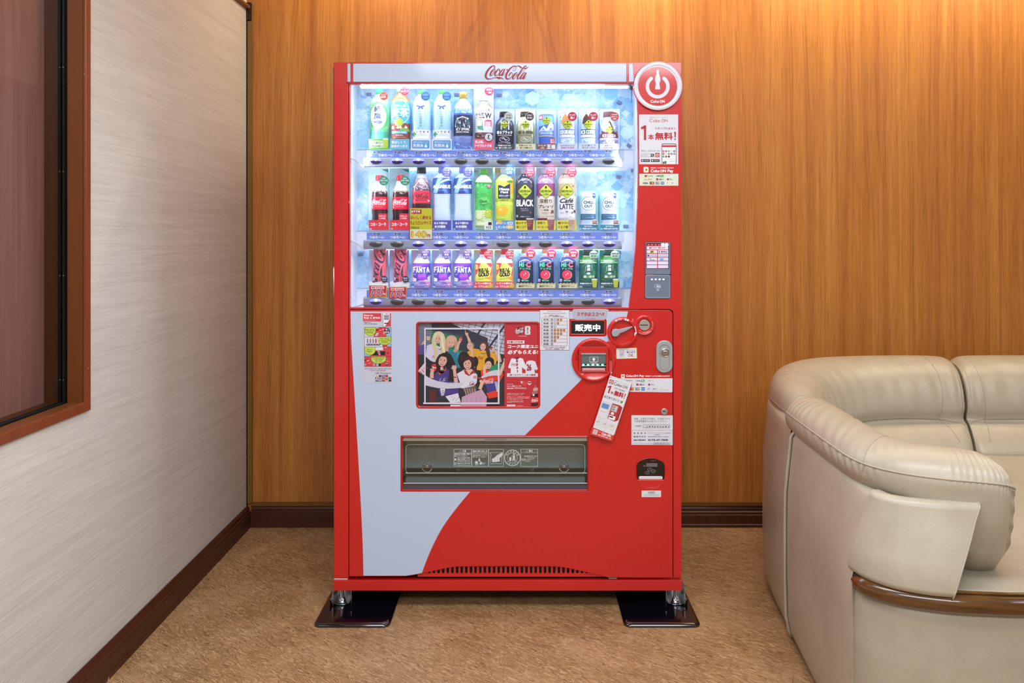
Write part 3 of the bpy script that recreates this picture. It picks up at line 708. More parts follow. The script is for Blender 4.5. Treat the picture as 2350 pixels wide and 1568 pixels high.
# ------------------------------------------------------------------ right column: round sign, stickers, card reader
S0 = DF/F
def sticker(name, pts, label, fn, d=0.0, th=.0004, m=None, parent=None):
    b = MB(); plate(b, pts, [], d-th, th, m or PAP); a = Art(flat(d-th), b, 1.4e-5, h0=.0001); fn(a); return tag(b.build(name, parent or vm), label)
RWH = M('#e2e5f4', .3, coat=.5)
b = MB(); c0 = fp(1509, 198.4, 0)
b.lathe([(56.4*S0, 0), (56.4*S0, .006), (55.3*S0, .009), (50*S0, .0095), (46*S0, .009), (45.4*S0, .008)], RWH, c=c0, n=72, axis='y', mats=[RED, RED, RWH, RWH, RWH])
a = Art(flat(-.0096), b, 3e-5); a.h = -.0014
a.circ(1509, 198.4, 45.3, REDP, n=64); a.at(1420, 130, 1/5.056)
a.ring(452, 346, 119, 41, RWH, a0=-52, a1=232, n=48); a.circ(526, 253, 20.5, RWH); a.circ(378, 253, 20.5, RWH)
bt = cmr([(437, 153), (438, 200), (424, 240), (421, 275), (431, 310), (425, 350), (424, 378)], 4)
a.poly(bt+[(904-x, y) for x, y in bt[::-1]], RWH)
a.text('Coke', 368, 502, 466, 535, PURE, .05); a.text('N', 508, 502, 535, 535, PURE, .05); a.ring(490, 520, 13, 6, PURE, a0=-60, a1=240); a.line([(490, 500), (490, 520)], 6, PURE)
tag(b.build('round_sign', vm), 'round red sign with a white power symbol and bottle')
def pwr(a, x, y, r, w_, m): a.ring(x, y, r, w_, m, a0=-55, a1=235, n=24); a.line([(x, y-r*1.35), (x, y)], w_, m)
DR = C('b31a2c'); GR = C('6b6f78')
def f(a):
    a.at(1420, 130, 1/5.056)
    a.text('自販機で楽しくコカ・コーラ公式アプリ', 360, 700, 568, 712, GR); a.text('Coke', 358, 724, 480, 762, DR); a.text('N', 535, 726, 568, 760, DR); pwr(a, 513, 744, 17, 5, DR)
    a.poly([(258, 820), (300, 797), (318, 797), (318, 968), (292, 968), (292, 838), (258, 842)], DR)
    a.text('本', 338, 900, 410, 966, DR, .03); a.text('無料', 420, 878, 628, 968, DR, .04); a.poly([(643, 872), (664, 872), (660, 940), (647, 940)], DR); a.circ(653, 959, 9, DR)
    a.text('スタンプたまると', 418, 820, 660, 846, DR, .03)
    a.text('今すぐ、ダウンロード!!', 258, 1084, 474, 1106, GR, .02)
    a.frame(258, 1130, 372, 1162, 2, C('30323a')); a.rect(372, 1128, 410, 1163, C('15171c')); a.ring(389, 1144, 8, 3, PURE); a.line([(394, 1150), (402, 1158)], 4, PURE); a.text('コークオン', 266, 1138, 335, 1154, C('30323a'))
    a.rect(424, 1118, 472, 1166, DR); pwr(a, 448, 1143, 13, 5, PURE)
    for x in (258, 372): a.rect(x, 1192, x+102, 1222, C('0e0f12'), 3); a.circ(x+18, 1207, 8, PURE); a.rect(x+33, 1200, x+92, 1214, C('8c9098'))
    a.rect(498, 1010, 668, 1249, C('20242c'), 16); a.rect(504, 1018, 662, 1249, PURE, 12); a.rect(504, 1028, 662, 1050, C('c81e2c'))
    for j, row in enumerate(('rbgwb', 'rwrbR', 'grk')):
        for i, q in enumerate(row): a.circ(518+31.5*i, 1098+31*j, 12, {'r': C('b83040'), 'b': C('3a4a9c'), 'g': C('58b83c'), 'w': C('cfd4dc'), 'R': C('b83040'), 'k': C('2a2a2a')}[q]); 
    for j in range(5):
        for i in range(2): a.circ(518+31.5*j, 1098+31*i, 4, PURE)
    a.rect(512, 1218, 530, 1244, C('2f3a30')); a.rect(534, 1212, 552, 1244, C('2c7a4a')); a.line([(572, 1190), (655, 1190)], 1.5, GR); a.line([(582, 1214), (655, 1214)], 4, C('a8acb4'))
sticker('app_sticker', [(1466.5, 262.7), (1556.3, 262.7), (1556.6, 377), (1467, 377)], 'white sticker with red Japanese lettering and a phone', f)
def payrow(a, cx, y1, y2, y3, big=1):
    a.text('P', cx[0]-26, y1-9, cx[0]-8, y1+9, PURE)
def f(a):
    a.at(1420, 130, 1/5.056)
    a.rect(238, 1360, 692, 1498, C('dbe8d4'))
    a.rect(288, 1282, 345, 1345, PURE, 8); a.rect(306, 1297, 334, 1328, C('e8b83a')); a.circ(320, 1312, 9, C('c05a20')); a.line([(296, 1277), (330, 1277)], 6, C('d86070'))
    a.text('各決済サービスがご利用いただけます!', 370, 1284, 636, 1300, PURE, .04); a.text('Coke', 368, 1308, 472, 1345, PURE, .06); a.text('N Pay', 512, 1308, 634, 1354, PURE, .06); pwr(a, 495, 1328, 14, 7, PURE)
    a.rect(300, 1374, 326, 1398, C('b8384c'), 4); a.text('PayPay', 330, 1376, 400, 1400, C('3a3d46')); a.text('LINE', 434, 1377, 476, 1394, C('1b1e26'), .06); a.rect(480, 1373, 520, 1398, C('1f9a5c'), 4); a.text('Pay', 486, 1377, 514, 1396, PURE)
    a.rect(556, 1372, 625, 1400, PURE, 4); a.text('R', 565, 1377, 577, 1395, C('c83a5a')); a.text('Pay', 583, 1378, 614, 1398, C('9a9ea8'))
    a.text('au PAY', 298, 1416, 392, 1434, C('e07a3a'), .04, shear=.2)
    a.rect(434, 1411, 459, 1437, C('b8303c'), 3); a.text('d払い', 466, 1412, 522, 1434, C('35373f'), .04)
    a.circ(569, 1424, 12, C('c82838')); a.circ(575, 1420, 6, C('30509c')); a.text('Pay', 586, 1416, 620, 1436, C('3a3d46'))
    a.text('VISA', 278, 1458, 342, 1480, C('272c50'), .06, shear=.15); a.rect(359, 1452, 410, 1484, C('2c2622'), 3); a.circ(376, 1468, 12, C('d83828')); a.circ(393, 1468, 12, C('eea030'))
    for i, q in enumerate(('2a4a9c', 'b8303c', '208a50')): a.rect(427+15*i, 1452, 441+15*i, 1484, C(q), 4)
    a.text('JCB', 430, 1460, 469, 1476, PURE, .04); a.rect(487, 1452, 525, 1484, C('3a74c8'), 2); a.rect(492, 1464, 520, 1470, PURE); a.rect(542, 1452, 582, 1482, C('e9edf4'), 3); a.circ(562, 1464, 8, C('9ab0cc'))
    a.rect(599, 1450, 652, 1484, PURE, 5); a.circ(617, 1467, 6, C('24262c')); a.text('Pay', 624, 1460, 646, 1475, C('24262c'))
sticker('payment_sticker', [(1466.5, 380.5), (1556.8, 380.5), (1556.8, 426.5), (1466.5, 426.5)], 'red and pale green payment sticker with small logos', f, m=REDP)
# card reader
STEEL = M('#75829a', .35, metal=.15); b = MB()
plate(b, rrect(1481, 556, 1538.6, 630.3, 2), [rrect(1483.3, 558.5, 1535.5, 618, 1)], -.003, .02, STEEL, .0008)
plate(b, rrect(1481, 631.3, 1538.6, 685.5, 3), [], -.003, .02, STEEL, .0012)
b.box(X(1483), X(1536), DF+.0015, DF+.003, Z(618.4), Z(558), M('#1c202c', .4))
a = Art(flat(.0015), b, 3e-5); a.at(1460, 540, 1/9.8)
a.rect(230, 185, 728, 757, C('b3283a')); LC = M('#dcdcf4', .3, emit=.1)
for i in range(4): a.circ(277+79*i, 216, 14, C('f0b8c0'))
for x in (598, 682): a.circ(x, 214, 46, M('#ff8a94', .4, emit=1.0)); a.circ(x, 214, 31, M('#fff2f2', .4, emit=3))
a.rect(238, 250, 718, 322, LC); a.text('電子マネー使えます', 292, 266, 658, 304, C('b3283a'), .05)
for j in range(5):
    a.rect(236, 336+84*j, 470, 405+84*j, LC if j not in (1,) else C('cfd0ee')); a.rect(488, 336+84*j, 720, 405+84*j, LC)
a.rect(311, 346, 398, 397, C('c8b62c')); a.text('iD', 326, 352, 384, 392, C('24200c'), .1); a.text('楽天Edy', 556, 354, 698, 392, C('30323c'), .05); a.circ(518, 362, 14, C('c04a6a')); a.rect(505, 378, 534, 396, C('8a8ea0'))
a.circ(273, 457, 19, C('2c3252')); a.text('QUICPay', 306, 448, 452, 468, C('8a8fa8')); a.rect(500, 424, 706, 490, C('c8d2ee'))
a.line([(296, 524), (330, 524)], 10, C('5aa04a')); a.line([(318, 520), (318, 572)], 11, C('3c5a40')); a.text('nanaco', 336, 546, 420, 570, C('4a5a6a')); a.rect(531, 520, 612, 566, C('5a9ae0')); a.text('WAON', 540, 534, 604, 552, PURE); a.rect(630, 522, 668, 566, C('e2e6f6'))
a.surf = flat(-.003); a.h = .0001
for (x0_, y0_, x1_, y1_) in ((213, 905, 760, 1400),):
    P = rrect(x0_, y0_, x1_, y1_, 30, 5); a.line(P+[P[0]], 9, M('#a3b4cc', .3))
a.line([(200, 822), (770, 822)], 7, M('#93a3ba', .3))
for i in range(4): a.rect(333+87.5*i, 978, 372+87.5*i, 1008, M('#f4fbff', .3, emit=1.2), 5)
LG = C('c3d0e2'); a.ring(480, 1148, 72, 9, LG, ry=46); a.poly([(440, 1150), (490, 1115), (498, 1135), (525, 1140), (552, 1165), (552, 1180), (520, 1165), (490, 1180)], LG); a.rect(462, 1215, 508, 1252, LG, 6); a.poly([(478, 1228), (500, 1240), (488, 1256)], STEEL)
tag(b.build('card_reader', vm), 'grey card reader with a lit sign grid')

# ------------------------------------------------------------------ lower door: sign, price chart, money units
b = MB(); plate(b, rrect(1307.3, 734, 1389.8, 770, 4.5), [rrect(1310.8, 737.4, 1386.3, 766.6, 1.5)], -.004, .012, REDP, .002)
plate(b, rrect(1310, 737, 1387, 767, 1), [], -.0005, .004, M('#14171f', .15, coat=.5))
a = Art(flat(-.0008), b, 3e-5); a.at(1220, 700, 1/6.912); a.text('販売中', 690, 306, 1088, 418, M('#e4fbff', .4, emit=1.1), .035); a.circ(824, 436, 12, C('7c8694'))
tag(b.build('status_sign', vm), 'black sign in a red surround reading 販売中')
def f(a):
    a.at(1220, 700, 1/6.912); a.text('スマホはココへ!!', 714, 116, 1152, 176, C('b8122a'), .05, shear=.12)
    a.line([(806, 238), (826, 182), (1050, 182), (1072, 238)], 6, C('8e97ae')); a.text('COKE', 865, 206, 945, 228, C('a0566a')); a.text('N', 990, 206, 1012, 228, C('a0566a')); pwr(a, 967, 218, 11, 4, C('a0566a'))
sticker('phone_sticker', [(1220+x/6.912, 700+y/6.912) for x, y in cmr([(668, 66), (1180, 66), (1203, 120), (1195, 190), (1150, 236), (1080, 239), (760, 239), (690, 228), (650, 170), (645, 100), (668, 66)], 5)][:-1], 'pale sticker with slanted red Japanese lettering', f, d=-.0006, m=M('#b4bccf', .4))
def f(a):
    a.at(1220, 700, 1/6.912); t = C('8a2038'); k = C('23242c'); a.frame(131, 80, 599, 720, 4, C('5c1c30'))
    a.text('Insert coin first', 256, 92, 462, 112, t); a.text('and then press the button.', 180, 121, 546, 148, t)
    a.text('先に硬貨を入れ、商品ボタンを', 276, 158, 450, 172, k, .06); a.text('押してください、先投幣再按按鈕、동전을먼저', 208, 178, 514, 190, k, .06)
    a.frame(162, 208, 564, 647, 4, t)
    cup = C('b8701c'); cup2 = C('e0a24a'); si = C('8d96a8')
    for j, (p_, q) in enumerate((('170', 'Sscc'), ('160', 'Ssc'), ('150', 'Ss'), ('140', 'Scccc'), ('130', 'Sccc'), ('120', 'Scc'), ('110', 'Sc'), ('100', 'S'))):
        y = 236+54.8*j
        if j: a.line([(162, y-27.4), (564, y-27.4)], 3, t)
        a.text('¥'+p_, 189, y-15, 268, y+15, k, .05); a.line([(278, y), (288, y)], 6, k)
        for i, c_ in enumerate(q):
            x = 322+48.3*i
            if c_ == 'S': a.circ(x, y, 19, si); a.text('100', x-14, y-8, x+14, y+8, C('62697a'))
            elif c_ == 's': a.circ(x, y, 19, C('6f7684')); a.circ(x, y, 15, C('b6bcc8')); a.circ(x, y, 7, PURE)
            else: a.circ(x, y, 19, C('7a3c10')); a.circ(x, y, 16, cup); a.ring(x, y, 8, 3, cup2)
    a.text("Don't forget your change.", 188, 654, 540, 684, t); a.text('お釣りをお忘れなく、請別忘記找零、거스름돈', 214, 692, 508, 704, k, .06)
sticker('coin_chart', [(1239, 711.5), (1306.8, 711.5), (1306.8, 804.4), (1239, 804.4)], 'white chart of coins needed for each price', f, d=-.0006)
# raised red money units
b = MB(); c1 = fp(1362.2, 826, 0); c2 = fp(1428.3, 762.2, 0); c3 = fp(1478.3, 746, 0)
b.lathe([(50.4*S0, 0), (50.3*S0, .006), (49*S0, .0095), (46.5*S0, .011), (43*S0, .0105), (41.5*S0, .007)], REDP, c=c1, n=72, axis='y')
b.lathe([(35.2*S0, 0), (35.1*S0, .006), (34*S0, .010), (31*S0, .0115), (27.5*S0, .011), (26*S0, .006), (25.8*S0, .001)], REDP, c=c2, n=64, axis='y')
b.lathe([(24*S0, 0), (23.8*S0, .007), (22.5*S0, .0105), (19.5*S0, .0115), (15*S0, .010), (13.2*S0, .004)], REDP, c=c3, n=56, axis='y')
plate(b, [(1393, 785.5), (1398, 783), (1404, 776), (1409, 782), (1417, 789.5), (1424, 792.5), (1416, 797), (1411, 806), (1404, 812)], [], -.0085, .0085, REDP, .003)
plate(b, [(1450, 730), (1455, 733.5), (1458, 736), (1459.5, 742), (1460, 758), (1462, 768), (1462, 773), (1458, 780)], [], -.0085, .0085, REDP, .003)
o = b.build('money_surround', vm); tag(o, 'glossy red moulding round the money slots'); o.data.set_sharp_from_angle(angle=math.radians(60))
q = lambda x, y: (1220+x/6.912, 700+y/6.912)
def rq(x0, y0, x1, y1, r=0): return rrect(1220+x0/6.912, 700+y0/6.912, 1220+x1/6.912, 700+y1/6.912, r/6.912)
b = MB(); plate(b, rq(746, 658, 1224, 1080, 12), [], -.0075, .004, BLK); plate(b, rq(751, 663, 1219, 1075, 12), [rq(785, 765, 1182, 1052, 8)], -.0105, .004, REDP, .0008)
plate(b, rq(755, 628, 1215, 658, 4), [], -.0075, .001, REDD); plate(b, rq(757, 668, 786, 720, 5), [], -.012, .004, REDP, .001); plate(b, rq(1186, 668, 1216, 720, 5), [], -.012, .004, REDP, .001)
plate(b, rq(785, 765, 1182, 1052, 4), [], -.0068, .001, M('#5d6266', .4))
plate(b, rq(800, 1000, 1170, 1052, 6), [], -.0112, .003, M('#d98a94', .2, coat=.6), .0008); plate(b, rq(818, 1018, 1155, 1034, 6), [], -.0135, .003, M('#e8b4bc', .12, coat=1), .0008)
a = Art(flat(-.0078), b, 3e-5); a.at(1220, 700, 1/6.912)
a.rect(785, 930, 1182, 962, C('141a1c')); GLED = M('#2ff0a0', .3, emit=2.2)
for i in range(5): a.rect(800+76*i, 936, 842+76*i, 962, GLED, 6); a.circ(818+76*i, 948, 9, M('#d8fff0', .3, emit=3))
a.line([(790, 968), (1180, 968)], 7, PURE)
a.surf = flat(-.0106); a.h = .0002
for x in (713, 1258): a.surf = flat(-.0072); a.line([(x-17, 888), (x-17, 850), (x-10, 836), (x, 832), (x+10, 836), (x+17, 850), (x+17, 888)], 8, REDD); a.line([(x-8, 886), (x-8, 858), (x, 848), (x+8, 858), (x+8, 886)], 5, BLK)
tag(b.build('bill_slot', vm), 'banknote slot with green lights')
b = MB(); plate(b, rq(785, 765, 1180, 940, 6), [], -.0135, .003, CLEARP); plate(b, rq(785, 765, 1180, 790, 6), [], -.0150, .002, M('#9aa3a8', .25), .0005)
plate(b, rq(790, 795, 1176, 934, 4), [], -.0100, .001, M('#878c90', .35, metal=.2))
a = Art(flat(-.0138), b, 3e-5); a.at(1220, 700, 1/6.912); a.frame(920, 828, 1052, 900, 4, PURE); a.poly([(986, 836), (1020, 866), (1000, 866), (1000, 890), (972, 890), (972, 866), (952, 866)], PURE); a.text('1000', 938, 912, 1034, 940, C('d2d6da')); a.frame(934, 906, 1038, 946, 3, C('d2d6da'))
tag(b.build('bill_cover', vm), 'clear slot cover with an arrow')
# red lever well + lever
b = MB(); ca = fp(*q(1330, 445), -.012)
P = []
A_, B_ = q(1330, 446), q(1592, 350)
lev = cmr([(1270, 440), (1290, 395), (1340, 383), (1380, 388), (1430, 378), (1585, 343), (1598, 350), (1592, 362), (1470, 430), (1440, 440), (1400, 455), (1385, 480), (1345, 503), (1295, 500), (1275, 475), (1270, 440)], 4)[:-1]
plate(b, [q(*p) for p in lev], [], -.0155, .010, M('#a4a8b0', .3, coat=.3), .002); b.lathe([(.006, 0), (.006, .010)], GREY, c=fp(*q(1328, 444), 0), n=16, axis='y')
tag(b.build('return_lever', vm), 'grey coin return lever')
b = MB(); a = Art(flat(-.0117), b, 2e-5); a.at(1220, 700, 1/6.912)
for i, ch in enumerate('おつり・返却'):
    t = math.radians(-118+10.5*i); r_ = 206; k_ = 4 if ch == '・' else 18; a.text(ch, 1440+r_*math.cos(t)-k_, 430+r_*math.sin(t)-k_, 1440+r_*math.cos(t)+k_, 430+r_*math.sin(t)+k_, PURE, .06, rot=t+PI/2, keep=True)
a.ring(1440, 430, 215, 12, PURE, a0=-25, a1=8); a.poly([(1632, 440), (1674, 434), (1630, 500)], PURE)
tag(b.build('lever_lettering', vm), 'white arc lettering and arrow'); b = MB(); a = Art(flat(-.0117), b, 2e-5); a.at(1220, 700, 1/6.912)
a.ring(1785, 318, 146, 5, PURE, a0=40, a1=128)
for i, ch in enumerate('硬貨投入口'):
    t = math.radians(-22+12*i); a.text(ch, 1785+136*math.cos(t)-11, 318+136*math.sin(t)-11, 1785+136*math.cos(t)+11, 318+136*math.sin(t)+11, C('f0b8b4'), 0, rot=t+PI/2, keep=True)
b.build('coin_lettering', vm)
b = MB(); b.lathe([(13*S0, .003), (12.8*S0, .0065), (12*S0, .0075)], M('#c2c3c0', .3, metal=.7), c=c3, n=40, axis='y'); plate(b, rq(1718, 314, 1846, 325, 4), [], -.0085, .002, BLK); tag(b.build('coin_slot', vm), 'round metal coin slot')
# lock handle
b = MB(); hp = rq(1980, 567, 2237, 1075, 115); plate(b, hp, [], -.008, .008, M('#b2b8be', .35, metal=.35), .002)
a = Art(flat(-.0081), b, 3e-5); a.at(1220, 700, 1/6.912); P = rrect(2038, 640, 2182, 1036, 70, 8); a.line(P+[P[0]], 4, C('5f666c')); a.ring(2110, 725, 96, 4, C('70767c'))
b.lathe([(.0150, 0), (.0148, .010), (.0125, .0118), (.0118, .009), (.0100, .0082)], CHROME, c=fp(*q(2111, 752), 0), n=40, axis='y'); b.lathe([(.0088, .008), (.0084, .0135), (.0060, .0150)], M('#c9c5bd', .2, metal=1), c=fp(*q(2111, 752), 0), n=30, axis='y')
plate(b, rq(2107, 735, 2117, 770, 3), [], -.0155, .001, BLK)
tag(b.build('lock_handle', vm), 'silver lock handle plate')
b = MB(); b.lathe([(.0112, 0), (.011, .0035), (.0095, .0045)], M('#b9bdc4', .3, metal=.7), c=fp(1524.3, 944.3, 0), n=30, axis='y'); plate(b, rrect(1521.3, 943.4, 1527.6, 945.2, .4), [], -.005, .001, BLK); b.build('small_lock', vm)
def f(a):
    a.at(1220, 700, 1/6.912); a.ring(1430, 770, 60, 8, C('b03a4a'), ry=62); a.poly([(1398, 712), (1462, 712), (1458, 832), (1400, 832)], PURE); a.line([(1375, 712), (1487, 708)], 10, C('2b2c33')); a.line([(1400, 712), (1400, 830), (1458, 830), (1462, 712)], 4, C('2b2c33')); a.ring(1430, 742, 20, 6, C('b03a4a'))
    a.text('1000\n円', 1408, 772, 1452, 818, C('2b2c33'), .03); a.text('新1000円札', 1505, 708, 1645, 726, C('b03a4a')); a.text('使えます', 1505, 734, 1645, 766, C('2b2c33'), .03); a.text('OK', 1530, 778, 1618, 822, C('b02038'), .02)
sticker('banknote_sticker', [q(1340, 688), q(1668, 680), q(1672, 848), q(1345, 857)], 'small white sticker with a yellow border reading OK', f, m=C('e6dc50'))
b = MB(); plate(b, [q(1348, 695), q(1661, 687), q(1665, 842), q(1352, 850)], [], -.00055, .0001, PAP); b.build('sticker_face', vm)
# payment sticker low
Q = lambda x, y: (1340+x/7.84, 840+y/7.84)
def f(a):
    a.at(1340, 840, 1/7.84); a.poly([(600, 222), (1595, 222), (1592, 462), (1578, 476), (600, 462)], PAP)
    a.rect(668, 150, 735, 222, PURE, 10); a.rect(684, 166, 722, 200, C('e8b83a')); a.circ(702, 183, 10, C('c05a20'))
    a.text('Coke', 755, 160, 880, 200, PURE, .06); a.text('N Pay', 930, 160, 1085, 208, PURE, .06); pwr(a, 908, 181, 17, 8, PURE); a.text('各決済サービスをご利用いただけます', 1102, 170, 1548, 197, PURE, .05)
    a.text('PayPay', 760, 252, 878, 282, C('3a3d46')); a.text('LINE', 938, 256, 1010, 280, C('2c3040'), .05); a.rect(1020, 247, 1090, 290, C('28a46c'), 5); a.text('Pay', 1030, 254, 1080, 284, PURE, .04)
    a.text('R', 1168, 254, 1190, 282, C('c83a5a')); a.text('Pay', 1198, 254, 1256, 284, C('a8acb6')); a.rect(942, 318, 984, 354, C('b8384c'), 4); a.text('d払い', 994, 316, 1090, 354, C('35373f'), .04); a.circ(1174, 337, 20, C('c82838')); a.circ(1182, 330, 9, C('30509c')); a.text('Pay', 1206, 322, 1270, 356, C('3a3d46'))
    a.rect(826, 390, 896, 438, C('2c2622'), 3); a.circ(852, 412, 20, C('d83828')); a.circ(874, 412, 20, C('eea030'))
    for i, z in enumerate(('2a4a9c', 'b8303c', '208a50')): a.rect(926+26*i, 390, 950+26*i, 440, C(z), 6)
    a.text('JCB', 932, 404, 998, 426, PURE, .04); a.rect(1032, 385, 1096, 442, C('3a74c8'), 2); a.rect(1038, 408, 1090, 416, PURE); a.rect(1128, 388, 1202, 440, C('d2dcec'), 3); a.circ(1165, 408, 14, C('8aa6d0')); a.frame(1232, 388, 1324, 442, 3, C('c8ccd6')); a.text('Pay', 1262, 402, 1310, 430, C('24262c')); a.circ(1250, 414, 8, C('24262c'))
    a.text('詳しくはこちら', 1380, 424, 1516, 440, C('3a3d46'))
sticker('payment_sticker', [Q(596, 140), Q(990, 140), Q(1010, 132), Q(1595, 132), Q(1595, 462), Q(1580, 476), Q(598, 462)], 'wide red and white payment sticker under the lock handle', f, m=REDP)
def f(a):
    a.at(1340, 840, 1/7.84); k = C('43454e'); a.text('故障・お問合せの際は、お手数ですが', 902, 934, 1550, 970, k); a.text('下記管理番号をお知らせください。', 902, 978, 1495, 1016, k); a.text('管理番号', 926, 1068, 1036, 1098, k)
    a.frame(1062, 1054, 1545, 1116, 4, k)
    for i in range(1, 10): a.line([(1062+48.3*i, 1054), (1062+48.3*i, 1116)], 3, k)
    for i, ch in enumerate('1289654683'): a.text(ch, 1076+48.3*i, 1074, 1098+48.3*i, 1110, C('30323a'), .05, rot=.15)
    a.line([(856, 1158), (1600, 1158)], 3, C('b06a74')); a.line([(868, 1162), (868, 1394), (1240, 1394)], 3, k); a.line([(1560, 1394), (1592, 1394), (1592, 1162)], 3, k)
    a.text('管　理　者　名', 894, 1196, 1112, 1222, k, .02); a.text('連 絡 先 住 所', 894, 1258, 1112, 1286, k, .02); a.text('連絡先電話番号', 894, 1320, 1112, 1348, k, .02)
    a.text('みちのくコカ・コーラボトリング株式会社', 1156, 1198, 1560, 1218, k); a.text('弘前支店', 1268, 1228, 1362, 1246, k); a.text('青森県青森市第二問屋町三丁目4番12号', 1156, 1264, 1530, 1284, k); a.text('0172-47-7500', 1155, 1316, 1515, 1350, C('22242c'), .07)
    P = rrect(1245, 1380, 1552, 1412, 15, 5); a.line(P+[P[0]], 3, k); a.text('自動販売機協会 P-P-B', 1268, 1387, 1528, 1405, k)
sticker('contact_plate', [Q(855, 888), Q(1600, 892), Q(1600, 1424), Q(855, 1420)], 'white plate with small black Japanese text and a phone number', f)
def f(a):
    a.at(1440, 1030, 1/12.06); random.seed(3); x = 572
    while x < 765: w_ = random.choice((4, 6, 9)); a.rect(x, 1185, x+w_, 1243, C('3c3d44') if 640 < x < 700 else C('8c8d94')); x += w_+random.choice((5, 8))
    a.text('00120084048132', 498, 1258, 880, 1288, C('a4a6ae')); a.text('AMERICAN TOWER-TF8732', 415, 1300, 890, 1316, C('b8bac2'))
sticker('barcode_label', rrect(1472.4, 1126.3, 1517, 1141.2, .8), 'small white barcode label', f)
# how-to sticker
def f(a):
    a.at(800, 700, 1/7.84); K = C('17181d'); R = C('d8404e'); LM = C('c3dc5c'); BLU = C('8cc0ea')
    a.rect(258, 150, 588, 298, R, 8); a.text('How to', 276, 170, 438, 206, PURE, .06); a.text('buy a drink', 276, 212, 574, 258, PURE, .06); a.text('From this machine', 276, 266, 482, 284, C('f0c0c4'))
    a.text('自販機の使い方', 280, 314, 408, 328, K, .04); a.text('이용방법 / 如何使用自動售貨機', 280, 338, 520, 350, K, .04)
    a.rect(614, 150, 762, 388, R, 4); a.rect(620, 150, 740, 380, PURE, 4); a.poly([(660, 380), (740, 260), (762, 240), (762, 386), (660, 386)], R); a.line([(617, 150), (617, 386)], 5, K)
    for j in (190, 236):
        for i in range(7): a.rect(640+13*i, j-14, 648+13*i, j+18, C('4a4e78'))
        a.rect(636, j+18, 728, j+28, C('2c3060'))
    a.rect(642, 322, 718, 342, C('2c3060')); a.rect(660, 152, 704, 162, R)
    a.rect(288, 402, 768, 1104, PAP)
    a.rect(450, 402, 680, 574, R); a.rect(680, 402, 768, 574, BLU); a.rect(486, 406, 540, 418, PURE); a.rect(494, 442, 534, 462, K, 6); a.circ(695, 468, 50, K)
    for x, y, c_ in ((680, 444, PAP), (714, 452, C('c07850')), (676, 488, PAP), (712, 490, PAP)): a.circ(x, y, 15, c_)
    a.circ(580, 440, 34, C('c83444')); a.line([(556, 462), (590, 450)], 8, PAP); a.circ(618, 440, 14, C('f0b8bc')); a.poly([(500, 505), (545, 498), (520, 552), (472, 560)], C('c8ccd0')); a.rect(626, 478, 656, 530, C('b8b0b8'), 4)
    a.rect(610, 720, 700, 752, R); a.rect(700, 690, 768, 752, BLU)
    for i in range(4):
        x = 342+50*i; c_ = C('9a8898') if i < 3 else R; a.poly([(x-5, 600), (x+5, 600), (x+15, 630), (x+12, 690), (x-12, 690), (x-15, 630)], c_)
    a.rect(318, 700, 570, 728, C('2a2860'))
    for i in range(5): a.circ(342+50*i, 712, 17, PAP, ry=7); a.circ(342+50*i, 716, 12, C('2a2860'), ry=4)
    a.rect(390, 752, 768, 926, R); a.rect(484, 756, 622, 815, PAP); a.rect(428, 834, 660, 906, K, 3); a.poly([(524, 812), (546, 812), (572, 860), (576, 904), (545, 904), (522, 860)], C('b0a0a8')); a.rect(532, 852, 566, 872, R); a.rect(290, 880, 392, 926, BLU); a.circ(706, 866, 16, K, ry=12); a.rect(650, 756, 690, 772, C('f0b8bc'), 6)
    a.rect(290, 928, 768, 1104, R); a.rect(440, 1040, 478, 1100, C('b09cae')); a.rect(500, 1056, 540, 1100, BLU); a.rect(542, 1056, 580, 1100, K); a.circ(344, 1000, 36, C('c83444')); a.line([(330, 1010), (372, 1000)], 12, PAP); a.rect(648, 1040, 720, 1084, K, 12); a.circ(668, 1058, 16, C('d09080')); a.circ(700, 1056, 16, C('d09080')); a.rect(292, 1062, 314, 1092, C('b8b4c0')); a.rect(292, 985, 306, 1010, K)
    for x0_, y0_, x1_, y1_ in ((362, 1040, 368, 1056), (380, 1038, 382, 1056), (396, 1030, 406, 1044), (680, 1000, 690, 1020), (706, 992, 706, 1014), (732, 1014, 722, 1026)): a.line([(x0_, y0_), (x1_, y1_)], 5, C('f0e0a0'))
    def bub(x0, x1, y0, y1, ys): 
        cx = (x0+x1)/2; P = [(x0, y0)]+[(cx-(x1-x0)/2*math.cos(PI*k/14), ys+(y1-ys)*math.sin(PI*k/14)) for k in range(15)]+[(x1, y0)]
        a.poly(P, K); a.poly([(cx+(x-cx)*.97, y0+(y-y0)*.97) for x, y in P], LM)
    bub(290, 492, 404, 556, 470); a.text('Insert coins or', 298, 430, 466, 448, K, .04); a.text('1,000-yen bill', 306, 458, 462, 478, K, .04); a.text('請投入硬幣或紙鈔', 322, 488, 448, 500, K, .04); a.text('동전또는지폐를넣어', 308, 504, 458, 516, K)
    bub(532, 766, 580, 720, 640); a.text('Push a button', 566, 598, 734, 618, K, .04); a.text('to choose a drink', 548, 628, 752, 648, K, .04); a.text('請按按鈕選擇飲料', 594, 660, 706, 671, K, .04); a.text('버튼을눌러서음료를선택', 572, 677, 730, 689, K)
    bub(290, 482, 756, 902, 830); a.text('Take out', 322, 788, 426, 806, K, .04); a.text('the drink', 322, 818, 426, 838, K, .04); a.text('請取出', 352, 852, 396, 863, K, .04)
    bub(402, 676, 930, 1056, 970); a.text('Push down the lever', 414, 940, 658, 960, K, .04); a.text('to get change', 452, 970, 620, 992, K, .04); a.text('請壓下找零桿', 484, 1002, 594, 1012, K, .04); a.text('레버를내려거스름돈', 458, 1018, 616, 1030, K)
    a.frame(288, 402, 768, 1104, 4, K)
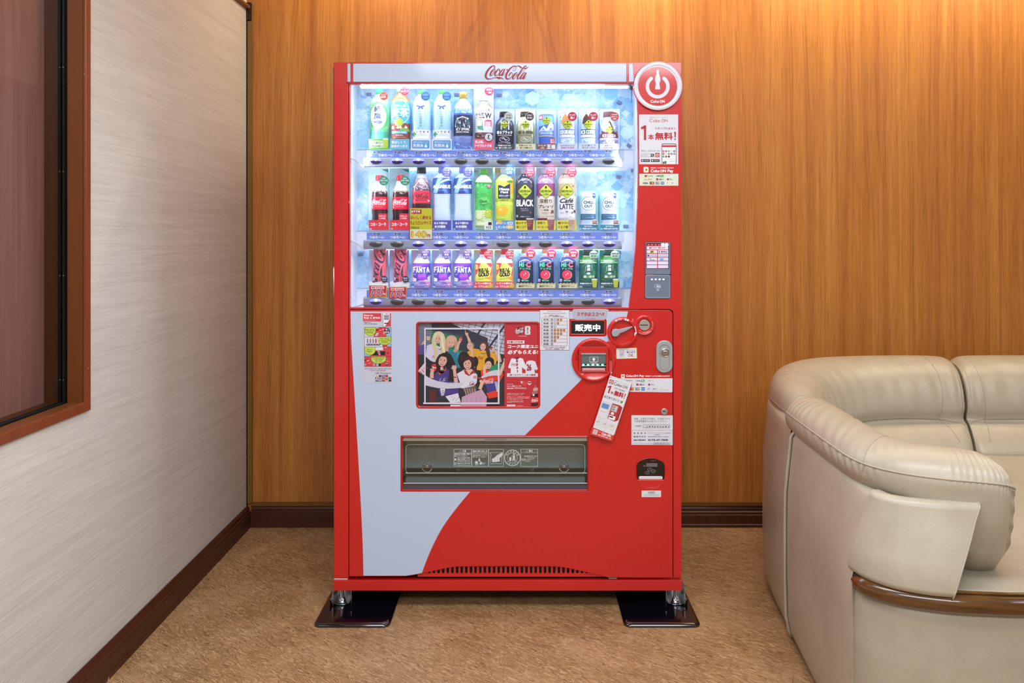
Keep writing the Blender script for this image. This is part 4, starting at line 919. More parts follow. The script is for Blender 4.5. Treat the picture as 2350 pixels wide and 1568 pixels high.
    for y in (576, 752, 928): a.line([(288, y), (768, y)], 4, K)
    a.text('Scan the QR Code to get the instructions', 288, 1132, 770, 1160, C('b05064')); a.text('in your own language.', 384, 1162, 674, 1190, C('b05064')); a.text('QR Translator', 484, 1210, 772, 1246, C('7c6a78'))
    def flag(x, y, c): 
        for i, q_ in enumerate(c[1:]):
            n = len(c)-1
            if c[0] == 'h': a.rect(x, y+28*i/n, x+48, y+28*(i+1)/n, C(q_))
            else: a.rect(x+48*i/n, y, x+48*(i+1)/n, y+28, C(q_))
    FL = [[('h', 'f0f0f4'), ('h', 'b02838', '2a2a60'), ('v', '3a3a80', 'e0c0c8', '3a3a80'), ('h', 'b02030'), ('h', 'f0f0f4')], [('v', '22284c', 'f0f0f4', 'a8303c'), ('h', 'b86870', '9aa0a8', '7a9a8a'), ('h', '22201c', 'b8303c', 'd8b040'), ('h', 'b83034', 'e0b040', 'b83034'), ('v', '1c5038', 'a8242c')], [('h', 'c8c8d8', '3a3c98', '982840'), ('v', '2a7048', 'f0f0f0', 'a82a38'), ('h', 'b01c2c'), ('h', 'b8303c', 'f0f0f4'), ('h', '16181c')]]
    for j in range(3):
        for i in range(5): flag(486+59*i, 1261+42*j, FL[j][i])
    a.circ(510, 1275, 9, C('b02838')); a.circ(746, 1275, 7, C('703a60')); a.circ(628, 1360, 6, C('e8c040'))
sticker('instruction_sticker', rrect(831.5, 715.6, 901.5, 879.5, 1), 'long comic strip sticker explaining how to buy a drink', f, d=-.0006, m=M('#c9d1e4', .4))
# ------------------------------------------------------------------ coin return cup
b = MB(); q2 = lambda x, y: (1440+x/12.06, 1030+y/12.06)
HC = H_COIN; n = len(HC); cxm = sum(p[0] for p in HC)/n; cym = sum(p[1] for p in HC)/n
rows = [[fp(cxm+(x-cxm)*k, cym+(y-cym)*k, d) for x, y in HC] for k, d in ((1.0, .001), (.97, -.0015), (.93, .002), (.93, .045))]
b.grid(rows, REDP, wrap=True); b.add([fp(cxm+(x-cxm)*.93, cym+(y-cym)*.93, .045) for x, y in HC], [tuple(range(n))], M('#5a4850', .4))
lp = [p for p in HC if p[1] > 1101]; lp = [(cxm+(x-cxm)*.93, cym+(y-cym)*.93) for x, y in lp]
lp = sorted(lp, key=lambda p: p[0]); 
plate(b, [(1461.2, 1101.5)]+cmr([(1461.5, 1104), (1467, 1112), (1479, 1117.6), (1493, 1118.3), (1507, 1117.6), (1519, 1112), (1524.6, 1104)], 3)+[(1525, 1101.5)], [], .002, .03, REDP, .002)
o = b.build('coin_return_cup', vm); tag(o, 'red rimmed coin return cup'); 
b = MB(); P = [(1460.7, 1100.8), (1460.9, 1069)]+cmr([(1460.9, 1069), (1468, 1059.5), (1480, 1054.6), (1493, 1053.2), (1506, 1054.6), (1518, 1059.5), (1525, 1069)], 3)+[(1525.2, 1100.8)]
plate(b, P, [], .006, .002, glass_mat((.55, .5, .53, 1), 1.5)); plate(b, rrect(1466, 1094, 1521, 1101, 3), [], .002, .006, M('#e3d4e2', .15, coat=1), .0015)
a = Art(flat(.0058), b, 3e-5); a.at(1440, 1030, 1/12.06)
for x, y in ((615, 575), (715, 625), (550, 665)): a.ring(x, y, 60, 9, C('8d8890'), ry=40); a.line([(x-18, y+10), (x+26, y-10)], 12, C('8d8890'))
a.text('返却口', 640, 320, 790, 350, C('8d8890')); a.rect(520, 400, 830, 500, M('#6e686c', .4)); a.text('硬貨', 440, 455, 500, 500, C('8d8890'))
tag(b.build('coin_flap', vm), 'smoky clear flap')
# ------------------------------------------------------------------ delivery flap
fq = lambda x, y: (900+x/5.109, 980+y/5.109)
b = MB(); plate(b, H_FLAP, [rrect(923.6, 1003.8, 1348.2, 1124.5, 1.5)], -.003, .02, REDP, .0015); tag(b.build('delivery_frame', vm), 'thin red frame round the delivery opening')
b = MB(); D2 = .10
x0, x1 = X(922), X(1349.5); zt, zb = Z(1002.5), Z(1126)
gi = M('#7f8486', .5); dk = M('#6b7276', .45)
b.box(x0, x1, DF+D2, DF+D2+.004, zb, zt, dk); b.box(x0-.002, x0+.001, DF+.018, DF+D2, zb, zt, dk); b.box(x1-.001, x1+.002, DF+.018, DF+D2, zb, zt, dk)
b.box(x0, x1, DF+.018, DF+D2, zt-.001, zt+.002, dk); b.box(x0, x1, DF+.018, DF+D2, zb-.002, zb+.001, M('#42454c', .4))
b.add([fp(925, 1100, .07), fp(1347, 1100, .07), fp(1347, 1092, .03), fp(925, 1092, .03)], [(0, 1, 2, 3)], gi)
plate(b, [(925, 1012), (1347, 1012), (1347, 1082), (925, 1082)], [], .078, .004, M('#b4b8ba', .5))
plate(b, [(925, 1076), (1347, 1076), (1347, 1088), (925, 1088)], [], .068, .01, M('#22302e', .4))
for xx in (1052, 1222): plate(b, [(xx-3.5, 1077), (xx+3.5, 1077), (xx+3.5, 1087), (xx-3.5, 1087)], [], .060, .008, M('#59615f', .4))
b.box(X(924), X(1348), DF+.005, DF+.028, Z(1124.5), Z(1112), M('#4b4d57', .35)); b.box(X(930), X(1343), DF+.012, DF+.045, Z(1112), Z(1097.5), M('#8595a3', .35, metal=.3))
b.box(X(924), X(1348), DF+.02, DF+.05, Z(1096), Z(1093.5), M('#2c3534', .4))
tag(b.build('delivery_bin', vm), 'grey recess where drinks drop')
b = MB(); plate(b, rrect(924.5, 1003.8, 1347.8, 1013, 1), [], .004, .012, M('#a49f99', .35, coat=.4), .0015)
plate(b, rrect(1113, 1003.6, 1161.5, 1008.6, 1), [], .001, .004, M('#8a8486', .3), .001)
plate(b, rrect(925, 1011.5, 1347.5, 1110, 3), [rrect(931.5, 1020.5, 1342.6, 1086, 6)], .003, .003, FLAPG)
plate(b, rrect(931.5, 1020.5, 1342.6, 1086, 6), [], .0035, .002, FLAPG)
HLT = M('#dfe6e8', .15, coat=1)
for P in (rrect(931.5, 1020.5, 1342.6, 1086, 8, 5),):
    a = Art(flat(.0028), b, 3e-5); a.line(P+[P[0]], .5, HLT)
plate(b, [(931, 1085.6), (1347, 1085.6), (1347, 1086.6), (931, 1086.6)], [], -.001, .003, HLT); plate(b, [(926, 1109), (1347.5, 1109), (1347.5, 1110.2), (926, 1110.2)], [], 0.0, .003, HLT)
for hx in (980.3, 1294.6):
    c_ = fp(hx, 1072.5, .0025); b.lathe([(.0165, 0), (.0163, .002), (.0145, .0035), (.0128, .0012), (.006, .0006)], glass_mat((.7, .73, .73, 1), 3), c=c_, n=36, axis='y')
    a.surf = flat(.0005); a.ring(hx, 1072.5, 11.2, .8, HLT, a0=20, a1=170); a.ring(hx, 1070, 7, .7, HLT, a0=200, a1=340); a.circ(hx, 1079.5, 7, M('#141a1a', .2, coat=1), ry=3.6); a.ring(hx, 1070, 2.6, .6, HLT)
a = Art(flat(.0026), b, 2e-5); a.at(900, 980, 1/5.109); Wt = C('ccd2d6')
for x0_, x1_ in ((723, 930), (933, 1130), (1133, 1306), (1510, 1706)):
    P = rrect(x0_, 262, x1_, 464, 6, 3); a.line(P+[P[0]], 4, Wt)
a.line([(723, 304), (930, 304)], 3, Wt); a.line([(723, 418), (930, 418)], 3, Wt); a.line([(933, 300), (1130, 300)], 3, Wt); a.line([(1510, 300), (1706, 300)], 3, Wt)
for x in (800, 1580): a.line([(x-14, 294), (x, 270), (x+14, 294), (x-14, 294)], 3, Wt)
a.text('注意', 822, 270, 868, 296, Wt, .03); a.text('警告', 1602, 270, 1648, 296, Wt, .03)
a.text('商品は1本毎に取り', 730, 308, 922, 328, Wt, .05); a.text('出してください', 730, 332, 882, 350, Wt, .05)
for j, t in enumerate(('特にびん商品の場合、', '衝撃の破損によりけ', 'がの恐れがあります')): a.text(t, 764, 354+19*j, 920, 370+19*j, Wt, .03)
for j, t in enumerate(('取出口より手へ手を', '入れないでください')): a.text(t, 764, 422+19*j, 916, 438+19*j, Wt, .03)
a.circ(741, 382, 14, Wt); a.ring(741, 436, 12, 4, Wt); a.line([(733, 428), (749, 444)], 4, Wt)
a.text('商品の取り出し方', 944, 272, 1118, 294, Wt, .04)
for j, t in enumerate(('たてになってでてきた', '商品は左右にずらして', '取り出してください')): a.text(t, 944, 304+20*j, 1115-15*(j == 2), 320+20*j, Wt, .03)
a.poly([(970, 405), (1000, 398), (1010, 430), (975, 435)], Wt); a.poly([(1015, 370), (1030, 370), (1032, 405), (1012, 405)], Wt); a.poly([(1035, 405), (1060, 415), (1050, 440), (1020, 440)], Wt); a.line([(970, 444), (1012, 444)], 6, Wt); a.line([(1055, 438), (1090, 420)], 6, Wt)
a.line([(1145, 300), (1296, 300)], 4, Wt); a.line([(1150, 300), (1165, 340)], 5, Wt); a.line([(1155, 340), (1155, 430), (1284, 430), (1284, 340)], 5, Wt); a.poly([(1170, 372), (1200, 360), (1230, 330), (1298, 296), (1298, 330), (1260, 365), (1262, 405), (1180, 415), (1170, 400)], Wt)
a.ring(1409, 362, 92, 8, Wt, n=40); a.ring(1409, 362, 58, 4, Wt, n=32); a.circ(1425, 320, 9, Wt); a.poly([(1418, 332), (1440, 335), (1440, 365), (1445, 400), (1432, 400), (1428, 368), (1420, 400), (1408, 400), (1415, 360)], Wt); a.poly([(1372, 355), (1400, 355), (1396, 400), (1376, 400)], Wt); a.line([(1395, 345), (1425, 340)], 5, Wt)
for i, ch in enumerate('のんだあとは'): t = math.radians(-150+24*i); a.text(ch, 1409+75*math.cos(t)-10, 362+75*math.sin(t)-10, 1409+75*math.cos(t)+10, 362+75*math.sin(t)+10, Wt, .05, rot=t+PI/2, keep=True)
for i, ch in enumerate('リサイクル'): t = math.radians(140-25*i); a.text(ch, 1409+75*math.cos(t)-10, 362+75*math.sin(t)-10, 1409+75*math.cos(t)+10, 362+75*math.sin(t)+10, Wt, .05, rot=t-PI/2, keep=True)
for j, t in enumerate(('転倒事故を防ぐため', 'に、上に乗らない、', '揺さぶらないで', 'ください')): a.text(t, 1548, 334+20*j, 1548+(150, 140, 110, 70)[j], 350+20*j, Wt, .03)
a.ring(1530, 382, 13, 4, Wt); a.line([(1522, 374), (1538, 390)], 4, Wt)
tag(b.build('delivery_flap', vm), 'clear hinged flap with white printed pictograms')

# ------------------------------------------------------------------ poster
b = MB(); plate(b, rrect(955.2, 738.3, 1239.2, 937.3, 8.5), [rrect(959.2, 741.6, 1234.8, 933.6, 6.5)], -.0035, .012, REDP, .003); tag(b.build('poster_frame', vm), 'rounded red poster frame')
b = MB(); plate(b, rrect(957.5, 740.5, 1237, 935, 8), [], .009, .002, C('3a4150')); a = Art(flat(.009), b, 1.6e-5); a.at(940, 720, 1/6.816); a.clip = (959, 741, 1235, 934)
DK = C('262c38'); BG2 = C('30404f')
a.rect(130, 140, 1490, 1460, DK); a.poly([(130, 140), (340, 140), (360, 300), (330, 520), (130, 560)], C('727e8c')); 
for k in range(5): a.line([(130, 250+60*k), (350, 300+55*k)], 3, C('4a525e'))
a.poly([(350, 250), (860, 330), (1220, 420), (1220, 620), (700, 620), (330, 480)], C('1f7a4c')); a.poly([(560, 340), (900, 400), (880, 620), (640, 600)], C('2a8f58')); a.poly([(350, 230), (900, 240), (1220, 360), (1220, 440), (860, 350), (350, 270)], C('2a3350'))
for k in range(3): a.line([(360, 250+12*k), (1200, 400+14*k)], 4, C('46507a'))
a.poly([(640, 140), (1485, 140), (1485, 640), (1250, 600), (1220, 420), (1050, 330), (860, 245), (650, 150)], C('c9cde0'))
for k in range(9): a.line([(700+110*k-120, 140), (560+110*k-120+60*0, 140+0)], 1, DK)
for k in range(10): a.line([(760+95*k, 140), (620+95*k, 480+30*k)], 7, DK)
for k in range(9): a.line([(640, 130+55*k-40), (1485, 330+62*k-40)], 7, DK)
a.line([(1060, 330), (1180, 140)], 26, DK); a.line([(1220, 560), (1485, 190)], 30, DK); a.poly([(880, 240), (1220, 380), (1220, 640), (1000, 620), (760, 560)], C('2b3344'))
a.poly([(1230, 780), (1485, 770), (1485, 900), (1230, 900)], C('1f9a6c')); a.rect(1340, 640, 1485, 780, C('20242c')); a.rect(1470, 700, 1486, 780, PAP)
SK = C('e6b8a0'); SK2 = C('d9a58c'); HB = C('17131a')
def face(x, y, r, tilt=0, sk=SK, lip='b03444', smile=1, ry=1.28):
    c, s_ = math.cos(tilt), math.sin(tilt); T = lambda u, v: (x+(u*c-v*s_)*r, y+(u*s_+v*c)*r)
    a.circ(x, y, r, sk, ry=r*ry, rot=tilt)
    for sg in (-1, 1):
        a.line([T(sg*.62, -.34), T(sg*.22, -.38)], r*.10, C('4a3228')); a.circ(*T(sg*.42, -.10), r*.17, C('221a1c'), ry=r*.08, rot=tilt, n=10); a.circ(*T(sg*.62, .25), r*.16, C('e8a498'), n=10)
    a.line([T(.02, 0), T(.10, .3), T(-.02, .34)], r*.07, C('c08a74'))
    a.poly([T(-.42, .50), T(.42, .50), T(.28, .86), T(0, .98), T(-.28, .86)], C(lip)); a.poly([T(-.32, .56), T(.32, .56), T(.2, .74), T(-.2, .74)], PURE)
def limb(pts, w_, m=SK): a.stroke([(x, y, w_) for x, y in pts] if not isinstance(w_, list) else [(p[0], p[1], q_) for p, q_ in zip(pts, w_)], m, 4)
def fist(x, y, r, m=SK):
    a.circ(x, y, r, m)
    for i in range(4): a.circ(x-r*.7+i*r*.46, y-r*.75, r*.27, m, ry=r*.5); 
# back row
limb([(60, 640), (160, 560), (220, 460), (250, 420)], [60, 52, 40, 34]); fist(292, 388, 30); a.poly([(130, 510), (240, 470), (270, 560), (240, 640), (140, 640)], C('5a4c92'))
a.poly([(270, 500), (360, 470), (560, 560), (540, 760), (460, 800), (320, 730), (250, 670)], C('dcd8ee')); a.stroke([(x, y, w_) for x, y, w_ in ((410, 320, 60), (380, 440, 70), (410, 600, 60), (400, 730, 40))], C('d9d0a2')); a.stroke([(500, 320, 70), (520, 440, 100), (520, 560, 90), (500, 640, 70)], C('d9d0a2')); a.circ(455, 350, 84, C('e2d9ae'), ry=74)
face(440, 400, 52, .1); a.stroke([(390, 350, 30), (420, 310, 30), (460, 305, 26)], C('e2d9ae')); a.stroke([(500, 340, 26), (512, 420, 26), (520, 500, 34), (550, 620, 30)], C('efe8c4')); a.poly([(380, 340), (440, 300), (430, 340), (395, 420)], C('e2d9ae'))
a.line([(450, 545), (470, 565), (500, 545)], 8, HB); a.logo(355, 650, 470, 705, C('b02848'), rot=.12, parts=[0, 2, 4])
a.poly([(130, 900), (240, 760), (330, 790), (220, 960)], C('e8d8e8')); a.poly([(260, 740), (420, 760), (440, 860), (240, 960)], C('1f2230'))
for k in range(4): a.line([(160+30*k, 900-28*k), (200+30*k, 940-25*k)], 10, C('b02a5c'))
a.poly([(600, 580), (740, 540), (800, 640), (795, 850), (660, 850), (600, 700)], C('1d7f98')); a.poly([(740, 560), (790, 640), (790, 800), (760, 840)], C('2da0b4'))
a.circ(655, 420, 88, C('cfa888'), ry=84); a.stroke([(590, 420, 50), (585, 510, 60), (590, 590, 46)], C('cfa888')); a.stroke([(720, 440, 60), (740, 530, 70), (700, 600, 44)], C('c79e7e')); face(645, 462, 52, .08); a.poly([(585, 440), (600, 370), (660, 350), (720, 380), (725, 450), (690, 400), (640, 415), (605, 420)], C('dcb898'))
limb([(740, 560), (765, 480), (780, 440)], [40, 30, 26]); a.poly([(760, 420), (790, 365), (830, 375), (815, 440), (775, 455)], C('d83c4c')); a.line([(775, 400), (818, 410)], 8, PURE); a.circ(782, 440, 20, SK)
# yellow pair
a.poly([(900, 600), (990, 540), (1100, 560), (1110, 700), (1010, 860), (960, 700)], C('e2a82a')); limb([(960, 560), (940, 440), (915, 370), (890, 320)], [60, 44, 32, 24]); limb([(890, 330), (875, 290), (866, 250)], [22, 12, 7]); a.circ(895, 320, 24, SK)
a.poly([(1040, 600), (1150, 570), (1300, 600), (1380, 700), (1340, 800), (1260, 760), (1200, 900), (1050, 880), (1060, 740)], C('e8b02e')); a.poly([(1300, 610), (1420, 640), (1440, 740), (1380, 740)], C('e2a82a'))
limb([(1420, 760), (1390, 680), (1340, 590), (1310, 560)], [50, 42, 34, 28]); a.poly([(1240, 500), (1290, 520), (1340, 570), (1320, 600), (1270, 560)], C('2a1618')); a.rect(1262, 512, 1292, 540, C('c02c3c')); fist(1308, 570, 26)
a.circ(958, 500, 56, C('8d7a74'), ry=60); face(945, 510, 46, -.1); limb([(960, 680), (980, 620), (965, 560)], [40, 34, 30]); a.circ(962, 560, 26, SK)
a.stroke([(1210, 500, 44), (1225, 580, 60), (1240, 660, 50), (1250, 700, 24)], C('4a2f2c')); a.circ(1160, 490, 62, C('5a3a34'), ry=52); face(1148, 520, 44, .12)
a.ring(1160, 600, 50, 10, C('2a8a70'), a0=20, a1=160, ry=26); a.logo(1070, 662, 1200, 720, C('b02828'), rot=.05, parts=[0, 2, 3, 4, 5, 6, 8])
a.circ(850, 720, 96, HB, ry=130); a.circ(1030, 750, 46, HB, ry=80); a.logo(812, 660, 870, 706, C('b83048'), parts=[0, 2])
# front row
a.stroke([(520, 660, 120), (470, 760, 130), (440, 900, 120), (420, 1060, 90)], HB); a.stroke([(600, 680, 120), (640, 800, 150), (660, 950, 150), (650, 1080, 130)], HB); a.circ(560, 700, 112, HB, ry=92)
a.poly([(400, 930), (560, 860), (660, 900), (780, 1000), (760, 1260), (480, 1290), (430, 1120), (380, 1020)], C('4a3c8c')); a.poly([(440, 900), (500, 950), (580, 830), (560, 900), (470, 960)], C('e8582c')); a.stroke([(640, 760, 60), (660, 900, 70), (640, 1060, 90)], HB)
face(516, 736, 68, .22, smile=1); a.poly([(440, 700), (470, 640), (540, 630), (600, 680), (605, 740), (570, 680), (500, 665), (465, 700), (450, 770)], HB); a.stroke([(500, 830, 40), (510, 880, 50)], SK)
a.poly([(350, 790), (410, 780), (424, 860), (400, 900), (350, 880)], C('dc3040')); a.line([(352, 830), (418, 850)], 12, PURE); limb([(350, 1010), (350, 930), (360, 880)], [60, 56, 40])
for k in range(4): limb([(320+8*k, 870+14*k), (385, 850+18*k)], 12)
limb([(730, 1080), (710, 940), (700, 860)], [60, 50, 44]); fist(700, 850, 36); a.line([(665, 985), (730, 995)], 14, C('2c2c38')); a.circ(662, 850, 14, C('7fa8d8'))
a.logo(470, 1005, 590, 1060, PURE, rot=-.08, parts=[0, 8, 9]); a.poly([(480, 1170), (560, 1160), (540, 1280), (500, 1285)], PURE)
for k in range(4): a.line([(500, 1190+24*k), (545, 1210+24*k)], 9, C('4a3c8c'))
a.poly([(740, 940), (860, 870), (1000, 880), (1060, 960), (1050, 1080), (980, 1160), (820, 1170), (780, 1050)], C('e9e6f2')); a.poly([(848, 880), (880, 870), (930, 950), (1000, 870), (1040, 940), (1000, 930), (930, 975), (870, 940)], C('b8283c'))
a.circ(940, 760, 96, C('371420'), ry=96); a.stroke([(980, 780, 60), (985, 850, 56)], C('371420')); face(905, 790, 62, -.12); a.poly([(835, 780), (850, 700), (920, 670), (990, 700), (980, 760), (930, 720), (880, 735), (850, 760)], C('4a1828')); a.stroke([(925, 880, 46), (930, 930, 44)], SK); a.poly([(880, 880), (980, 860), (940, 960)], SK)
a.rect(1000, 970, 1046, 1012, C('c83048')); 
for k in range(3): a.line([(1004, 980+12*k), (1044, 980+12*k)], 4, PURE)
a.poly([(1110, 900), (1150, 860), (1370, 920), (1450, 880), (1470, 960), (1380, 1120), (1140, 1080)], C('e23e28')); a.poly([(1180, 1100), (1380, 1040), (1385, 1260), (1230, 1240)], C('443a90')); a.poly([(1200, 1240), (1380, 1190), (1385, 1300), (1240, 1330)], C('e23e28')); limb([(1400, 960), (1450, 850), (1485, 760)], [50, 46, 44])
for k in range(4): a.line([(1330+12*k, 1060), (1370+8*k, 1220)], 5, PURE)
a.circ(1250, 745, 72, HB, ry=66); a.stroke([(1300, 740, 36), (1312, 800, 26)], HB); face(1232, 800, 50, .05, lip='a02438'); a.poly([(1180, 790), (1190, 710), (1260, 690), (1310, 730), (1300, 780), (1270, 735), (1210, 745)], HB); limb([(1180, 960), (1170, 900), (1168, 850)], [50, 46, 34])
for k in range(4): limb([(1165+10*k, 870), (1150+14*k, 800)], 12)
a.poly([(1085, 900), (1105, 890), (1112, 940), (1122, 980), (1120, 1100), (1065, 1100), (1062, 980), (1080, 940)], C('26141a')); a.rect(1066, 990, 1120, 1020, C('c02c3c')); limb([(1100, 1180), (1130, 1080), (1100, 1040)], [50, 50, 40])
a.logo(1145, 1015, 1320, 1095, PURE, rot=-.08); a.logo(870, 1060, 1015, 1125, C('b02848'), rot=-.15, parts=[8, 9, 10, 11, 12, 14, 15])
a.poly([(830, 1170), (1040, 1120), (1050, 1280), (900, 1300)], C('6f5a52'))
for k in range(5): a.line([(860+40*k, 1170), (890+36*k, 1290)], 12, C('b8a49c'))
a.poly([(820, 1300), (1130, 1180), (1210, 1300), (1200, 1460), (800, 1460)], C('c9a0c0'))
for k in range(4): a.line([(900+70*k, 1290), (880+80*k, 1450)], 5, C('a87ca0'))
a.poly([(430, 1290), (640, 1280), (640, 1460), (400, 1460)], C('2b3240')); a.poly([(560, 1290), (760, 1240), (800, 1380), (640, 1390)], C('e4e2ee')); a.poly([(1210, 1330), (1385, 1300), (1385, 1460), (1200, 1460)], C('14161c')); a.poly([(220, 1120), (440, 1120), (430, 1380), (220, 1380)], C('2a2c38')); a.poly([(300, 1200), (420, 1200), (420, 1380), (320, 1380)], C('5c2630'))
for k in range(6): a.circ(660+22*k, 1300+((k*37) % 60), 6, C('2a2a30'))
a.text('Real Gals', 470, 1330, 590, 1366, C('15151a'), shear=.4); a.rect(640, 1420, 800, 1460, C('e4e2ee'))
# ribbon and white frame
rb = cmr([(236, 955), (330, 1010), (450, 1055), (600, 1078), (760, 1080), (920, 1050), (1050, 1020), (1130, 975), (1240, 905), (1330, 880), (1390, 878)], 4)
rb2 = cmr([(1390, 968), (1330, 965), (1240, 985), (1160, 1020), (1050, 1070), (900, 1130), (760, 1165), (600, 1172), (440, 1160), (320, 1135), (236, 1112)], 4)
a.poly([(236, 955), (330, 1010), (450, 1055), (600, 1078), (760, 1080), (870, 1064), (790, 1160), (600, 1172), (440, 1160), (320, 1135), (236, 1112)], C('cfd3e2')); a.poly([(1120, 985), (1240, 905), (1330, 880), (1390, 878), (1390, 968), (1330, 965), (1240, 975), (1130, 1010)], C('cfd3e2'))
a.poly([(870, 1064), (1050, 1020), (1060, 1050), (850, 1160), (790, 1160)], PAP); a.logo(868, 1058, 1018, 1125, C('b02848'), rot=-.17, parts=[8, 9, 10, 11, 12, 14, 15], fat=1.2)
a.line([(243, 220), (243, 1400)], 22, PAP); a.line([(1395, 230), (1393, 1400)], 24, PAP); a.line([(232, 232), (1407, 232)], 24, PAP); a.line([(215, 1398), (1407, 1398)], 24, PAP)
a.text('(C) THE COCA-COLA CO.', 160, 1440, 270, 1450, PAP)
# red half
a.rect(1484, 130, 2020, 1470, C('c62c3c')); a.at(1150, 740, 1/8.04)
a.circ(345, 148, 70, C('2a2026')); a.poly([(280, 190), (410, 90), (390, 200), (310, 210)], C('c8c8d0')); a.circ(345, 148, 60, C('7a2634')); a.logo(266, 105, 412, 195, PURE, rot=-.18, fat=1.25)
a.rect(438, 66, 540, 146, PAP, 24); a.rect(438, 142, 540, 226, PAP, 24); a.poly([(472, 90), (506, 90), (500, 140), (492, 150), (502, 186), (474, 186), (484, 150), (476, 140)], C('9a8246')); a.text('FIFA', 466, 192, 512, 206, C('3a3c44'), .04); a.text('OFFICIAL PARTNER', 328, 244, 474, 258, C('f0c0c6'), .04)
a.rect(113, 330, 430, 388, PAP); a.text('先着10万名様', 130, 340, 400, 378, C('a02848'), .04)
a.text('コーク限定ユニ', 118, 408, 684, 478, PURE, .05, shear=.15); a.text('必ずもらえる!', 118, 504, 682, 584, PURE, .05, shear=.15)
a.poly([(245, 650), (330, 645), (400, 665), (466, 820), (420, 860), (388, 820), (386, 935), (176, 935), (180, 830), (165, 852), (128, 825), (185, 670)], C('e6e8f4')); a.poly([(230, 650), (320, 620), (345, 650), (290, 690), (250, 660), (235, 680)], C('7a2440')); a.logo(186, 742, 308, 802, C('b02840'), fat=1.2)
for k in range(4): a.rect(275+6*k, 690+62*k*1.0, 312, 732+62*k, C('b02840') if k % 2 else C('8a3a60'))
a.poly([(470, 720), (520, 700), (580, 700), (630, 720), (680, 858), (640, 880), (618, 850), (620, 935), (452, 935), (450, 860), (430, 870)], C('dfe2f0')); a.text('26', 468, 765, 562, 892, C('9c2448'), .05)
a.rect(110, 935, 684, 998, PAP); a.text('選べるデザイン全10種類', 158, 948, 636, 984, C('a02848'), .03); a.text('※デザインは選べる全10種からお選びいただけます。詳しくはキャンペーンサイトをご覧', 110, 1004, 680, 1014, C('f4ccd0'))
a.poly([(355, 1090), (372, 1076), (390, 1094), (402, 1084), (404, 1126), (366, 1122), (378, 1108)], PURE); a.circ(432, 1126, 46, C('d8404e')); a.circ(522, 1120, 48, C('d83440')); a.circ(522, 1116, 34, C('ecc6cc')); a.poly([(492, 1098), (552, 1098), (548, 1118), (496, 1118)], C('5a2430'))
a.text('[応募方法]', 108, 1128, 226, 1146, PURE); a.text('キャップ裏のコードを', 110, 1160, 372, 1182, PURE, .05); a.text('Coke ON. アプリでスキャン', 108, 1196, 466, 1226, PURE, .05)
for y0_, x1_, t in ((1302, 424, '応募期間 2026年1月19日〜 4月30日'), (1326, 400, '※期間はなくなり次第終了いたします'), (1362, 530, '対象製品 コカ・コーラ各種500mlPET 700mlPET'), (1384, 516, '　　各、ゼロシュガー各サイズPET及び対象製品'), (1406, 400, '※一部対象外製品がございます'), (1440, 416, '※コードの利用には通信が必要です。通信料は'), (1462, 416, 'お客様負担となります。詳しくはサイトへ')):
    a.text(t, 108, y0_, x1_, y0_+14, C('f4ccd0'), .04)
a.rect(106, 1512, 262, 1552, PAP, 4); a.text('コカ・コーラボトラーズ', 130, 1520, 220, 1540, GR); a.text('ミナサマ飲料株式会社', 275, 1526, 412, 1546, PURE)
bt = [(612, 1160), (650, 1160), (655, 1200), (684, 1250), (690, 1300), (690, 1560), (555, 1560), (552, 1330), (575, 1260), (608, 1200)]
a.poly(bt, C('a86a64')); a.poly([(556, 1320), (690, 1310), (690, 1372), (553, 1376)], C('2a1214')); a.rect(553, 1372, 690, 1482, C('c82430')); a.logo(560, 1396, 700, 1464, PURE, rot=-.15, fat=1.2); a.rect(553, 1482, 690, 1560, C('401a1c')); a.circ(598, 1335, 20, PAP); a.poly([(596, 1210), (680, 1200), (684, 1250), (590, 1262)], C('d8a8a4'))
tag(b.build('poster', vm), 'poster of cheering young women in football shirts beside a red panel')
b = MB(); plate(b, rrect(959, 741.4, 1235, 933.8, 6), [], .004, .0015, glass_mat((.98, .98, 1, 1), .6)); tag(b.build('poster_cover', vm), 'clear poster cover')

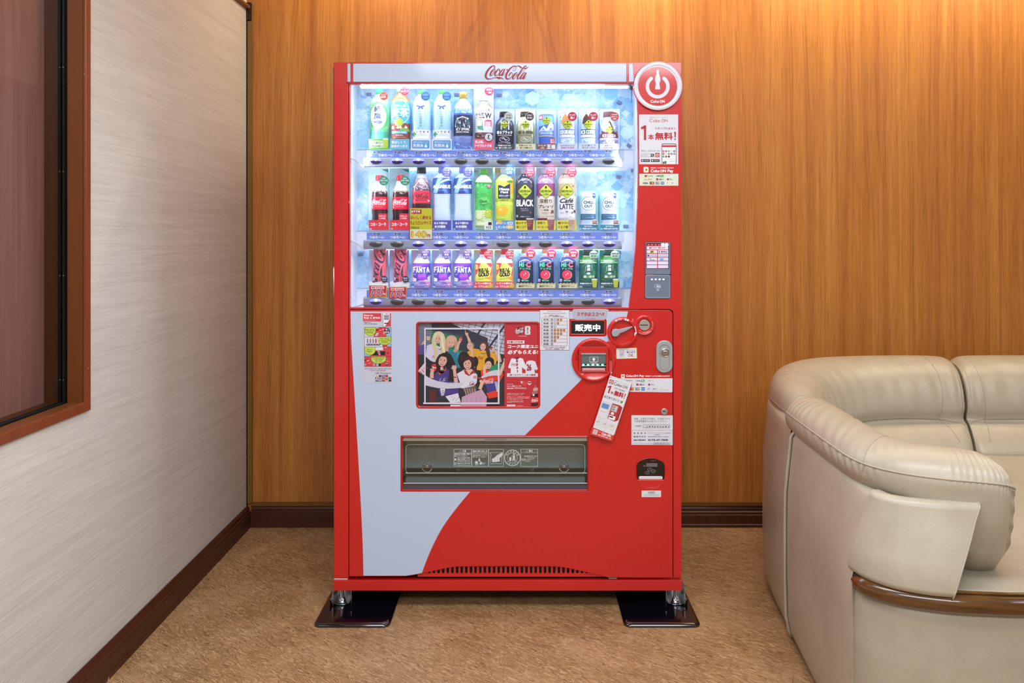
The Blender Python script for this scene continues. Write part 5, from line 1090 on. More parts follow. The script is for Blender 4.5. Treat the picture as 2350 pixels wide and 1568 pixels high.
# ================================================================== drink samples standing in the display
DS = .05; SS = (DF+DS)/F
class Samp:
    """one display sample: parts body, cap, caption card ... ; x is measured from its middle line, y down the photo"""
    def __init__(s, name, cx, base, label, cat, group):
        s.cx = cx; s.base = base; s.root = empty(name, fp(cx, base, DS)+Vector((0, .022, 0))); tag(s.root, label, cat, group)
        s.yc = DF+DS+.022
    def surf(s, prof, k=.8, g=1.6):
        P = sorted(prof)
        def dep(r, x): return math.sqrt(max(r*r-(x-s.cx)**2, 0))
        def f(px, py, h):
            n = math.floor(px/g); t = px/g-n; xa, xb = n*g, (n+1)*g
            if py <= P[0][0]: ra = rb = P[0][1]; u = 0
            elif py >= P[-1][0]: ra = rb = P[-1][1]; u = 0
            else:
                for (a, ra), (b_, rb) in zip(P, P[1:]):
                    if a <= py <= b_ and b_ > a: u = (py-a)/(b_-a); break
            q = [(1-t)*dep(r, xa)+t*dep(r, xb) for r in (ra, rb)]
            v = fp(px, py, DS); v.y = s.yc-k*((1-u)*q[0]+u*q[1])*SS-h
            return v
        return f
    def body(s, name, prof, mats, fn=None, label=None, k=.8):
        """prof (y, r) from the top down; mats one per gap"""
        P = prof; b = MB(); n = 40
        b.lathe([(r*SS, (s.base-y)*SS) for y, r in P], None, c=(s.root.location.x, s.yc, fp(0, s.base, DS).z), n=n, sy=k, mats=mats if isinstance(mats, list) else [mats]*(len(P)-1))
        if fn:
            a = Art(s.surf(P, k), b, 4e-5, gx=1.6, gy=sorted(y for y, r in P), h0=.0005); a.tf = lambda x, y: (s.cx+x, y)
            R = max(r for y, r in P); a.clip = (s.cx-R+.15, 0, s.cx+R-.15, 2000); fn(a)
        o = b.build(name, s.root)
        if label: o['label'] = label
        return o
    def flat(s, name, pts, m, fn=None, d=.026, th=.0012, label=None):
        b = MB(); plate(b, [(s.cx+x, y) for x, y in pts], [], d, th, m, 0); a = Art(flat(d), b, 3e-5, h0=.0001); a.tf = lambda x, y: (s.cx+x, y)
        if fn: fn(a)
        o = b.build(name, s.root)
        if label: o['label'] = label
        return o
    def disc(s, x, y, r, m, lines, tm=None, rim=None):
        def f(a):
            if rim: a.circ(x, y, r, rim); a.circ(x, y, r*.92, m)
            for (t, x0, y0, x1, y1) in lines: a.text(t, x+x0, y+y0, x+x1, y+y1, tm or PURE, .05)
        s.flat('round_badge', ell(x, y, r, n=32), m, f, d=.018)
    def clone(s, cx, label):
        r = s.root.copy(); COL.objects.link(r); r.location.x += (cx-s.cx)*SS; r['label'] = label
        for ch in list(s.root.children):
            c = ch.copy(); COL.objects.link(c); c.parent = r
        return r
K_ = C('181820')
def diamond(a, y, r, fat=1):
    a.poly(ell(0, y, r, r*1.0, 4, 0) if False else [(0, y-r), (r*.25, y-r*.85), (r*.92, y-r*.16), (r*.96, y), (r*.92, y+r*.16), (r*.25, y+r*.85), (0, y+r), (-r*.25, y+r*.85), (-r*.92, y+r*.16), (-r*.96, y), (-r*.92, y-r*.16), (-r*.25, y-r*.85)], C('23330e'))
    q = r*.93; a.poly([(0, y-q), (q*.25, y-q*.85), (q*.92, y-q*.16), (q*.96, y), (q*.92, y+q*.16), (q*.25, y+q*.85), (0, y+q), (-q*.25, y+q*.85), (-q*.92, y+q*.16), (-q*.96, y), (-q*.92, y-q*.16), (-q*.25, y-q*.85)], C('b8cc30'))
    a.circ(0, y-r*.55, r*.15, K_, ry=r*.19); a.text('GEORGIA', -r*.82, y-r*.20, r*.82, y+r*.14, K_, .05); a.text('Coffee', -r*.42, y+r*.22, r*.42, y+r*.52, K_, .02, shear=.35); a.text('EST. 1975', -r*.25, y+r*.6, r*.25, y+r*.7, K_)
def card(s, y0, m, fn, w_=22.5, y1=None): return s.flat('caption_card', [(-w_, y0), (w_, y0), (w_, y1 or s.base), (-w_, y1 or s.base)], m, fn, d=.024)
def back(s, y0, m, fn=None, w_=23): return s.flat('backing_card', [(-w_, y0), (w_, y0), (w_, s.base), (-w_, s.base)], m, fn, d=.103)
CX = [869+48.2*i-.3*(i > 5) for i in range(12)]
G1, G2, G3 = 'drink samples on the top shelf', 'drink samples on the middle shelf', 'drink samples on the bottom shelf'
B1, B2, B3 = 343, 528.5, 661
CLR = M('#d4ecf4', .12, coat=1); WC = M('#f1f6fa', .3, coat=.5)
# top shelf
s = Samp('tea_bottle', CX[0], B1, 'green tea bottle with a white oval label and orange badge, leftmost on the top shelf', 'bottle', G1)
def f(a):
    a.rect(-23, 238, 23, 300, C('7fd49a')); a.circ(0, 268, 21, C('4fb86c'), ry=34, n=40); a.circ(-1, 267, 18.5, C('a9e4a8'), ry=30, n=40); a.circ(-2, 266, 17.5, C('e6f4f4'), ry=25, n=40)
    a.ring(2, 268, 20, 1.6, C('62c676'), ry=31, a0=-80, a1=80); a.rect(-23, 300, 23, 318, C('4fae9a')); a.rect(-23, 296, 23, 302, C('68c08a'))
    a.text('綾鷹', -10, 242, 6, 275, C('35406a'), .02, vert=True); a.text('あやたか', 8, 244, 13, 272, C('35406a'), .02, vert=True)
    a.poly([(-12, 278), (-8, 279), (-4, 277), (0, 276), (4, 277), (8, 279), (11, 278), (5, 285), (-6, 285)], C('4c5a8a')); a.text('急須で入れたような', -2, 291, 1, 311, C('4a6a7a'), 0, vert=True); a.text('にごりの旨み', 4, 291, 7, 311, C('4a6a7a'), 0, vert=True)
s.body('body', [(210, 7.5), (215, 8.5), (219, 12), (226, 18), (236, 22), (260, 23), (318, 23), (342, 22)], [CLR, CLR, CLR, C('a8dcc8'), C('8ad8ac'), C('8ad0b4'), C('7cc4a8')], f)
s.body('cap', [(201, 8), (202, 9), (213, 9.2), (214, 8.8)], M('#3fcf88', .35)); s.disc(11.5, 220.5, 9.8, M('#e0562c', .4), [('たっぷり', -6, -5.5, 6, -2.5), ('650', -7.5, -1.5, 5, 5)], rim=C('f6d8c0'))
card(s, 319, C('74c860'), lambda a: (a.rect(-21.5, 323, 12, 339, C('d8f0c8'), 3), a.text('まるで淹れたて', -20, 325, 10, 330.5, C('2c5a48'), .02), a.text('一杯目の味わい', -20, 333, 11, 338, C('2c5a48'), .02), a.poly([(9, 318), (22, 318), (21, 338), (12, 340)], C('b8d84a')), a.rect(9, 317, 22, 321, C('c8f0dc'), 1.5)))
s = Samp('tea_bottle', CX[1], B1, 'amber barley tea bottle with a sky blue label and pink badge on the top shelf', 'bottle', G1)
def f(a):
    a.rect(-23, 233, 23, 283, C('4cacdc')); a.ring(0, 257, 21.5, 1.8, WHT, ry=28, n=44); a.text('やかんの', -15, 239, 14, 246, PURE, .03); a.text('麦茶', -19, 247, 20, 269, PURE, .03)
    a.rect(-23, 283, 23, 319, C('8c4436')); a.poly([(-6, 268), (2, 272), (0, 288), (-9, 289), (-12, 282)], C('e4ddc8')); a.circ(0, 281, 9, C('a8c850')); a.line([(-6, 269.5), (-2, 267.5), (5, 268)], 1, K_); a.circ(-1, 272, .9, K_)
    for x in (-16, -4, 2, 14): a.poly([(x-4, 294), (x, 288), (x+4, 292), (x+2, 297)], C('cfd0c8'))
    a.poly([(-2, 300), (8, 293), (22, 296), (22, 302)], C('7cae3a')); a.rect(-19, 301, 17, 307, C('5ab4e2')); a.text('カフェインゼロ', -16, 302, 14, 306, PURE, .03); a.text('ミネラル', -9, 309, 8, 312.5, PURE, .04); a.line([(-14, 315.5), (14, 315.5)], .8, C('d8b49c'))
s.body('body', [(208, 7.5), (214, 9), (218, 14), (226, 20), (233, 22.5), (319, 22.5), (342, 22)], [M('#c87a30', .15, coat=1)]*4+[C('4cacdc'), C('8c4436')], f)
s.body('cap', [(195, 8), (196, 9), (207, 9.4), (209, 8.8)], M('#8fd4ea', .35)); s.disc(11.5, 208.5, 10.5, M('#f0487c', .4), [('たっぷり', -7, -7.5, 7, -4), ('650', -8.5, -2.5, 8.5, 4), ('ml', -3, 5, 3, 7.5)], rim=C('f8b8cc'))
card(s, 319, C('6cc4ea'), lambda a: (a.text('香ばしくて、', -19, 323, 17, 330, PURE, .06), a.text('後味すっきり', -20, 332, 18, 339, PURE, .06)))
s = Samp('water_bottle', CX[2], B1, 'pale blue green-capped water bottle, nearer the amber barley tea', 'bottle', G1)
def f(a):
    m = C('3c5a96'); a.poly([(-2.5, 240), (2.5, 240), (1, 243), (-1, 243)], C('9cc0e8')); a.poly([(-1, 244), (-9, 241), (-9.5, 244), (-3, 246)], m); a.poly([(1, 244), (9, 241), (9.5, 244), (3, 246)], m); a.poly([(-2, 244), (-6, 249), (-5, 252), (-2, 249), (0, 246), (2, 249), (5, 252), (6, 249), (2, 244)], m)
    for i, ch in enumerate('ILOHAS'): a.text(ch, -3.2, 253.5+6.6*i, 3.2, 259+6.6*i, m, 0, rot=PI/2, keep=True)
    a.circ(-5, 294, 1, m); a.rect(-23, 298, 23, 319, C('e4e6f6'))
    g = C('1f9a5c'); a.poly(sum([[(-15+9*math.sin(PI*k/4)*(.45 if k % 2 else .75), 308-10*math.cos(PI*k/4)*(.4 if k % 2 else .75))] for k in range(8)], []), g); a.text('い・ろ・は・す', -10, 300, 18, 305.5, K_, .04); a.line([(-8, 308.5), (14, 308.5)], .7, C('9aa8c0')); a.line([(-8, 311.5), (14, 311.5)], .7, C('9aa8c0'))
s.body('body', [(213, 7), (217, 10), (224, 15), (236, 20), (252, 22), (300, 22), (342, 21.5)], [M('#cfeef8', .15, coat=1)]*3+[M('#b0d8f4', .15, coat=1), M('#a2ccf2', .15, coat=1), C('dfe3f6')], f)
s.body('cap', [(206, 7.4), (207, 8), (215, 8.4), (216, 8)], M('#58d050', .35)); s.disc(11, 221, 10.5, C('3f8ed6'), [('水源地の', -7, -6, 7, -1), ('天然水', -6, 1.5, 6, 6)], tm=C('8cc0ea'), rim=C('5aa2e0'))
card(s, 319.5, C('eef2fc'), lambda a: (a.rect(-20.5, 322, 20.5, 341, C('5ba4e6'), 3), a.text('地元のおいしい', -17, 324, 17, 329, C('b8dcf6'), .03), a.text('天然水', -18, 330, 7, 338, PURE, .04), a.circ(12, 336, 3, PURE), a.poly([(10, 334), (12, 329), (14, 334)], PURE)))
s.clone(CX[3], 'pale blue green-capped water bottle, next to the gold-capped bottle')
s = Samp('soda_bottle', CX[4], B1, 'clear sparkling water bottle with a gold cap and dark navy label', 'bottle', G1)
def f(a):
    a.rect(-23, 263, 23, 311, C('1f2644')); a.rect(-23, 260, 23, 264, C('3a58b4')); a.poly([(-14, 271), (-8, 270), (0, 267), (8, 270), (14, 271), (12, 276), (9, 272.5), (0, 270), (-9, 272.5), (-12, 276)], C('b8c8e0')); a.circ(0, 273, 1.8, C('b04a68'))
    random.seed(5)
    for k in range(26): x = random.uniform(-17, 17); y = random.uniform(274, 290); a.poly([(x-1.2, y+5), (x, y-3), (x+1.2, y+5)], C(random.choice(('b8ccd0', '7c98a4', 'e0ecf0', '5a7484'))))
    a.text('ICY SPARK', -15, 294, 16, 300, PURE, .03, shear=.1); a.text('STRONG TANSAN', -15, 302, 14, 305, PURE, .04)
    for k in range(8): a.line([(18+.4*(k % 2), 267+5*k), (21, 267+5*k)], .7, C('8c98b8'))
def blob(a, y0, y1, seed, cols):
    random.seed(seed)
    for k in range(22): a.circ(random.uniform(-19, 19), random.uniform(y0, y1), random.uniform(.8, 3.5), C(random.choice(cols)), ry=random.uniform(.5, 1.6), rot=random.uniform(-.6, .6), n=9)
s.body('body', [(224, 8), (229, 9), (234, 15), (241, 19), (249, 21.5), (263, 22), (311, 22), (342, 21.5)], [CLR, CLR, CLR, M('#a4c4f0', .1, coat=1), M('#88aee8', .1, coat=1), C('1f2644'), M('#8ca4e8', .1, coat=1)], lambda a: (blob(a, 246, 260, 2, ('5f86d0', 'c4dcf8', '7c9ce0')), blob(a, 315, 340, 3, ('5f78c8', 'b4c8f4', '98a8ec')), f(a)))
s.body('cap', [(209, 8), (210, 9), (216, 9.3), (217, 9), (223, 9.5), (224, 9)], M('#d8b65c', .3, metal=.3))
s = Samp('tea_bottle', CX[5], B1, 'brown health tea bottle with a white label and pink card, right of the gold-capped bottle', 'bottle', G1)
def f(a):
    a.rect(-21, 250, 21, 304, C('e3e3f2')); a.circ(12, 252, 5, C('f0f2fa')); a.ring(12, 252, 5, .5, C('7888a8')); a.circ(12, 252, 1.2, K_, ry=2); a.text('特定保健用食品', -17, 254.5, 2, 256.5, C('6a7088'))
    a.text('からだ', -19, 259, 1, 266, C('20222c'), .04); a.text('すこやか茶', -19, 268, 2, 272, C('20222c'), .04); a.text('W', 3, 259, 18, 272, C('20222c'), .04); a.circ(18.5, 271, .9, K_)
    a.poly([(-17, 275), (-4, 275), (-2, 288), (0, 300), (-14, 296)], C('58a88c')); a.rect(-17, 276, -4, 289, C('e8e0d4')); a.poly([(2, 278), (8, 275), (18, 275), (18, 290), (2, 290)], C('b83a58')); a.rect(3, 279, 16, 290, C('e8b8c0')); a.rect(4, 292, 16, 301, C('cdd4ec'))
    blob(a, 305, 318, 8, ('5c3c3c', '9a7c74', 'c4a89c', '40282c'))
s.body('body', [(230, 8), (234, 8.5), (238, 14), (244, 19), (249, 20.5), (304, 21), (342, 21)], [CLR, M('#b08a6a', .15, coat=1), M('#b87a5c', .15, coat=1), M('#c89a88', .15, coat=1), C('e3e3f2'), C('7c5c58')], f)
s.body('cap', [(215, 9), (216, 10), (228, 10), (230, 9.6)], WC); back(s, 197, C('dce9f2')); s.disc(12.5, 209, 10.3, M('#f0487c', .4), [('食事と', -6.5, -5.5, 7, -.5), ('一緒に', -6.5, 1, 7, 6)])
def f(a): a.text('史上初。', -20, 322, 0, 329, PURE, .06); a.text('トリプルトク水', -20, 331, 19, 338, PURE, .06)
card(s, 319, C('ee5c84'), f); s.disc(11.5, 315, 9.5, C('e8ecf4'), [], rim=C('2c3444'))
s.flat('round_badge', ell(11.5, 315, 6, n=24), C('8c98b0'), lambda a: (a.circ(11.5, 315, 5.4, PURE), a.poly([(10, 310), (14, 310), (12, 314), (14, 320), (12, 320), (10, 316), (8, 320), (7.5, 319), (9.5, 314)], K_)), d=.0165)
def canbottle(i, name, label, bodyc, capc, dia, txt, txtc, cardc, cardt, cardtc, badge, y0=255):
    s = Samp(name, CX[i], B1, label, 'bottle', G1)
    def f(a):
        if i < 8:
            for x in (-9, 8): a.rect(x, 278, x+3, 298, M('#'+('c9ccd0' if i == 6 else 'f2f2ea'), .3))
        diamond(a, *dia); a.text(txt, -18, 300, 18, 308, txtc, .04); a.line([(-16, 310.5), (16, 310.5)], .9, txtc); a.ring(0, 320, 11, .9, C('c8ccd4'), ry=6); a.stroke([(-7, 321, .4), (-3, 317, 2), (3, 322, 2.2), (7, 319, .4)], C('c8ccd4')); a.text('ブラック無糖', -14, 327, 13, 329.5, txtc)
    s.body('body', [(y0+12, 12), (y0+16, 13), (y0+22, 19), (y0+30, 21.5), (300, 21.5), (342, 21.5)], bodyc, f)
    s.body('cap', [(y0, 11.4), (y0+1, 12), (y0+2, 11.4), (y0+5, 12.2), (y0+11, 12.4), (y0+12.5, 12)], capc)
    back(s, 250, C('b9c8ec' if i == 6 else 'd9dcd0'))
    card(s, 330.5, cardc, lambda a: (a.text(cardt[0], -15, 332, 14, 336, cardtc, .05), a.text(cardt[1], -13, 337.5, 16, 341.5, cardtc, .05), a.rect(-21, 338, -16, 341, C('b8bcc8')))); s.disc(9.5, 267.5, 10.2, badge[0], [('さらに', -6, -5, 6, -1), ('香り高い', -6, 1, 7, 5)], tm=badge[1], rim=C('d8dce4')); return s
canbottle(6, 'coffee_bottle', 'black aluminium coffee bottle with a green diamond logo on the top shelf', M('#45495c', .25, metal=.4), M('#1b1c22', .3), (286, 10), '香るブラック', PURE, C('33364a'), ('手淹れのような', '香りと深いコク'), PURE, (C('c9d4cc'), C('3a3f3a')))
canbottle(7, 'coffee_bottle', 'pale gold aluminium coffee bottle with a dark round badge on the top shelf', M('#c6caa4', .25, metal=.4), M('#3b3a2c', .3), (286, 10), '香る微糖', C('4a4a3a'), C('e6e2b8'), ('手淹れのような', '香りと芳醇なコク'), C('3a3828'), (C('4c3040'), PURE))
def can(i, base, name, label, grp, top, r, m, fn, bandm=None):
    s = Samp(name, CX[i], base, label, 'can', grp)
    s.body('body', [(top, r-2.5), (top+2, r-.6), (top+3.5, r), (base-3.5, r), (base-2, r-.8), (base-.4, r-2.5)], m, fn)
    s.body('rim', [(top-1, r-2.2), (top-.6, r-1.8), (top+.2, r-2.2)], SILV); return s
def f(a):
    a.poly([(-17, 266), (17, 266), (17, 330), (-17, 330)], C('3c64c4')); a.poly([(-17, 266), (17, 266), (17, 280), (-17, 290)], C('7ab4e8')); a.poly([(-17, 300), (-6, 288), (0, 296), (6, 284), (12, 278), (17, 286), (17, 304), (-17, 308)], C('dce8f8')); a.poly([(-17, 304), (-8, 294), (2, 302), (10, 292), (17, 300), (17, 312), (-17, 312)], C('5a80cc'))
    diamond(a, 277, 10); a.text('EMERALD', -12, 297, 14, 301.5, C('cfe4f8'), .03); a.text('MOUNTAIN', -14, 303, 15, 307.5, C('cfe4f8'), .03); a.rect(-17, 311, 17, 313, C('c8c098')); a.rect(-17, 264, -9, 274, C('c03048')); a.text('缶最', -16, 266, -10, 272, PURE, .03)
s = can(8, B1, 'coffee_can', 'slim blue coffee can with a mountain picture on the top shelf', G1, 262, 17, C('4468c4'), f); back(s, 250, C('b8ccf0'))
card(s, 330, C('7a5048'), lambda a: (a.text('コーヒーの', -20, 332, -2, 336, PURE, .05), a.text('王道', 0, 331, 21, 342, PURE, .07), a.poly([(-16, 342), (-9, 336), (-2, 342)], C('c8a088')), a.rect(8, 317, 19, 332, C('c03a50')), a.text('香りと\n旨みの', 9, 319, 18, 329, PURE, .03)))
def icecan(i, label, band, txt, top, card_):
    def f(a):
        a.rect(-17, 252, 17, 296, C('b8cce8')); blob(a, 262, 292, i, top); a.text('とろける味わい', -15, 256, 0, 259, C('c04a6a')); a.circ(-6, 268, 9, C('f0e6dc'), ry=8); a.poly([(-12, 270), (-5, 260), (2, 270), (8, 280), (-14, 284)], C(top[0]))
        a.rect(-17, 296, 17, 309, band); a.text(txt, -16.5, 298, 16.5, 307.5, PURE, .05); a.rect(-17, 309, 17, 315, C('e8ecf6')); a.text('氷がおいしい ミルク感', -15, 310.5, 15, 313.5, C('3c58a0')); a.rect(-17, 315, 17, 316.5, band); a.rect(-17, 316.5, 17, 330, C('b4c8ec')); blob(a, 318, 330, i+4, ('d4e0f6', '8ca4dc', 'e8f0fa')); diamond(a, 286, 11.5)
    s = can(i, B1, 'coffee_can', label, G1, 252, 17, C('b8cce8'), f); back(s, 249, C('c0d8f4')); s.disc(11, 267.5, 10.5, C('c42848'), [('たっぷり', -6.5, -6, 6.5, -1.5), ('濃い', -5, 0, 5, 6)])
    card(s, 329.5, C('d4e0f4'), lambda a: (a.text(card_[0], -17, 332, 17, 336, C('4a4a70'), .03), a.text(card_[1], -15, 337.5, 15, 341, card_[2], .04)))
icecan(9, 'pale blue iced coffee can with a cream swirl and blue band on the top shelf', C('4868b8'), 'ICE CAFE AULAIT', ('c88a50', 'e8d8b8', '8a5a34'), ('ミルクのやさしいコク', '国産牛乳使用', C('c04090')))
icecan(10, 'pale blue iced coffee can with a chocolate swirl and dark green band', C('1c5850'), 'ICE COFFEE', ('4a2c28', 'd8c8b8', '2c1c1c'), ('コク深くて', '甘さすっきり', C('4a4a58')))
s = Samp('cocoa_bottle', CX[11], B1, 'brown-capped iced cocoa bottle at the right end of the top shelf', 'bottle', G1)
def f(a):
    a.poly([(-22, 258), (22, 258), (22, 306), (-22, 306)], C('92a8dc')); a.circ(-2, 290, 17, C('e8eaf4'), ry=14); a.stroke([(-4, 284, 1), (0, 279, 3), (3, 286, 3), (6, 292, 2), (9, 300, 3)], C('3c2028')); a.poly([(-18, 300), (-8, 304), (0, 296), (14, 304), (18, 300), (18, 312), (-18, 312)], C('6a3840'))
    a.rect(-22, 307, 22, 316, C('6a3844')); a.text('ICE COCOA', -16, 308, 15, 315, PURE, .05); a.rect(-22, 317, 22, 320.5, C('ecdce4')); blob(a, 322, 330, 6, ('d4e0f6', '8c5460', 'e8f0fa')); diamond(a, 298, 10)
s.body('body', [(267, 12), (270, 12.5), (278, 17), (290, 21), (300, 21.5), (342, 21.5)], [C('b4c0e4'), C('98a8dc'), C('92a8dc'), C('92a8dc'), C('a8b4e0')], f)
s.body('cap', [(255, 12), (256.5, 13), (260, 12.6), (261, 13), (266, 13), (267.5, 12.6)], C('6a4048')); back(s, 250, C('cfe0f6')); s.disc(11.5, 267.5, 10, C('c83a44'), [('北海道産', -6.5, -6, 6.5, -3), ('生クリーム', -7, -1.5, 7, 2.5), ('使用', -4, 3.5, 4, 7)], rim=C('e4785c'))
card(s, 330, C('e0e4f4'), lambda a: (a.text('なめらかな', -11, 332, 11, 336, C('7a3a58'), .03), a.text('ココアの味わい', -14, 337.5, 16, 341.5, C('7a3a58'), .03)))
# middle shelf
s = Samp('cola_bottle', CX[0], B2, 'red-capped cola bottle with a green badge, leftmost on the middle shelf', 'bottle', G2)
def f(a): a.rect(-23, 453, 23, 480.5, M('#e0183c', .35)); a.logo(-17, 457, 17, 471, PURE, fat=1.15); a.text('ORIGINAL TASTE', -9, 473.5, 9, 475.5, C('f0b0b8')); a.rect(-17, 472, -14.5, 478, C('f0c0c8')); a.logo(-13, 443, 4, 449, C('8a7070'), parts=[0, 2, 4])
s.body('body', [(413, 9), (417, 9.3), (425, 12), (437, 16.5), (441, 18), (452, 18.5), (480, 18.5), (484, 19), (495, 17.5), (505, 18.5), (527, 18)], [CLR, CLR, CLR, M('#8c7468', .15, coat=1), M('#3a1a24', .12, coat=1), C('e0183c'), M('#301420', .12, coat=1), M('#38182a', .12, coat=1), M('#301420', .12, coat=1), M('#301420', .12)], f)
s.body('cap', [(401.5, 9), (402.5, 9.8), (413, 10), (414.5, 9.6)], M('#d8203c', .35)); back(s, 386, C('c6ecf0'), lambda a: (a.poly([(0, 386), (22, 386), (22, 396)], C('1f9a7a')), a.text('350ml', 2, 386, 21, 389, PURE, .05))); s.disc(11.5, 415, 10.8, C('14987a'), [('100%', -4, -7, 4, -4), ('リサイクル', -9, -3, 9, 2), ('ペット', -5, 3, 5, 8)])
s.flat('caption_card', [(-23, 505), (-1, 505), (-1, 491), (0, 490), (17, 490), (18.5, 491.5), (18.5, 505), (22.5, 506), (22.5, 528), (-22, 528)], M('#ee2c44', .4), lambda a: (a.text('コカ・コーラ', -19, 511, 17, 519, PURE, .06), a.text('このおいしさ、', 0, 494, 17, 498, PURE, .03), a.text('この爽快感。', 1, 499.5, 16, 503, PURE, .03), a.rect(-21, 524, -16, 526.5, C('f6ccd4'))), d=.024)
s.clone(CX[1], 'red-capped cola bottle with a green badge on the middle shelf, beside the yellow 140 card')
s = Samp('cola_bottle', CX[2], B2, 'black-capped cola bottle with a red label and black script, behind the yellow 140 card', 'bottle', G2)
def f(a): a.rect(-22, 439.5, 22, 466.5, M('#dc3850', .35)); a.logo(-18, 442, 19, 457, C('2a1018'), fat=1.15); a.text('ZERO SUGAR', -13, 458, 13, 460.5, C('4a1824'), .03); a.circ(18, 461, 1.8, PURE); blob(a, 410, 437, 12, ('5a4854', 'a898a8', '3c2c3a', 'c8b8c4'))
s.body('body', [(396, 8.5), (402, 9.5), (408, 12), (418, 17), (428, 20.5), (438, 21.5), (467, 21.5), (527, 21)], [CLR, CLR, M('#a89498', .12, coat=1), M('#7c6470', .12, coat=1), M('#665060', .12, coat=1), C('dc3850'), M('#382432', .12, coat=1)], f)
s.body('cap', [(383, 10), (384, 10.8), (395, 11), (397, 10.4)], M('#2c3038', .3))
s = Samp('sports_drink_bottle', CX[3]-.8, B2, 'pale sports drink bottle with a blue label, beside the yellow 140 card', 'bottle', G2)
def f(a):
    a.rect(-22, 409, 22, 444.5, C('2f4494')); a.poly([(-22, 444.5), (-8, 409), (2, 409), (-10, 444.5)], C('8cb8f0')); a.poly([(2, 409), (16, 444.5), (8, 444.5), (-4, 420)], C('4c7cd0')); a.stroke([(-8, 424, .5), (4, 416, 4), (14, 412.5, 5), (22, 411, 5)], C('c8dcf4')); a.text('AQUARIUS', -20.5, 424, 20.5, 434, PURE, .05); a.text('ADVANCE HYDRATION', -12, 436, 12, 437.5, C('a8c0f0'))
    for k in range(3): a.ring(0, 470, 10+2.5*k, .5, C('dce8fa'), ry=22+3*k, a0=20, a1=160)
s.body('body', [(396, 8), (399, 9), (404, 15), (408, 19), (412, 21), (442, 21), (447, 19.5), (475, 19), (500, 21), (527, 21)], [CLR, M('#d8e8f8', .15, coat=1), M('#d4e4f8', .15, coat=1), C('2f4494'), C('2f4494'), M('#d2e2f8', .15, coat=1), M('#cfe0f8', .15, coat=1), M('#cfe0f8', .15, coat=1), M('#cfe0f8', .15, coat=1)], f)
s.body('cap', [(383, 8), (384, 8.8), (393, 9), (395, 9)], M('#98a8e8', .35)); s.disc(12, 395, 10.8, C('6a72d8'), [('アミノ酸', -7, -6.5, 7, -2), ('クエン酸', -7, -.5, 7, 3.5), ('+BCAA', -6, 5, 6, 8)])
card(s, 506, C('4a52b8'), lambda a: (a.text('水より優れた', -17, 509, 14, 515, PURE, .06), a.text('水分補給', -16, 517, 10, 523.5, PURE, .06), a.line([(-12, 526), (14, 526)], .8, C('a8b0e8')), a.rect(-21, 524.5, -16, 527, C('c8ccf0'))))
s.clone(CX[4]-.8, 'pale sports drink bottle with a blue label, beside the green juice bottle')
s = Samp('juice_bottle', CX[5]-.5, B2, 'green-capped white grape juice bottle on the middle shelf', 'bottle', G2)
def f(a):
    a.rect(-20, 418, 20, 482, C('4ab85c')); blob(a, 418, 430, 21, ('1f8a3c', '8cdc7c', '2ca050')); blob(a, 440, 482, 22, ('34a048', '9ce08c', 'c8ecb4', '5cc464')); a.rect(-20, 418, 20, 421, C('2f9c48')); a.circ(0, 461, 13, C('68c464'), ry=8); a.text('Qoo', -12, 458, 10, 467, C('1c7440'), .08, keep=True); a.circ(13, 427, 5, C('a84a70')); a.text('果汁\n入り', 10, 424, 16, 430, PURE); a.circ(-10, 495, 8, C('dce8a8'), ry=9); a.circ(12, 490, 9, C('b8cc3c'), ry=10); a.circ(9, 486, 1, PURE); a.rect(-20, 512, 20, 517, C('e8f0c8')); a.rect(-20, 519.5, 20, 521, C('3ca05c')); blob(a, 484, 510, 24, ('dcecb8', 'c4dca0'))
s.body('body', [(399, 8.5), (403, 9), (408, 15), (414, 19), (430, 20), (455, 18.5), (480, 19.5), (521, 20), (527, 19.5)], [CLR, M('#e4f0c8', .15, coat=1), M('#e0ecc0', .15, coat=1), C('d4ecb0'), C('8cd484'), C('a0dc94'), C('dcebb8'), C('dcebb8')], f)
s.body('cap', [(388, 7.5), (389, 8), (393, 8.4), (394, 10), (398, 10.2), (400, 9.6)], M('#6cc83c', .35)); back(s, 385, C('d8f0e4'), lambda a: (a.text('Qoo', -22, 391, -13, 395, C('3c8a80'), .03), a.text('白ぶどう', 6, 390, 20, 393, C('a8d0b8'))), w_=22)
s.flat('caption_card', [(2, 509), (12, 507), (21, 509), (21, 527), (2, 527)], C('eef6f0'), lambda a: (a.rect(11, 510, 19, 517, K_), a.text('425', 5, 519, 18, 525, C('5c6c70'), .04)), d=.024)
s = Samp('juice_bottle', CX[6], B2, 'yellow lemonade bottle with a navy book-shaped label', 'bottle', G2)
def f(a):
    a.poly([(-22, 416), (22, 416), (22, 506), (-22, 506)], C('c8dc54')); a.circ(16, 428, 13, C('e8b030'), ry=18, rot=.3); a.circ(12, 417, 7, C('3c9c3c'), ry=3); a.poly([(-15, 425), (-9, 425), (-1, 429), (6, 425), (13, 421), (13, 456), (-15, 456)], C('1c2248')); a.text('Minute', -12, 431, 11, 437.5, PURE, .05); a.text('Maid', -9, 438.5, 8, 444, PURE, .05); a.text('ゼロシュガー', -13, 447, 11, 451.5, PURE, .03); a.text('ZERO SUGAR', -8, 452.8, 8, 454.4, C('8c94c0'))
    a.text('レモネード', -10, 458, 8, 461.5, C('3c4010'), .04); a.text('甘さすっきり', -9, 465, 7, 467.3, C('5c6018')); a.text('ビタミンC', -9, 469, 9, 471, C('5c6018')); a.circ(-5, 484, 14, C('f0b82c'), ry=11, rot=-.25); a.circ(-9, 480, 4, C('f8d870'), ry=2.4); a.line([(-18, 503.5), (2, 503.5)], .7, C('7c8c2c')); a.text('果汁10%', 16, 487, 18, 503, C('5c6018'), vert=True)
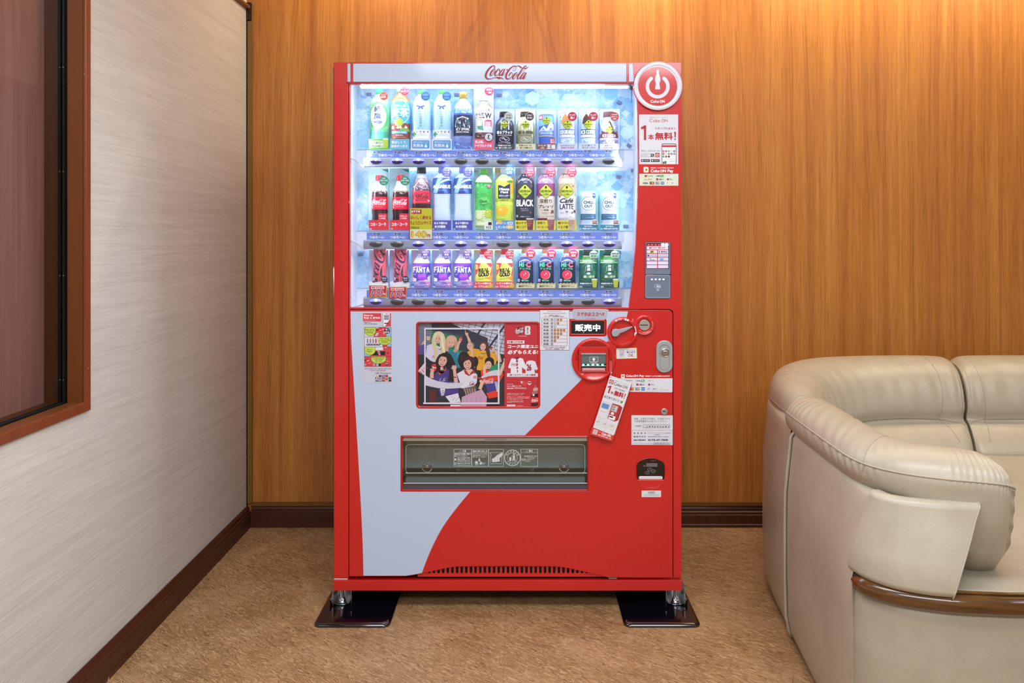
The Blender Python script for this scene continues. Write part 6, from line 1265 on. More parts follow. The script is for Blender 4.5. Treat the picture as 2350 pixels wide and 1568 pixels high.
s.body('body', [(396, 8), (400, 9), (406, 15), (414, 21), (455, 21.5), (463, 19.5), (470, 21), (527, 21.5)], [CLR, M('#e0f0a8', .15, coat=1), M('#d8ec90', .15, coat=1), C('c8dc54'), C('c8dc54'), C('c8dc54'), C('c8dc54')], f)
s.body('cap', [(386, 8), (387, 9), (396, 9.4), (397, 9)], WC); back(s, 385, C('e8f4e0'), lambda a: a.rect(-22, 385, -10, 396, C('f4e090')), w_=22.5); s.disc(12, 395, 10.6, C('4c98dc'), [('植物すっきり', -8, -7, 8, -4), ('600', -8, -3, 6, 5)], rim=C('a8d0f0'))
card(s, 506, C('5c9ce4'), lambda a: (a.circ(-12, 510, 7, C('f0c040'), ry=4), a.circ(12, 521, 9, C('f0c040'), ry=5), a.text('おいしくて、', -20, 510, 4, 515.5, PURE, .05), a.text('ゼロ', 5, 508, 19, 516, PURE, .06), a.text('レモン丸しぼり', -20, 518, 18, 524.5, PURE, .05), a.rect(-21, 525, -15, 527.4, C('c8dcf4'))))
def geo(i, label, upper, lower, split, title, tc, cardt, glass, badge, cap='c9c9d8'):
    s = Samp('coffee_bottle', CX[i]-.2*i, B2, label, 'bottle', G2)
    def f(a):
        a.rect(-22, 421, 22, split, upper); a.rect(-22, split, 22, 504, lower)
        for x in (-14, -5, 4, 13): a.text('GEORGIA'[(x+14)//9 % 7], x-3, 409, x+3, 416, M('#ffffff', .3), 0) if False else a.ring(x, 412, 2.6, .5, C('d8d8e4') if i == 7 else C('e8e4e0'), ry=3.4, a0=30, a1=300)
        diamond(a, 439.5, 16.8)
        if i == 7: a.text('BLACK', -20, 458, 20, 474, PURE, .04); a.text('味わい深く、', -10, 478, 8, 480.5, PURE); a.text('心地よいコク', -9, 482, 8, 484.5, PURE); a.stroke([(-16, 490, 1), (-10, 480, 6), (4, 470, 8), (16, 458, 3)], C('1a1b26')) if False else None; a.text('0', -20, 493, -16, 499, PURE, .06); a.text('無糖/コーヒー', -10, 496, 12, 499, C('c8c8d4'), .02)
        if i == 8: a.text('深煎り', -15, 457, 14, 467, tc, .02); a.text('プレッソ', -17, 470, 17, 478, tc, .04); a.text('微糖', -5, 480.5, 6, 484, tc, .03); a.line([(-12, 482), (-7, 482)], .6, tc); a.line([(8, 482), (12, 482)], .6, tc); a.text('豆の旨みを\n引き出す', -10, 487, 9, 492, C('6c6464')); a.circ(15, 486, 3, C('5a3034'), ry=4); a.ring(-18, 497, 2.5, .6, C('8a80b0')); a.text('コーヒー飲料 微糖缶', -14, 495, 19, 498, C('8a8078')); a.rect(-22, 501, 22, 505, C('7c2c5c'))
        if i == 9: a.text('Café', -16, 455, 16, 466, tc, .05, shear=.35); a.text('LATTE', -16, 468, 16, 480.5, tc, .03); a.circ(18, 485, 2.6, C('5a3034'), ry=4); a.rect(-3, 484, 3, 488, C('a08878')); a.line([(0, 488), (0, 494)], 1, C('b8a898')); a.text('なめらか', -15, 486, -6, 491, C('808088')); a.text('コクと甘み', 6, 486, 15, 491, C('808088')); a.text('コーヒー飲料', -7, 496.5, 12, 499, C('a09890'))
        for x, y in ((15, 427), (-16, 451), (13, 488)): a.circ(x, y, 2, C('8a5a54'), ry=2.8, rot=.5)
    sh = M('#'+glass, .15, coat=1)
    s.body('body', [(397, 8), (401, 9.5), (404, 14), (410, 19), (418, 21.2), (500, 21.5), (505, 19), (527, 18)], [sh, sh, sh, sh, sh, lower, lower], f)
    s.body('cap', [(384, 8.5), (385, 9), (396, 9.3), (398, 10.5), (399, 9)], M('#'+cap, .35)); back(s, 385, C('e4f4f4'), w_=22.5); s.disc(11.8, 395.5, 10.8, M('#f04c78', .4), [(badge[0], -7, -7, 7, -3), (badge[1], -8.5, -1.5, 8.5, 2.5), (badge[2], -4.5, 4, 4.5, 8)])
    card(s, 506, C('e8dc3c'), lambda a: (a.text(cardt[0], -20, 509, -2 if i == 8 else 8, 515, C('3a3410'), .03), a.text(cardt[1], -20, 518, 3 if i != 8 else 18, 524.5, C('3a3410'), .03), a.rect(-21, 525, -15, 527.4, C('f0ecc0')), a.poly([(3, 502), (20, 502), (18, 528), (6, 528)], C(cardt[2])), a.rect(3, 501, 20, 504, C('e8e4e0'), 1), [a.rect(5+4*(k % 3), 506+5*(k//3), 8+4*(k % 3), 510+5*(k//3), C(cardt[3])) for k in range(8)]))
geo(7, 'black coffee bottle with a lime diamond logo on the middle shelf', C('34384e'), C('2e3246'), 440, 'BLACK', PURE, ('飲みやすく', '深いコク', '7a3038', 'b8606c'), '3e4258', ('厳選', '深煎り豆', '使用'))
geo(8, 'purple and beige coffee bottle with a lime diamond logo', C('8a3a7c'), C('d6cbc0'), 450, '', C('2a2430'), ('深煎り', 'コーヒーのコク', '9a5660', 'b87880'), 'a48cb0', ('深煎り', 'コーヒー100%', '使用'))
geo(9, 'beige and white milk coffee bottle with a lime diamond logo', C('a89c7c'), C('dcdfee'), 450, '', C('2a2430'), ('軽やかな', 'ミルク感', 'd0b8a8', 'b89078'), 'bfae98', ('北海道産', '生クリーム', '使用'), 'd8d4c8')
def f(a):
    a.rect(-18, 440, 18, 516, C('d2dcee')); a.circ(-5, 450, 6, C('c8ccc0')); a.poly([(-18, 448), (-10, 452), (-8, 458), (-18, 460)], C('a8dcd0')); a.poly([(9, 444), (13, 442), (17, 444), (17, 453), (13, 456), (9, 453)], C('2c4a78')); a.text('NO.1', 10, 446, 16, 449, PURE); a.ring(0, 467.5, 15.5, .8, C('1c4458'), n=40); a.circ(0, 467.5, 15, C('dde6f4'), n=36); a.text('CHILL', -11.5, 461, 12, 468, C('1c4a64'), .06); a.text('OUT', -9.5, 470, 9.5, 476.5, C('1c4a64'), .06); a.text('RELAX DRINK', -5, 479, 5, 480.3, C('6888a0')); a.text('はじめてのチルタイム', -10, 486, 10, 487.6, C('486888'))
    a.rect(-18, 491, 18, 505, C('2a5f86')); a.text('毎日を頑張るあなたへ贈る新しい', -15, 494, 15, 496, C('a8cce0')); a.text('ストレスや疲労感の軽減に。', -15, 498, 15, 500.4, C('d0e4f0')); a.text('リラクゼーションドリンク', -12, 502, 12, 503.8, C('a8cce0')); a.ring(-15, 509, 2, .5, C('7080c0')); a.line([(-11, 508), (8, 508)], .7, C('98a8c8')); a.line([(-11, 511), (6, 511)], .7, C('98a8c8'))
s = can(10, B2, 'relaxation_drink_can', 'white and blue relaxation drink can, inner one of the two alike', G2, 440, 17.5, C('d2dcee'), f); back(s, 438, C('a8e0dc'), w_=22)
s.disc(14, 510, 7, C('ead8d4'), [('ぶどう味', -5, -3, 5, 0), ('微炭酸', -5, 1, 5, 4)], tm=C('50303c'))
card(s, 516, C('3a90b4'), lambda a: (a.text('モヤモヤ、', -10, 518, 10, 521.5, PURE, .06), a.text('表情に出てるかも?', -14, 523, 19, 527, PURE, .06), a.rect(-21.5, 524, -16, 527, C('b8dce8'))), w_=22)
s.clone(CX[11], 'white and blue relaxation drink can at the right end of the middle shelf')
# bottom shelf
s = Samp('cola_can', CX[0], B3, 'tall pink cola can with upright black script, leftmost on the bottom shelf', 'can', G3)
def f(a): a.rect(-15, 566, 15, 650, M('#ec6a7c', .3, metal=.2)); a.logo(-48, 592, 46, 620, C('2c3050'), rot=-PI/2, fat=1.1); a.poly([(4, 626), (8, 619), (7, 632), (10, 642), (5, 634)], C('2c3050')); a.text('ZERO SUGAR', 9, 597, 12, 622, C('a8485c'), vert=True); a.rect(-14, 636, -10, 643, C('e8d8e4'), 1)
b_ = s.body('body', [(562, 13), (566, 15), (648, 15), (652, 14), (655, 12)], M('#ec6a7c', .3, metal=.2), None)
bm_ = MB(); aa = Art(s.surf([(562, 15), (655, 15)]), bm_, 4e-5, gx=1.6, h0=.0006); aa.tf = lambda x, y: (s.cx+x, y); aa.clip = (s.cx-14.8, 566, s.cx+14.8, 650)
ol = LOGO
LOGO_K = []
def logo_clip(a, x0, y0, x1, y1, m, rot):
    kx = (x1-x0)/2220; ky = (y1-y0)/690; cx, cy = (x0+x1)/2, (y0+y1)/2; c, q_ = math.cos(rot), math.sin(rot)
    T = lambda x, y: (cx+(x-1210)*kx*c-(y-443)*ky*q_, cy+(x-1210)*kx*q_+(y-443)*ky*c)
    for st in LOGO:
        P = cmr(st, 4); a.h += a.step*.4
        for i in range(len(P)-1):
            (xa, ya, wa), (xb, yb, wb) = P[i], P[i+1]; l = math.hypot(xb-xa, yb-ya) or 1; nx, ny = -(yb-ya)/l, (xb-xa)/l
            h_ = a.h; a.poly([T(xa+nx*wa*.56, ya+ny*wa*.56), T(xb+nx*wb*.56, yb+ny*wb*.56), T(xb-nx*wb*.56, yb-ny*wb*.56), T(xa-nx*wa*.56, ya-ny*wa*.56)], m, up=False)
logo_clip(aa, -62, 584, 58, 612, C('2c3050'), -1.40)
aa.poly([(3, 626), (7.5, 617), (7, 630), (10, 642), (4, 633)], C('2c3050')); aa.rect(-14, 637, -10, 643, C('f0dce8'), 1)
for k in range(6): aa.line([(11.5, 598+5*k), (11.5, 601+5*k)], .9, C('a8485c'))
o_ = bm_.build('print', s.root); back(s, 574, C('c6cdf0'), w_=22)
s.disc(13, 641, 7.5, C('2c3460'), [('飲みきり', -5, -4, 5, -.5), ('サイズ', -4, 1, 4, 4)])
card(s, 646, C('3a4068'), lambda a: (a.rect(-22, 651, 22, 661, C('dfe3f4')), [a.circ(-18+6*k, 650+((k*3) % 4), 4.5, C('eceffa')) for k in range(7)]), w_=21.5)
s.clone(CX[1], 'tall pink cola can with upright black script, beside the purple grape bottles')
s = Samp('grape_soda_bottle', CX[2]+.5, B3, 'purple grape soda bottle on the bottom shelf, nearest the pink cans', 'bottle', G3)
def f(a):
    a.rect(-21, 605, 21, 648, C('dfd6f4')); a.rect(-21, 605, 21, 612, C('8c4cd0')); blob(a, 612, 616, 30, ('b48ce8', 'f0e8fc')); a.poly([(-21, 612), (-6, 614), (21, 606), (21, 646), (10, 640), (-21, 648)], C('5a44b4')); a.circ(3, 637, 10, C('9c40c8'), ry=7); a.circ(-2, 633, 5, C('b45cdc')); a.circ(7, 632, 5, C('b45cdc')); a.circ(8, 627, 2.4, C('2ca05c')); a.poly([(-21, 636), (-10, 640), (-12, 648), (-21, 648)], C('f0e8fc')); a.poly([(21, 630), (14, 638), (18, 648), (21, 648)], C('f0e8fc'))
    for i, ch in enumerate('FANTA'): 
        x = -19.5+7.9*i; a.text(ch, x-.6, 612.4+(i % 2)*.5, x+7.6, 626.6+(i % 2)*.5, C('3a2c8c'), .09, rot=-.05); a.text(ch, x, 613+(i % 2)*.5, x+7, 626+(i % 2)*.5, PURE, .05, rot=-.05)
    a.text('grape', -18, 629, -11, 631.5, PURE)
s.body('body', [(582, 8), (586, 8.4), (592, 13), (598, 17), (604, 20), (648, 20), (655, 19)], [WC, M('#dcdcf0', .2, coat=.6), M('#d6d8f0', .2, coat=.6), M('#cfd2ee', .2, coat=.6), C('8c5cd0'), C('a484d8')], f)
s.body('cap', [(572, 8), (573, 8.6), (583, 8.8)], M('#e8e8f8', .35)); back(s, 574, C('e8eefc'), lambda a: a.text('FANTA', -12, 576, -3, 579, C('8090c8')), w_=22); s.disc(10, 585, 10.2, C('7a5cc4'), [('まるごと', -6, -8, 6, -4.5), ('果実', -5, -3, 5, 2), ('エキス!', -8, 3, 8, 8)])
card(s, 646.5, C('8c78d8'), lambda a: (a.poly([(-22, 646.5), (-6, 646.5), (-14, 661), (-22, 661)], C('5878d8')), a.poly([(8, 646.5), (22, 646.5), (22, 656), (12, 654)], C('e090d8')), a.text('ひと口目から', -20, 648, -2, 651.5, PURE, .04), a.text('ジュワッとぶどう感!', -15, 652, 18, 655.5, PURE, .05), a.text('ファンタ', 8, 657, 18, 660, PURE, .04), a.rect(-21, 657, -15, 660, C('ccd4f4'))), w_=22)
s.clone(CX[3]+.5, 'purple grape soda bottle on the bottom shelf, middle one of the three alike'); s.clone(CX[4]-.5, 'purple grape soda bottle on the bottom shelf, beside the red-capped vitamin bottle')
s = Samp('vitamin_drink_bottle', CX[5]-.5, B3, 'red-capped yellow and pink vitamin drink bottle, beside the grape bottles', 'bottle', G3)
def f(a):
    a.rect(-21, 604, 21, 646, C('e8e078')); a.poly([(-21, 604), (-6, 604), (-14, 625), (-21, 640)], C('dc3468')); a.poly([(6, 604), (21, 604), (21, 632), (14, 636), (18, 616)], C('e8487c')); a.poly([(-5, 604), (1, 604), (-10, 628), (-14, 628)], C('b4d43c')); a.poly([(16, 614), (20, 612), (0, 646), (-8, 646)], C('f4f4c0')); a.poly([(-20, 646), (-14, 630), (16, 616), (8, 646)], C('dce05c')); a.circ(-16.5, 613, 4, C('e8d444'), ry=6); a.text('リ', -18, 610, -15, 615, C('c85a20')); a.poly([(8, 640), (21, 628), (21, 646)], C('f0a050'))
    a.text('REAL', -12, 615.5, 13, 625, K_, .07, rot=-.10, shear=.12); a.poly([(2.4, 621), (3.6, 616.5), (3.8, 619), (4.8, 619), (3.2, 623)], C('f0e040')); a.text('GOLD', -12, 625, 13, 635, K_, .07, rot=-.10, shear=.12); a.text('ビタミンの・チカラ!', -13, 637.5, 12, 641, C('3c6a2c'), .03, rot=-.14); a.line([(12, 640), (19, 640)], .5, C('c89050'))
s.body('body', [(582, 8.6), (588, 9), (593, 13), (598, 17.5), (603, 20), (646, 20.3), (655, 19)], [WC, M('#dde2f2', .2, coat=.6), M('#d4dcf0', .2, coat=.6), M('#ced8ee', .2, coat=.6), C('e8e078'), C('e8e078')], f)
s.body('cap', [(571, 8.2), (572, 8.8), (583, 9), (584.5, 8.8)], M('#f0485c', .35)); back(s, 574, C('e6f4ee'), lambda a: (a.rect(-22, 574, -8, 580, C('fce08c')), a.rect(8, 574, 22, 578, C('fce08c'))), w_=22); s.disc(11, 585.5, 9.8, C('e03c50'), [('カラダ', -5, -7, 3, -3.5), ('シャキッと', -7, -2.5, 8, 1.5), ('元気!', -2, 3, 7, 7)], rim=C('f0a8b0'))
card(s, 646.5, C('ec4c64'), lambda a: (a.poly([(22, 650), (22, 661), (-4, 661)], C('f0a444')), a.circ(16, 656, 3.4, C('d8c848')), a.text('レモン30個分の', -18, 648, 18, 653, PURE, .05), a.text('ビタミンC', -11, 654.5, 9, 659.5, PURE, .05), a.rect(-21, 657, -15, 660, C('f8ccd4'))), w_=22)
s.clone(CX[6], 'red-capped yellow and pink vitamin drink bottle, beside the dark apple juice bottles')
s = Samp('apple_juice_bottle', CX[7]-.5, B3, 'dark apple juice bottle with a red apple, nearest the vitamin bottles', 'bottle', G3)
def f(a):
    m = C('1c2038'); a.rect(-21, 602, 21, 648, C('5c84d8')); a.rect(-17, 602, 18, 648, m); 
    a.text('H', -14.5, 602.5, -7, 613, C('58dcb4'), .07); a.rect(-5.6, 602.5, -3.4, 613, C('58dcb4')); a.circ(-.5, 607.8, 1, C('58dcb4')); a.text('C', 2, 602.3, 12.4, 613.4, C('f8b8c8'), .07); a.text('C', 3.2, 603.3, 11.2, 612.4, C('e0305c'), .05); a.text('アップル', -13.5, 614.6, 12.5, 619.2, C('74e0bc'), .03)
    a.circ(-1, 631, 11.2, C('74e0bc'), ry=10.4); a.circ(-1.8, 630.6, 10.7, C('ec3458'), ry=10.2, n=28); a.circ(.5, 628, 1.3, PURE); a.circ(-3.5, 631, 1.1, PURE); a.line([(-6, 622), (-3.5, 626)], .8, K_); a.ring(-15, 643.5, 1.8, 1.4, C('e8ecfa'), ry=2.6); a.text('果汁20%', -9, 642, 7, 646, C('74e0bc'), .05)
s.body('body', [(581, 8.5), (587, 9), (590, 13), (602, 20.5), (648, 20.5), (656, 19)], [WC, M('#c8ccec', .15, coat=1), M('#5468b0', .15, coat=1), M('#262c4c', .15, coat=1), C('34406c')], f)
s.body('cap', [(571, 7.8), (572, 8.4), (581, 8.8), (582, 8.4)], M('#e0d49c', .35)); s.disc(12.5, 582.5, 11, C('e02c5c'), [('北東北', -7.5, -5.5, 7.5, -.5), ('限定', -5.5, 1, 5.5, 7)], rim=C('f490ac'))
s.flat('caption_card', [(-22, 651)]+[(-22+2*k, 650.2+1.1*math.sin(k*1.7)) for k in range(1, 22)]+[(22, 651), (22, 662), (-22, 662)], C('d4cc98'), lambda a: (a.frame(-21, 652.5, 21, 661.5, .7, C('9c9460')), a.rect(-20.5, 653, 20.5, 661, C('e0e2c0')), a.text('復刻デザイン', -16, 654.5, 15, 659.5, K_, .04, shear=-.1)), d=.024)
s.clone(CX[8]-1.5, 'dark apple juice bottle with a red apple, middle one of the three alike'); s.clone(CX[9], 'dark apple juice bottle with a red apple, beside the green tea cans')
s = Samp('green_tea_can', CX[10], B3, 'dark green bottle-shaped tea can, inner one of the two alike', 'can', G3)
def f(a):
    m = C('1c5a50'); a.rect(-22, 604, 22, 655, m)
    for k, (r, c_) in enumerate(((19, '2a8a68'), (15, '1f7060'), (11, '2c9a74'))): a.ring(1, 622, r, 1.6, C(c_), ry=r*.9, a0=-150+40*k, a1=120+30*k)
    a.rect(-22, 590, 22, 600, C('4ca850')); a.text('内臓脂肪を減らす', -18, 597, 14, 601, PURE, .03); a.rect(-22, 602.5, 22, 604, C('a8dca0')); a.text('綾鷹', -4, 607, 4, 622, C('e4f0e0'), .02, vert=True); a.text('あやたか', 6, 608, 9, 622, C('c8e0c8'), vert=True); a.text('特選濃緑茶', -8, 611, -6, 623, C('c8e0c8'), vert=True); a.poly([(-5, 627), (0, 625), (5, 627), (2.5, 630), (-2.5, 630)], C('e4f0e0')); a.text('濃い緑茶', -12, 632, 14, 638, C('d8e8c4'), .03); a.ring(13, 627, 2, .6, C('98c0a0'), ry=3.6); a.line([(-19, 642.5), (-10, 642.5)], .7, C('a8a060')); a.line([(-19, 626), (-19, 640)], .6, C('70a090'))
s.body('body', [(586, 10.5), (590, 11.5), (596, 15), (604, 20.5), (656, 20.5)], [C('d8ecc8'), C('54a858'), C('3c9450'), C('1c5a50')], f)
s.body('cap', [(573, 10.6), (574, 11.6), (579, 11.2), (580, 12), (585, 12), (586.5, 11.2)], M('#1c4a44', .3), lambda a: a.line([(-9, 576.5), (9, 576.5)], .8, C('c8d8d0'))); back(s, 574, C('58c0a8'), w_=22); s.disc(12, 585.5, 10, C('b8dcc4'), [('抹茶2倍', -8, -5, 8, -1.5), ('濃い旨み', -6, .5, 7, 4)], tm=C('1c4a44')); s.flat('badge_strip', [(7, 592), (18, 592), (18, 597), (7, 597)], C('2c4a4c'), lambda a: a.text('機能性', 8, 593, 17, 596, PURE), d=.017)
card(s, 646.5, C('1f5560'), lambda a: (a.text('体脂肪を減らす。', -20, 649, 8, 652.5, PURE, .06), a.text('本品には茶カテキンが含まれます', -20, 654, 6, 656, C('98c0c0')), a.poly([(7, 641), (20, 641), (18, 660), (10, 660)], C('c8c840')), a.circ(13.5, 641.5, 6.8, C('d8ecd8'), ry=2), a.rect(-21, 657, -14, 660, C('b8d4d4'))), w_=22)
s.clone(CX[11], 'dark green bottle-shaped tea can at the right end of the bottom shelf')
# price cards standing in front of samples
def pcard(name, P, label, fn, d=.0235):
    c = empty(name, fp(sum(p[0] for p in P)/4, max(p[1] for p in P), d)); tag(c, label, 'price card', 'price cards in the display')
    b = MB(); plate(b, P, [], d, .0012, C('b8243c') if 'yellow' in label else C('d8c030')); a = Art(flat(d), b, 3e-5, h0=.0001); fn(a); b.build('card', c)
def f(a):
    a.at(780, 370, 1/6.184); a.rect(996, 668, 1308, 968, C('c9cc18')); a.rect(996, 968, 1308, 1104, C('e4e8c8')); a.poly([(1010, 682), (1130, 690), (1160, 682), (1160, 750), (1070, 748), (1045, 760), (1045, 745), (1010, 745)], C('b42838')); a.text('おすすめ', 1012, 696, 1138, 732, PURE, .05)
    a.text('おいしく飲める', 1002, 772, 1296, 830, C('b42c34'), .04); a.text('ちょうどいいサイズ', 1000, 844, 1296, 904, C('b42c34'), .04); a.text('350ml', 1004, 926, 1124, 962, C('24241c'), .03); a.text('140', 1010, 986, 1234, 1088, C('a82430'), .09); a.text('140', 1018, 992, 1228, 1082, C('e8d020'), .04); a.text('円', 1238, 1038, 1284, 1086, C('a82430'), .05)
pcard('price_card', [(939.5, 477), (993, 477.5), (992, 549.5), (939, 549)], 'yellow 140 yen card standing on the middle shelf', f, .020)
def mk(ox, oy):
    def f(a):
        a.tf = lambda x, y: (ox+x, oy+y); a.rect(1, 1, 40, 26, C('c81c3c')); a.rect(5, 2.5, 35, 8.5, PURE); a.text('期間 特別価格', 6, 3.5, 34, 7.8, C('c81c3c'), .04); a.text('100', 3.5, 10.5, 33, 24, PURE, .1, shear=.2); a.text('100', 4.5, 11.5, 32, 23, C('a01038'), .04, shear=.2); a.text('円', 33, 18, 38.5, 23.5, PURE, .03)
    return f
pcard('price_card', [(846.5, 655), (888, 655.5), (888, 682.5), (846.5, 682)], 'red 100 yen card under the leftmost pink can', mk(846.5, 655), .0215)
pcard('price_card', [(892, 659), (933, 658), (933, 682), (892, 682)], 'red 100 yen card under the second pink can', mk(892, 658.5), .0215)

# ================================================================== hanging leaflet
R_ = .33; tl = (1400, 861.5)
LT = lambda x, y: (tl[0]+x*math.cos(R_)-y*math.sin(R_), tl[1]+x*math.sin(R_)+y*math.cos(R_))
lf = empty('hanging_leaflet', fp(*LT(26, 140), -.006)); tag(lf, 'white and red folded leaflet hanging crookedly by a string from the banknote slot', 'leaflet')
b = MB()
for k in range(4):
    o_ = .8*k; plate(b, [LT(1+o_, 2+o_), LT(53+o_*.6, 1+o_), LT(54+o_*.5, 141+o_), LT(1-o_*.3, 143+o_)], [], -.0135+.0012*k, .0007, M('#d02c2c' if k else '#d83434', .4) if k > 0 else M('#d4302c', .4))
b.build('inner_pages', lf)
b = MB(); plate(b, [LT(0, 0), LT(53, 0), LT(53.5, 125), LT(51.5, 128.5), LT(2, 126)], [], -.0150, .0008, M('#e4e7f0', .35, coat=.3))
a = Art(flat(-.0150), b, 2e-5, h0=.0001); a.tf = LT
a.circ(2.8, 4, .9, K_); a.rect(3, 8.5, 12.5, 18, C('b82c34')); pwr(a, 7.7, 13.4, 2.9, 1.1, PURE); a.text('自販機で楽しくコカ・コーラ公式アプリ', 14, 7, 47, 8.8, GR); a.text('Coke', 14, 11, 33, 18, C('4a3038'), .02); a.text('N', 42.5, 11, 47, 17.5, C('4a3038'), .02); pwr(a, 38, 14.6, 3, .9, C('4a3038'))
a.poly([(3.5, 26), (9, 22), (11.5, 22), (11.5, 40), (8, 40), (8, 26.5), (3.5, 29)], C('b82c34')); a.text('本', 13.5, 33, 21, 40, C('b82c34'), .03); a.text('無料', 22, 28.5, 44.5, 41, C('b82c34'), .05); a.poly([(46, 29), (48.6, 29), (48, 37), (46.6, 37)], C('b82c34')); a.circ(47.2, 39.6, 1.2, C('b82c34')); a.text('スタンプたまると', 19, 22, 45, 26, C('8a3a44'), .02)
a.text('はじめてガイド', 3, 46, 39, 52.5, C('4a6a80'), .02); a.poly([(42, 46), (44.5, 48), (44.5, 53), (42, 51)], C('98b83c')); a.poly([(47, 46), (44.5, 48), (44.5, 53), (47, 51)], C('2c6a4c'))
P = rrect(3, 62, 23, 99, 3, 4); a.line(P+[P[0]], .5, C('c4c8d4')); a.rect(4.5, 65, 21, 76, C('6c90d8')); [a.circ(7+4*k, 69+(k % 2)*3, 1.2, C('58b878')) for k in range(4)]; a.line([(6, 84), (19, 84)], .6, C('d09098'))
a.poly([(26, 59), (44, 58), (51, 61), (51, 92), (44, 97), (26, 95)], C('a83038')); a.rect(26.5, 59.5, 43.5, 95.5, C('c83440')); a.rect(28, 62, 41, 76, C('c8ccd4')); [a.rect(29.5+3.6*(k % 3), 63.5+6*(k//3), 31.5+3.6*(k % 3), 68+6*(k//3), C(('4a8a5c', '8a6a3c', 'd8d8dc')[k % 3])) for k in range(6)]; a.rect(28, 86, 43, 95, PURE); a.rect(29, 88, 38, 91, K_); a.rect(30, 78, 37, 84, PURE, 2)
for x in (9, 25.5, 42): a.ring(x, 110, 7, .5, C('d8dcb8')); a.text('No.1\n飲料アプリ' if x < 20 else '5000万\nダウンロード', x-4, 107, x+4, 112, C('8a5a60'))
a.rect(.5, 126, 1, 126.4, PAP)
b.build('cover', lf)
b = MB(); plate(b, [LT(-.5, 126.5), LT(53, 128), LT(53, 143), LT(-.3, 143.5)], [], -.0146, .0007, M('#da3a34', .35, coat=.3)); a = Art(flat(-.0146), b, 2e-5, h0=.0001); a.tf = LT
a.rect(5, 129, 15, 139.5, PAP); a.rect(7, 131, 13, 137.5, C('d8808c')); pwr(a, 10, 134.6, 1.8, .6, PURE); a.text('公式アプリ', 17, 129.5, 25, 132, C('f4c8c8')); a.text('Coke ON.', 25, 129, 48, 135, PURE, .05); a.text('今すぐダウンロード!', 17, 136, 49, 140, PURE, .05); b.build('back_flap', lf)
b = MB(); ST = M('#e8c8c8', .4)
for o_ in (0, 1.5):
    P = cmr([fp(1400.5+o_*2, 829, -.008), fp(1400+o_*2, 842, -.0125), fp(1401.5+o_, 853, -.0155), fp(1402, 864.5, -.0166)], 6); b.tube(P, .0004, ST, n=6)
b.lathe([(.0012, 0), (.0012, .006)], ST, c=fp(1403.5, 858, -.0155), n=8); b.tube([fp(1402.5, 865, -.0166), fp(1402.3, 866.5, -.0155), fp(1402, 865, -.013)], .0004, ST, n=6); b.build('string', lf)

# ================================================================== anti-topple plates
PADM = M('#0b0a12', .12, coat=1)
def pad(x0, x1, label):
    c = empty('anchor_plate', ((x0+x1)/2, 2.78, 0)); tag(c, label, 'floor plate', 'anchor plates under the machine')
    b = MB(); P = [Vector((x, y, 0)) for x, y in rrect(x0, 2.452, x1, 3.12, .022, 6)]; cc = Vector(((x0+x1)/2, 2.78, 0)); rows = []
    for k, z in ((0, .0005), (0, .005), (-.003, .009), (-.0075, .0112), (-.010, .012)):
        rows.append([p+Vector((math.copysign(-k, cc.x-p.x) if True else 0, math.copysign(-k, cc.y-p.y), z)) for p in P])
    b.grid(rows, PADM, wrap=True); b.add(rows[-1], [tuple(range(len(P)))], PADM); b.add(rows[0], [tuple(range(len(P)))[::-1]], PADM); o = b.build('plate', c); recalc(o); o.data.set_sharp_from_angle(angle=math.radians(30))
    b = MB()
    for x, y in ((-.035, 2.545), (.0, 2.543), (-.04, 2.530)):
        xx = (X(784, .02) if x0 < 0 else X(1551, .02))+(x if x0 < 0 else -x*.6); b.lathe([(.0045, .012), (.004, .0138), (.002, .0145)], M('#3a3640', .3, metal=.6), c=(xx, y, 0), n=12)
    b.build('rivets', c)
pad(-.662, -.418, 'glossy black steel plate under the machine foot nearest the papered wall')
pad(.330, .575, 'glossy black steel plate under the machine foot nearest the sofa')

# ================================================================== sofa
sf = empty('sofa', (1.3, 2.35, 0)); tag(sf, 'curved cream leather corner sofa with a wooden rail along its front', 'sofa')
OUT = [(2.6, 3.15), (2.0, 3.15), (1.6, 3.145), (1.3, 3.13), (1.10, 3.07), (.955, 2.95), (.875, 2.79), (.842, 2.60), (.828, 2.47), (.817, 2.363), (.806, 2.25), (.796, 2.148), (.782, 2.0), (.771, 1.88), (.767, 1.81), (.776, 1.762), (.800, 1.728), (.847, 1.695), (.93, 1.668), (1.02, 1.657), (1.10, 1.653), (1.4, 1.65), (2.0, 1.65), (2.6, 1.65)]
def path(pts, n=8):
    P = [Vector(p) for p in cmr(pts, n)]; N_ = []
    for i in range(len(P)):
        t = (P[min(i+1, len(P)-1)]-P[max(i-1, 0)]).normalized(); N_.append(Vector((-t.y, t.x)))
    return P, N_
PP, NN = path(OUT, 8)
i_seam = 9*8; i_corner = 14*8; i_end = 19*8
def lean(i):
    t = max(0, min(1, (i-i_seam)/(i_corner-i_seam))); return .018+.035*t
def shell(i0, i1, prof, close=True):
    rows = []
    for i in range(i0, i1+1):
        rows.append([Vector((PP[i].x+NN[i].x*q, PP[i].y+NN[i].y*q, z)) for q, z in prof(i)])
    return rows
def prof_full(i):
    l = lean(i); return [(.10, .03), (.022, .012), (.012, .03), (.003, .08), (0, .2), (0, .35), (.001, .455), (l*.45, .53), (l*.85, .60), (l, .628), (l+.006, .638), (l+.016, .642), (l+.03, .642), (l+.045, .636), (l+.06, .60)]
b = MB(); b.grid(shell(0, i_seam-2, lambda i: [(q, z+.018*(z > .45)) for q, z in prof_full(i)]), LEATHER); o = b.build('back_shell', sf); recalc(o)
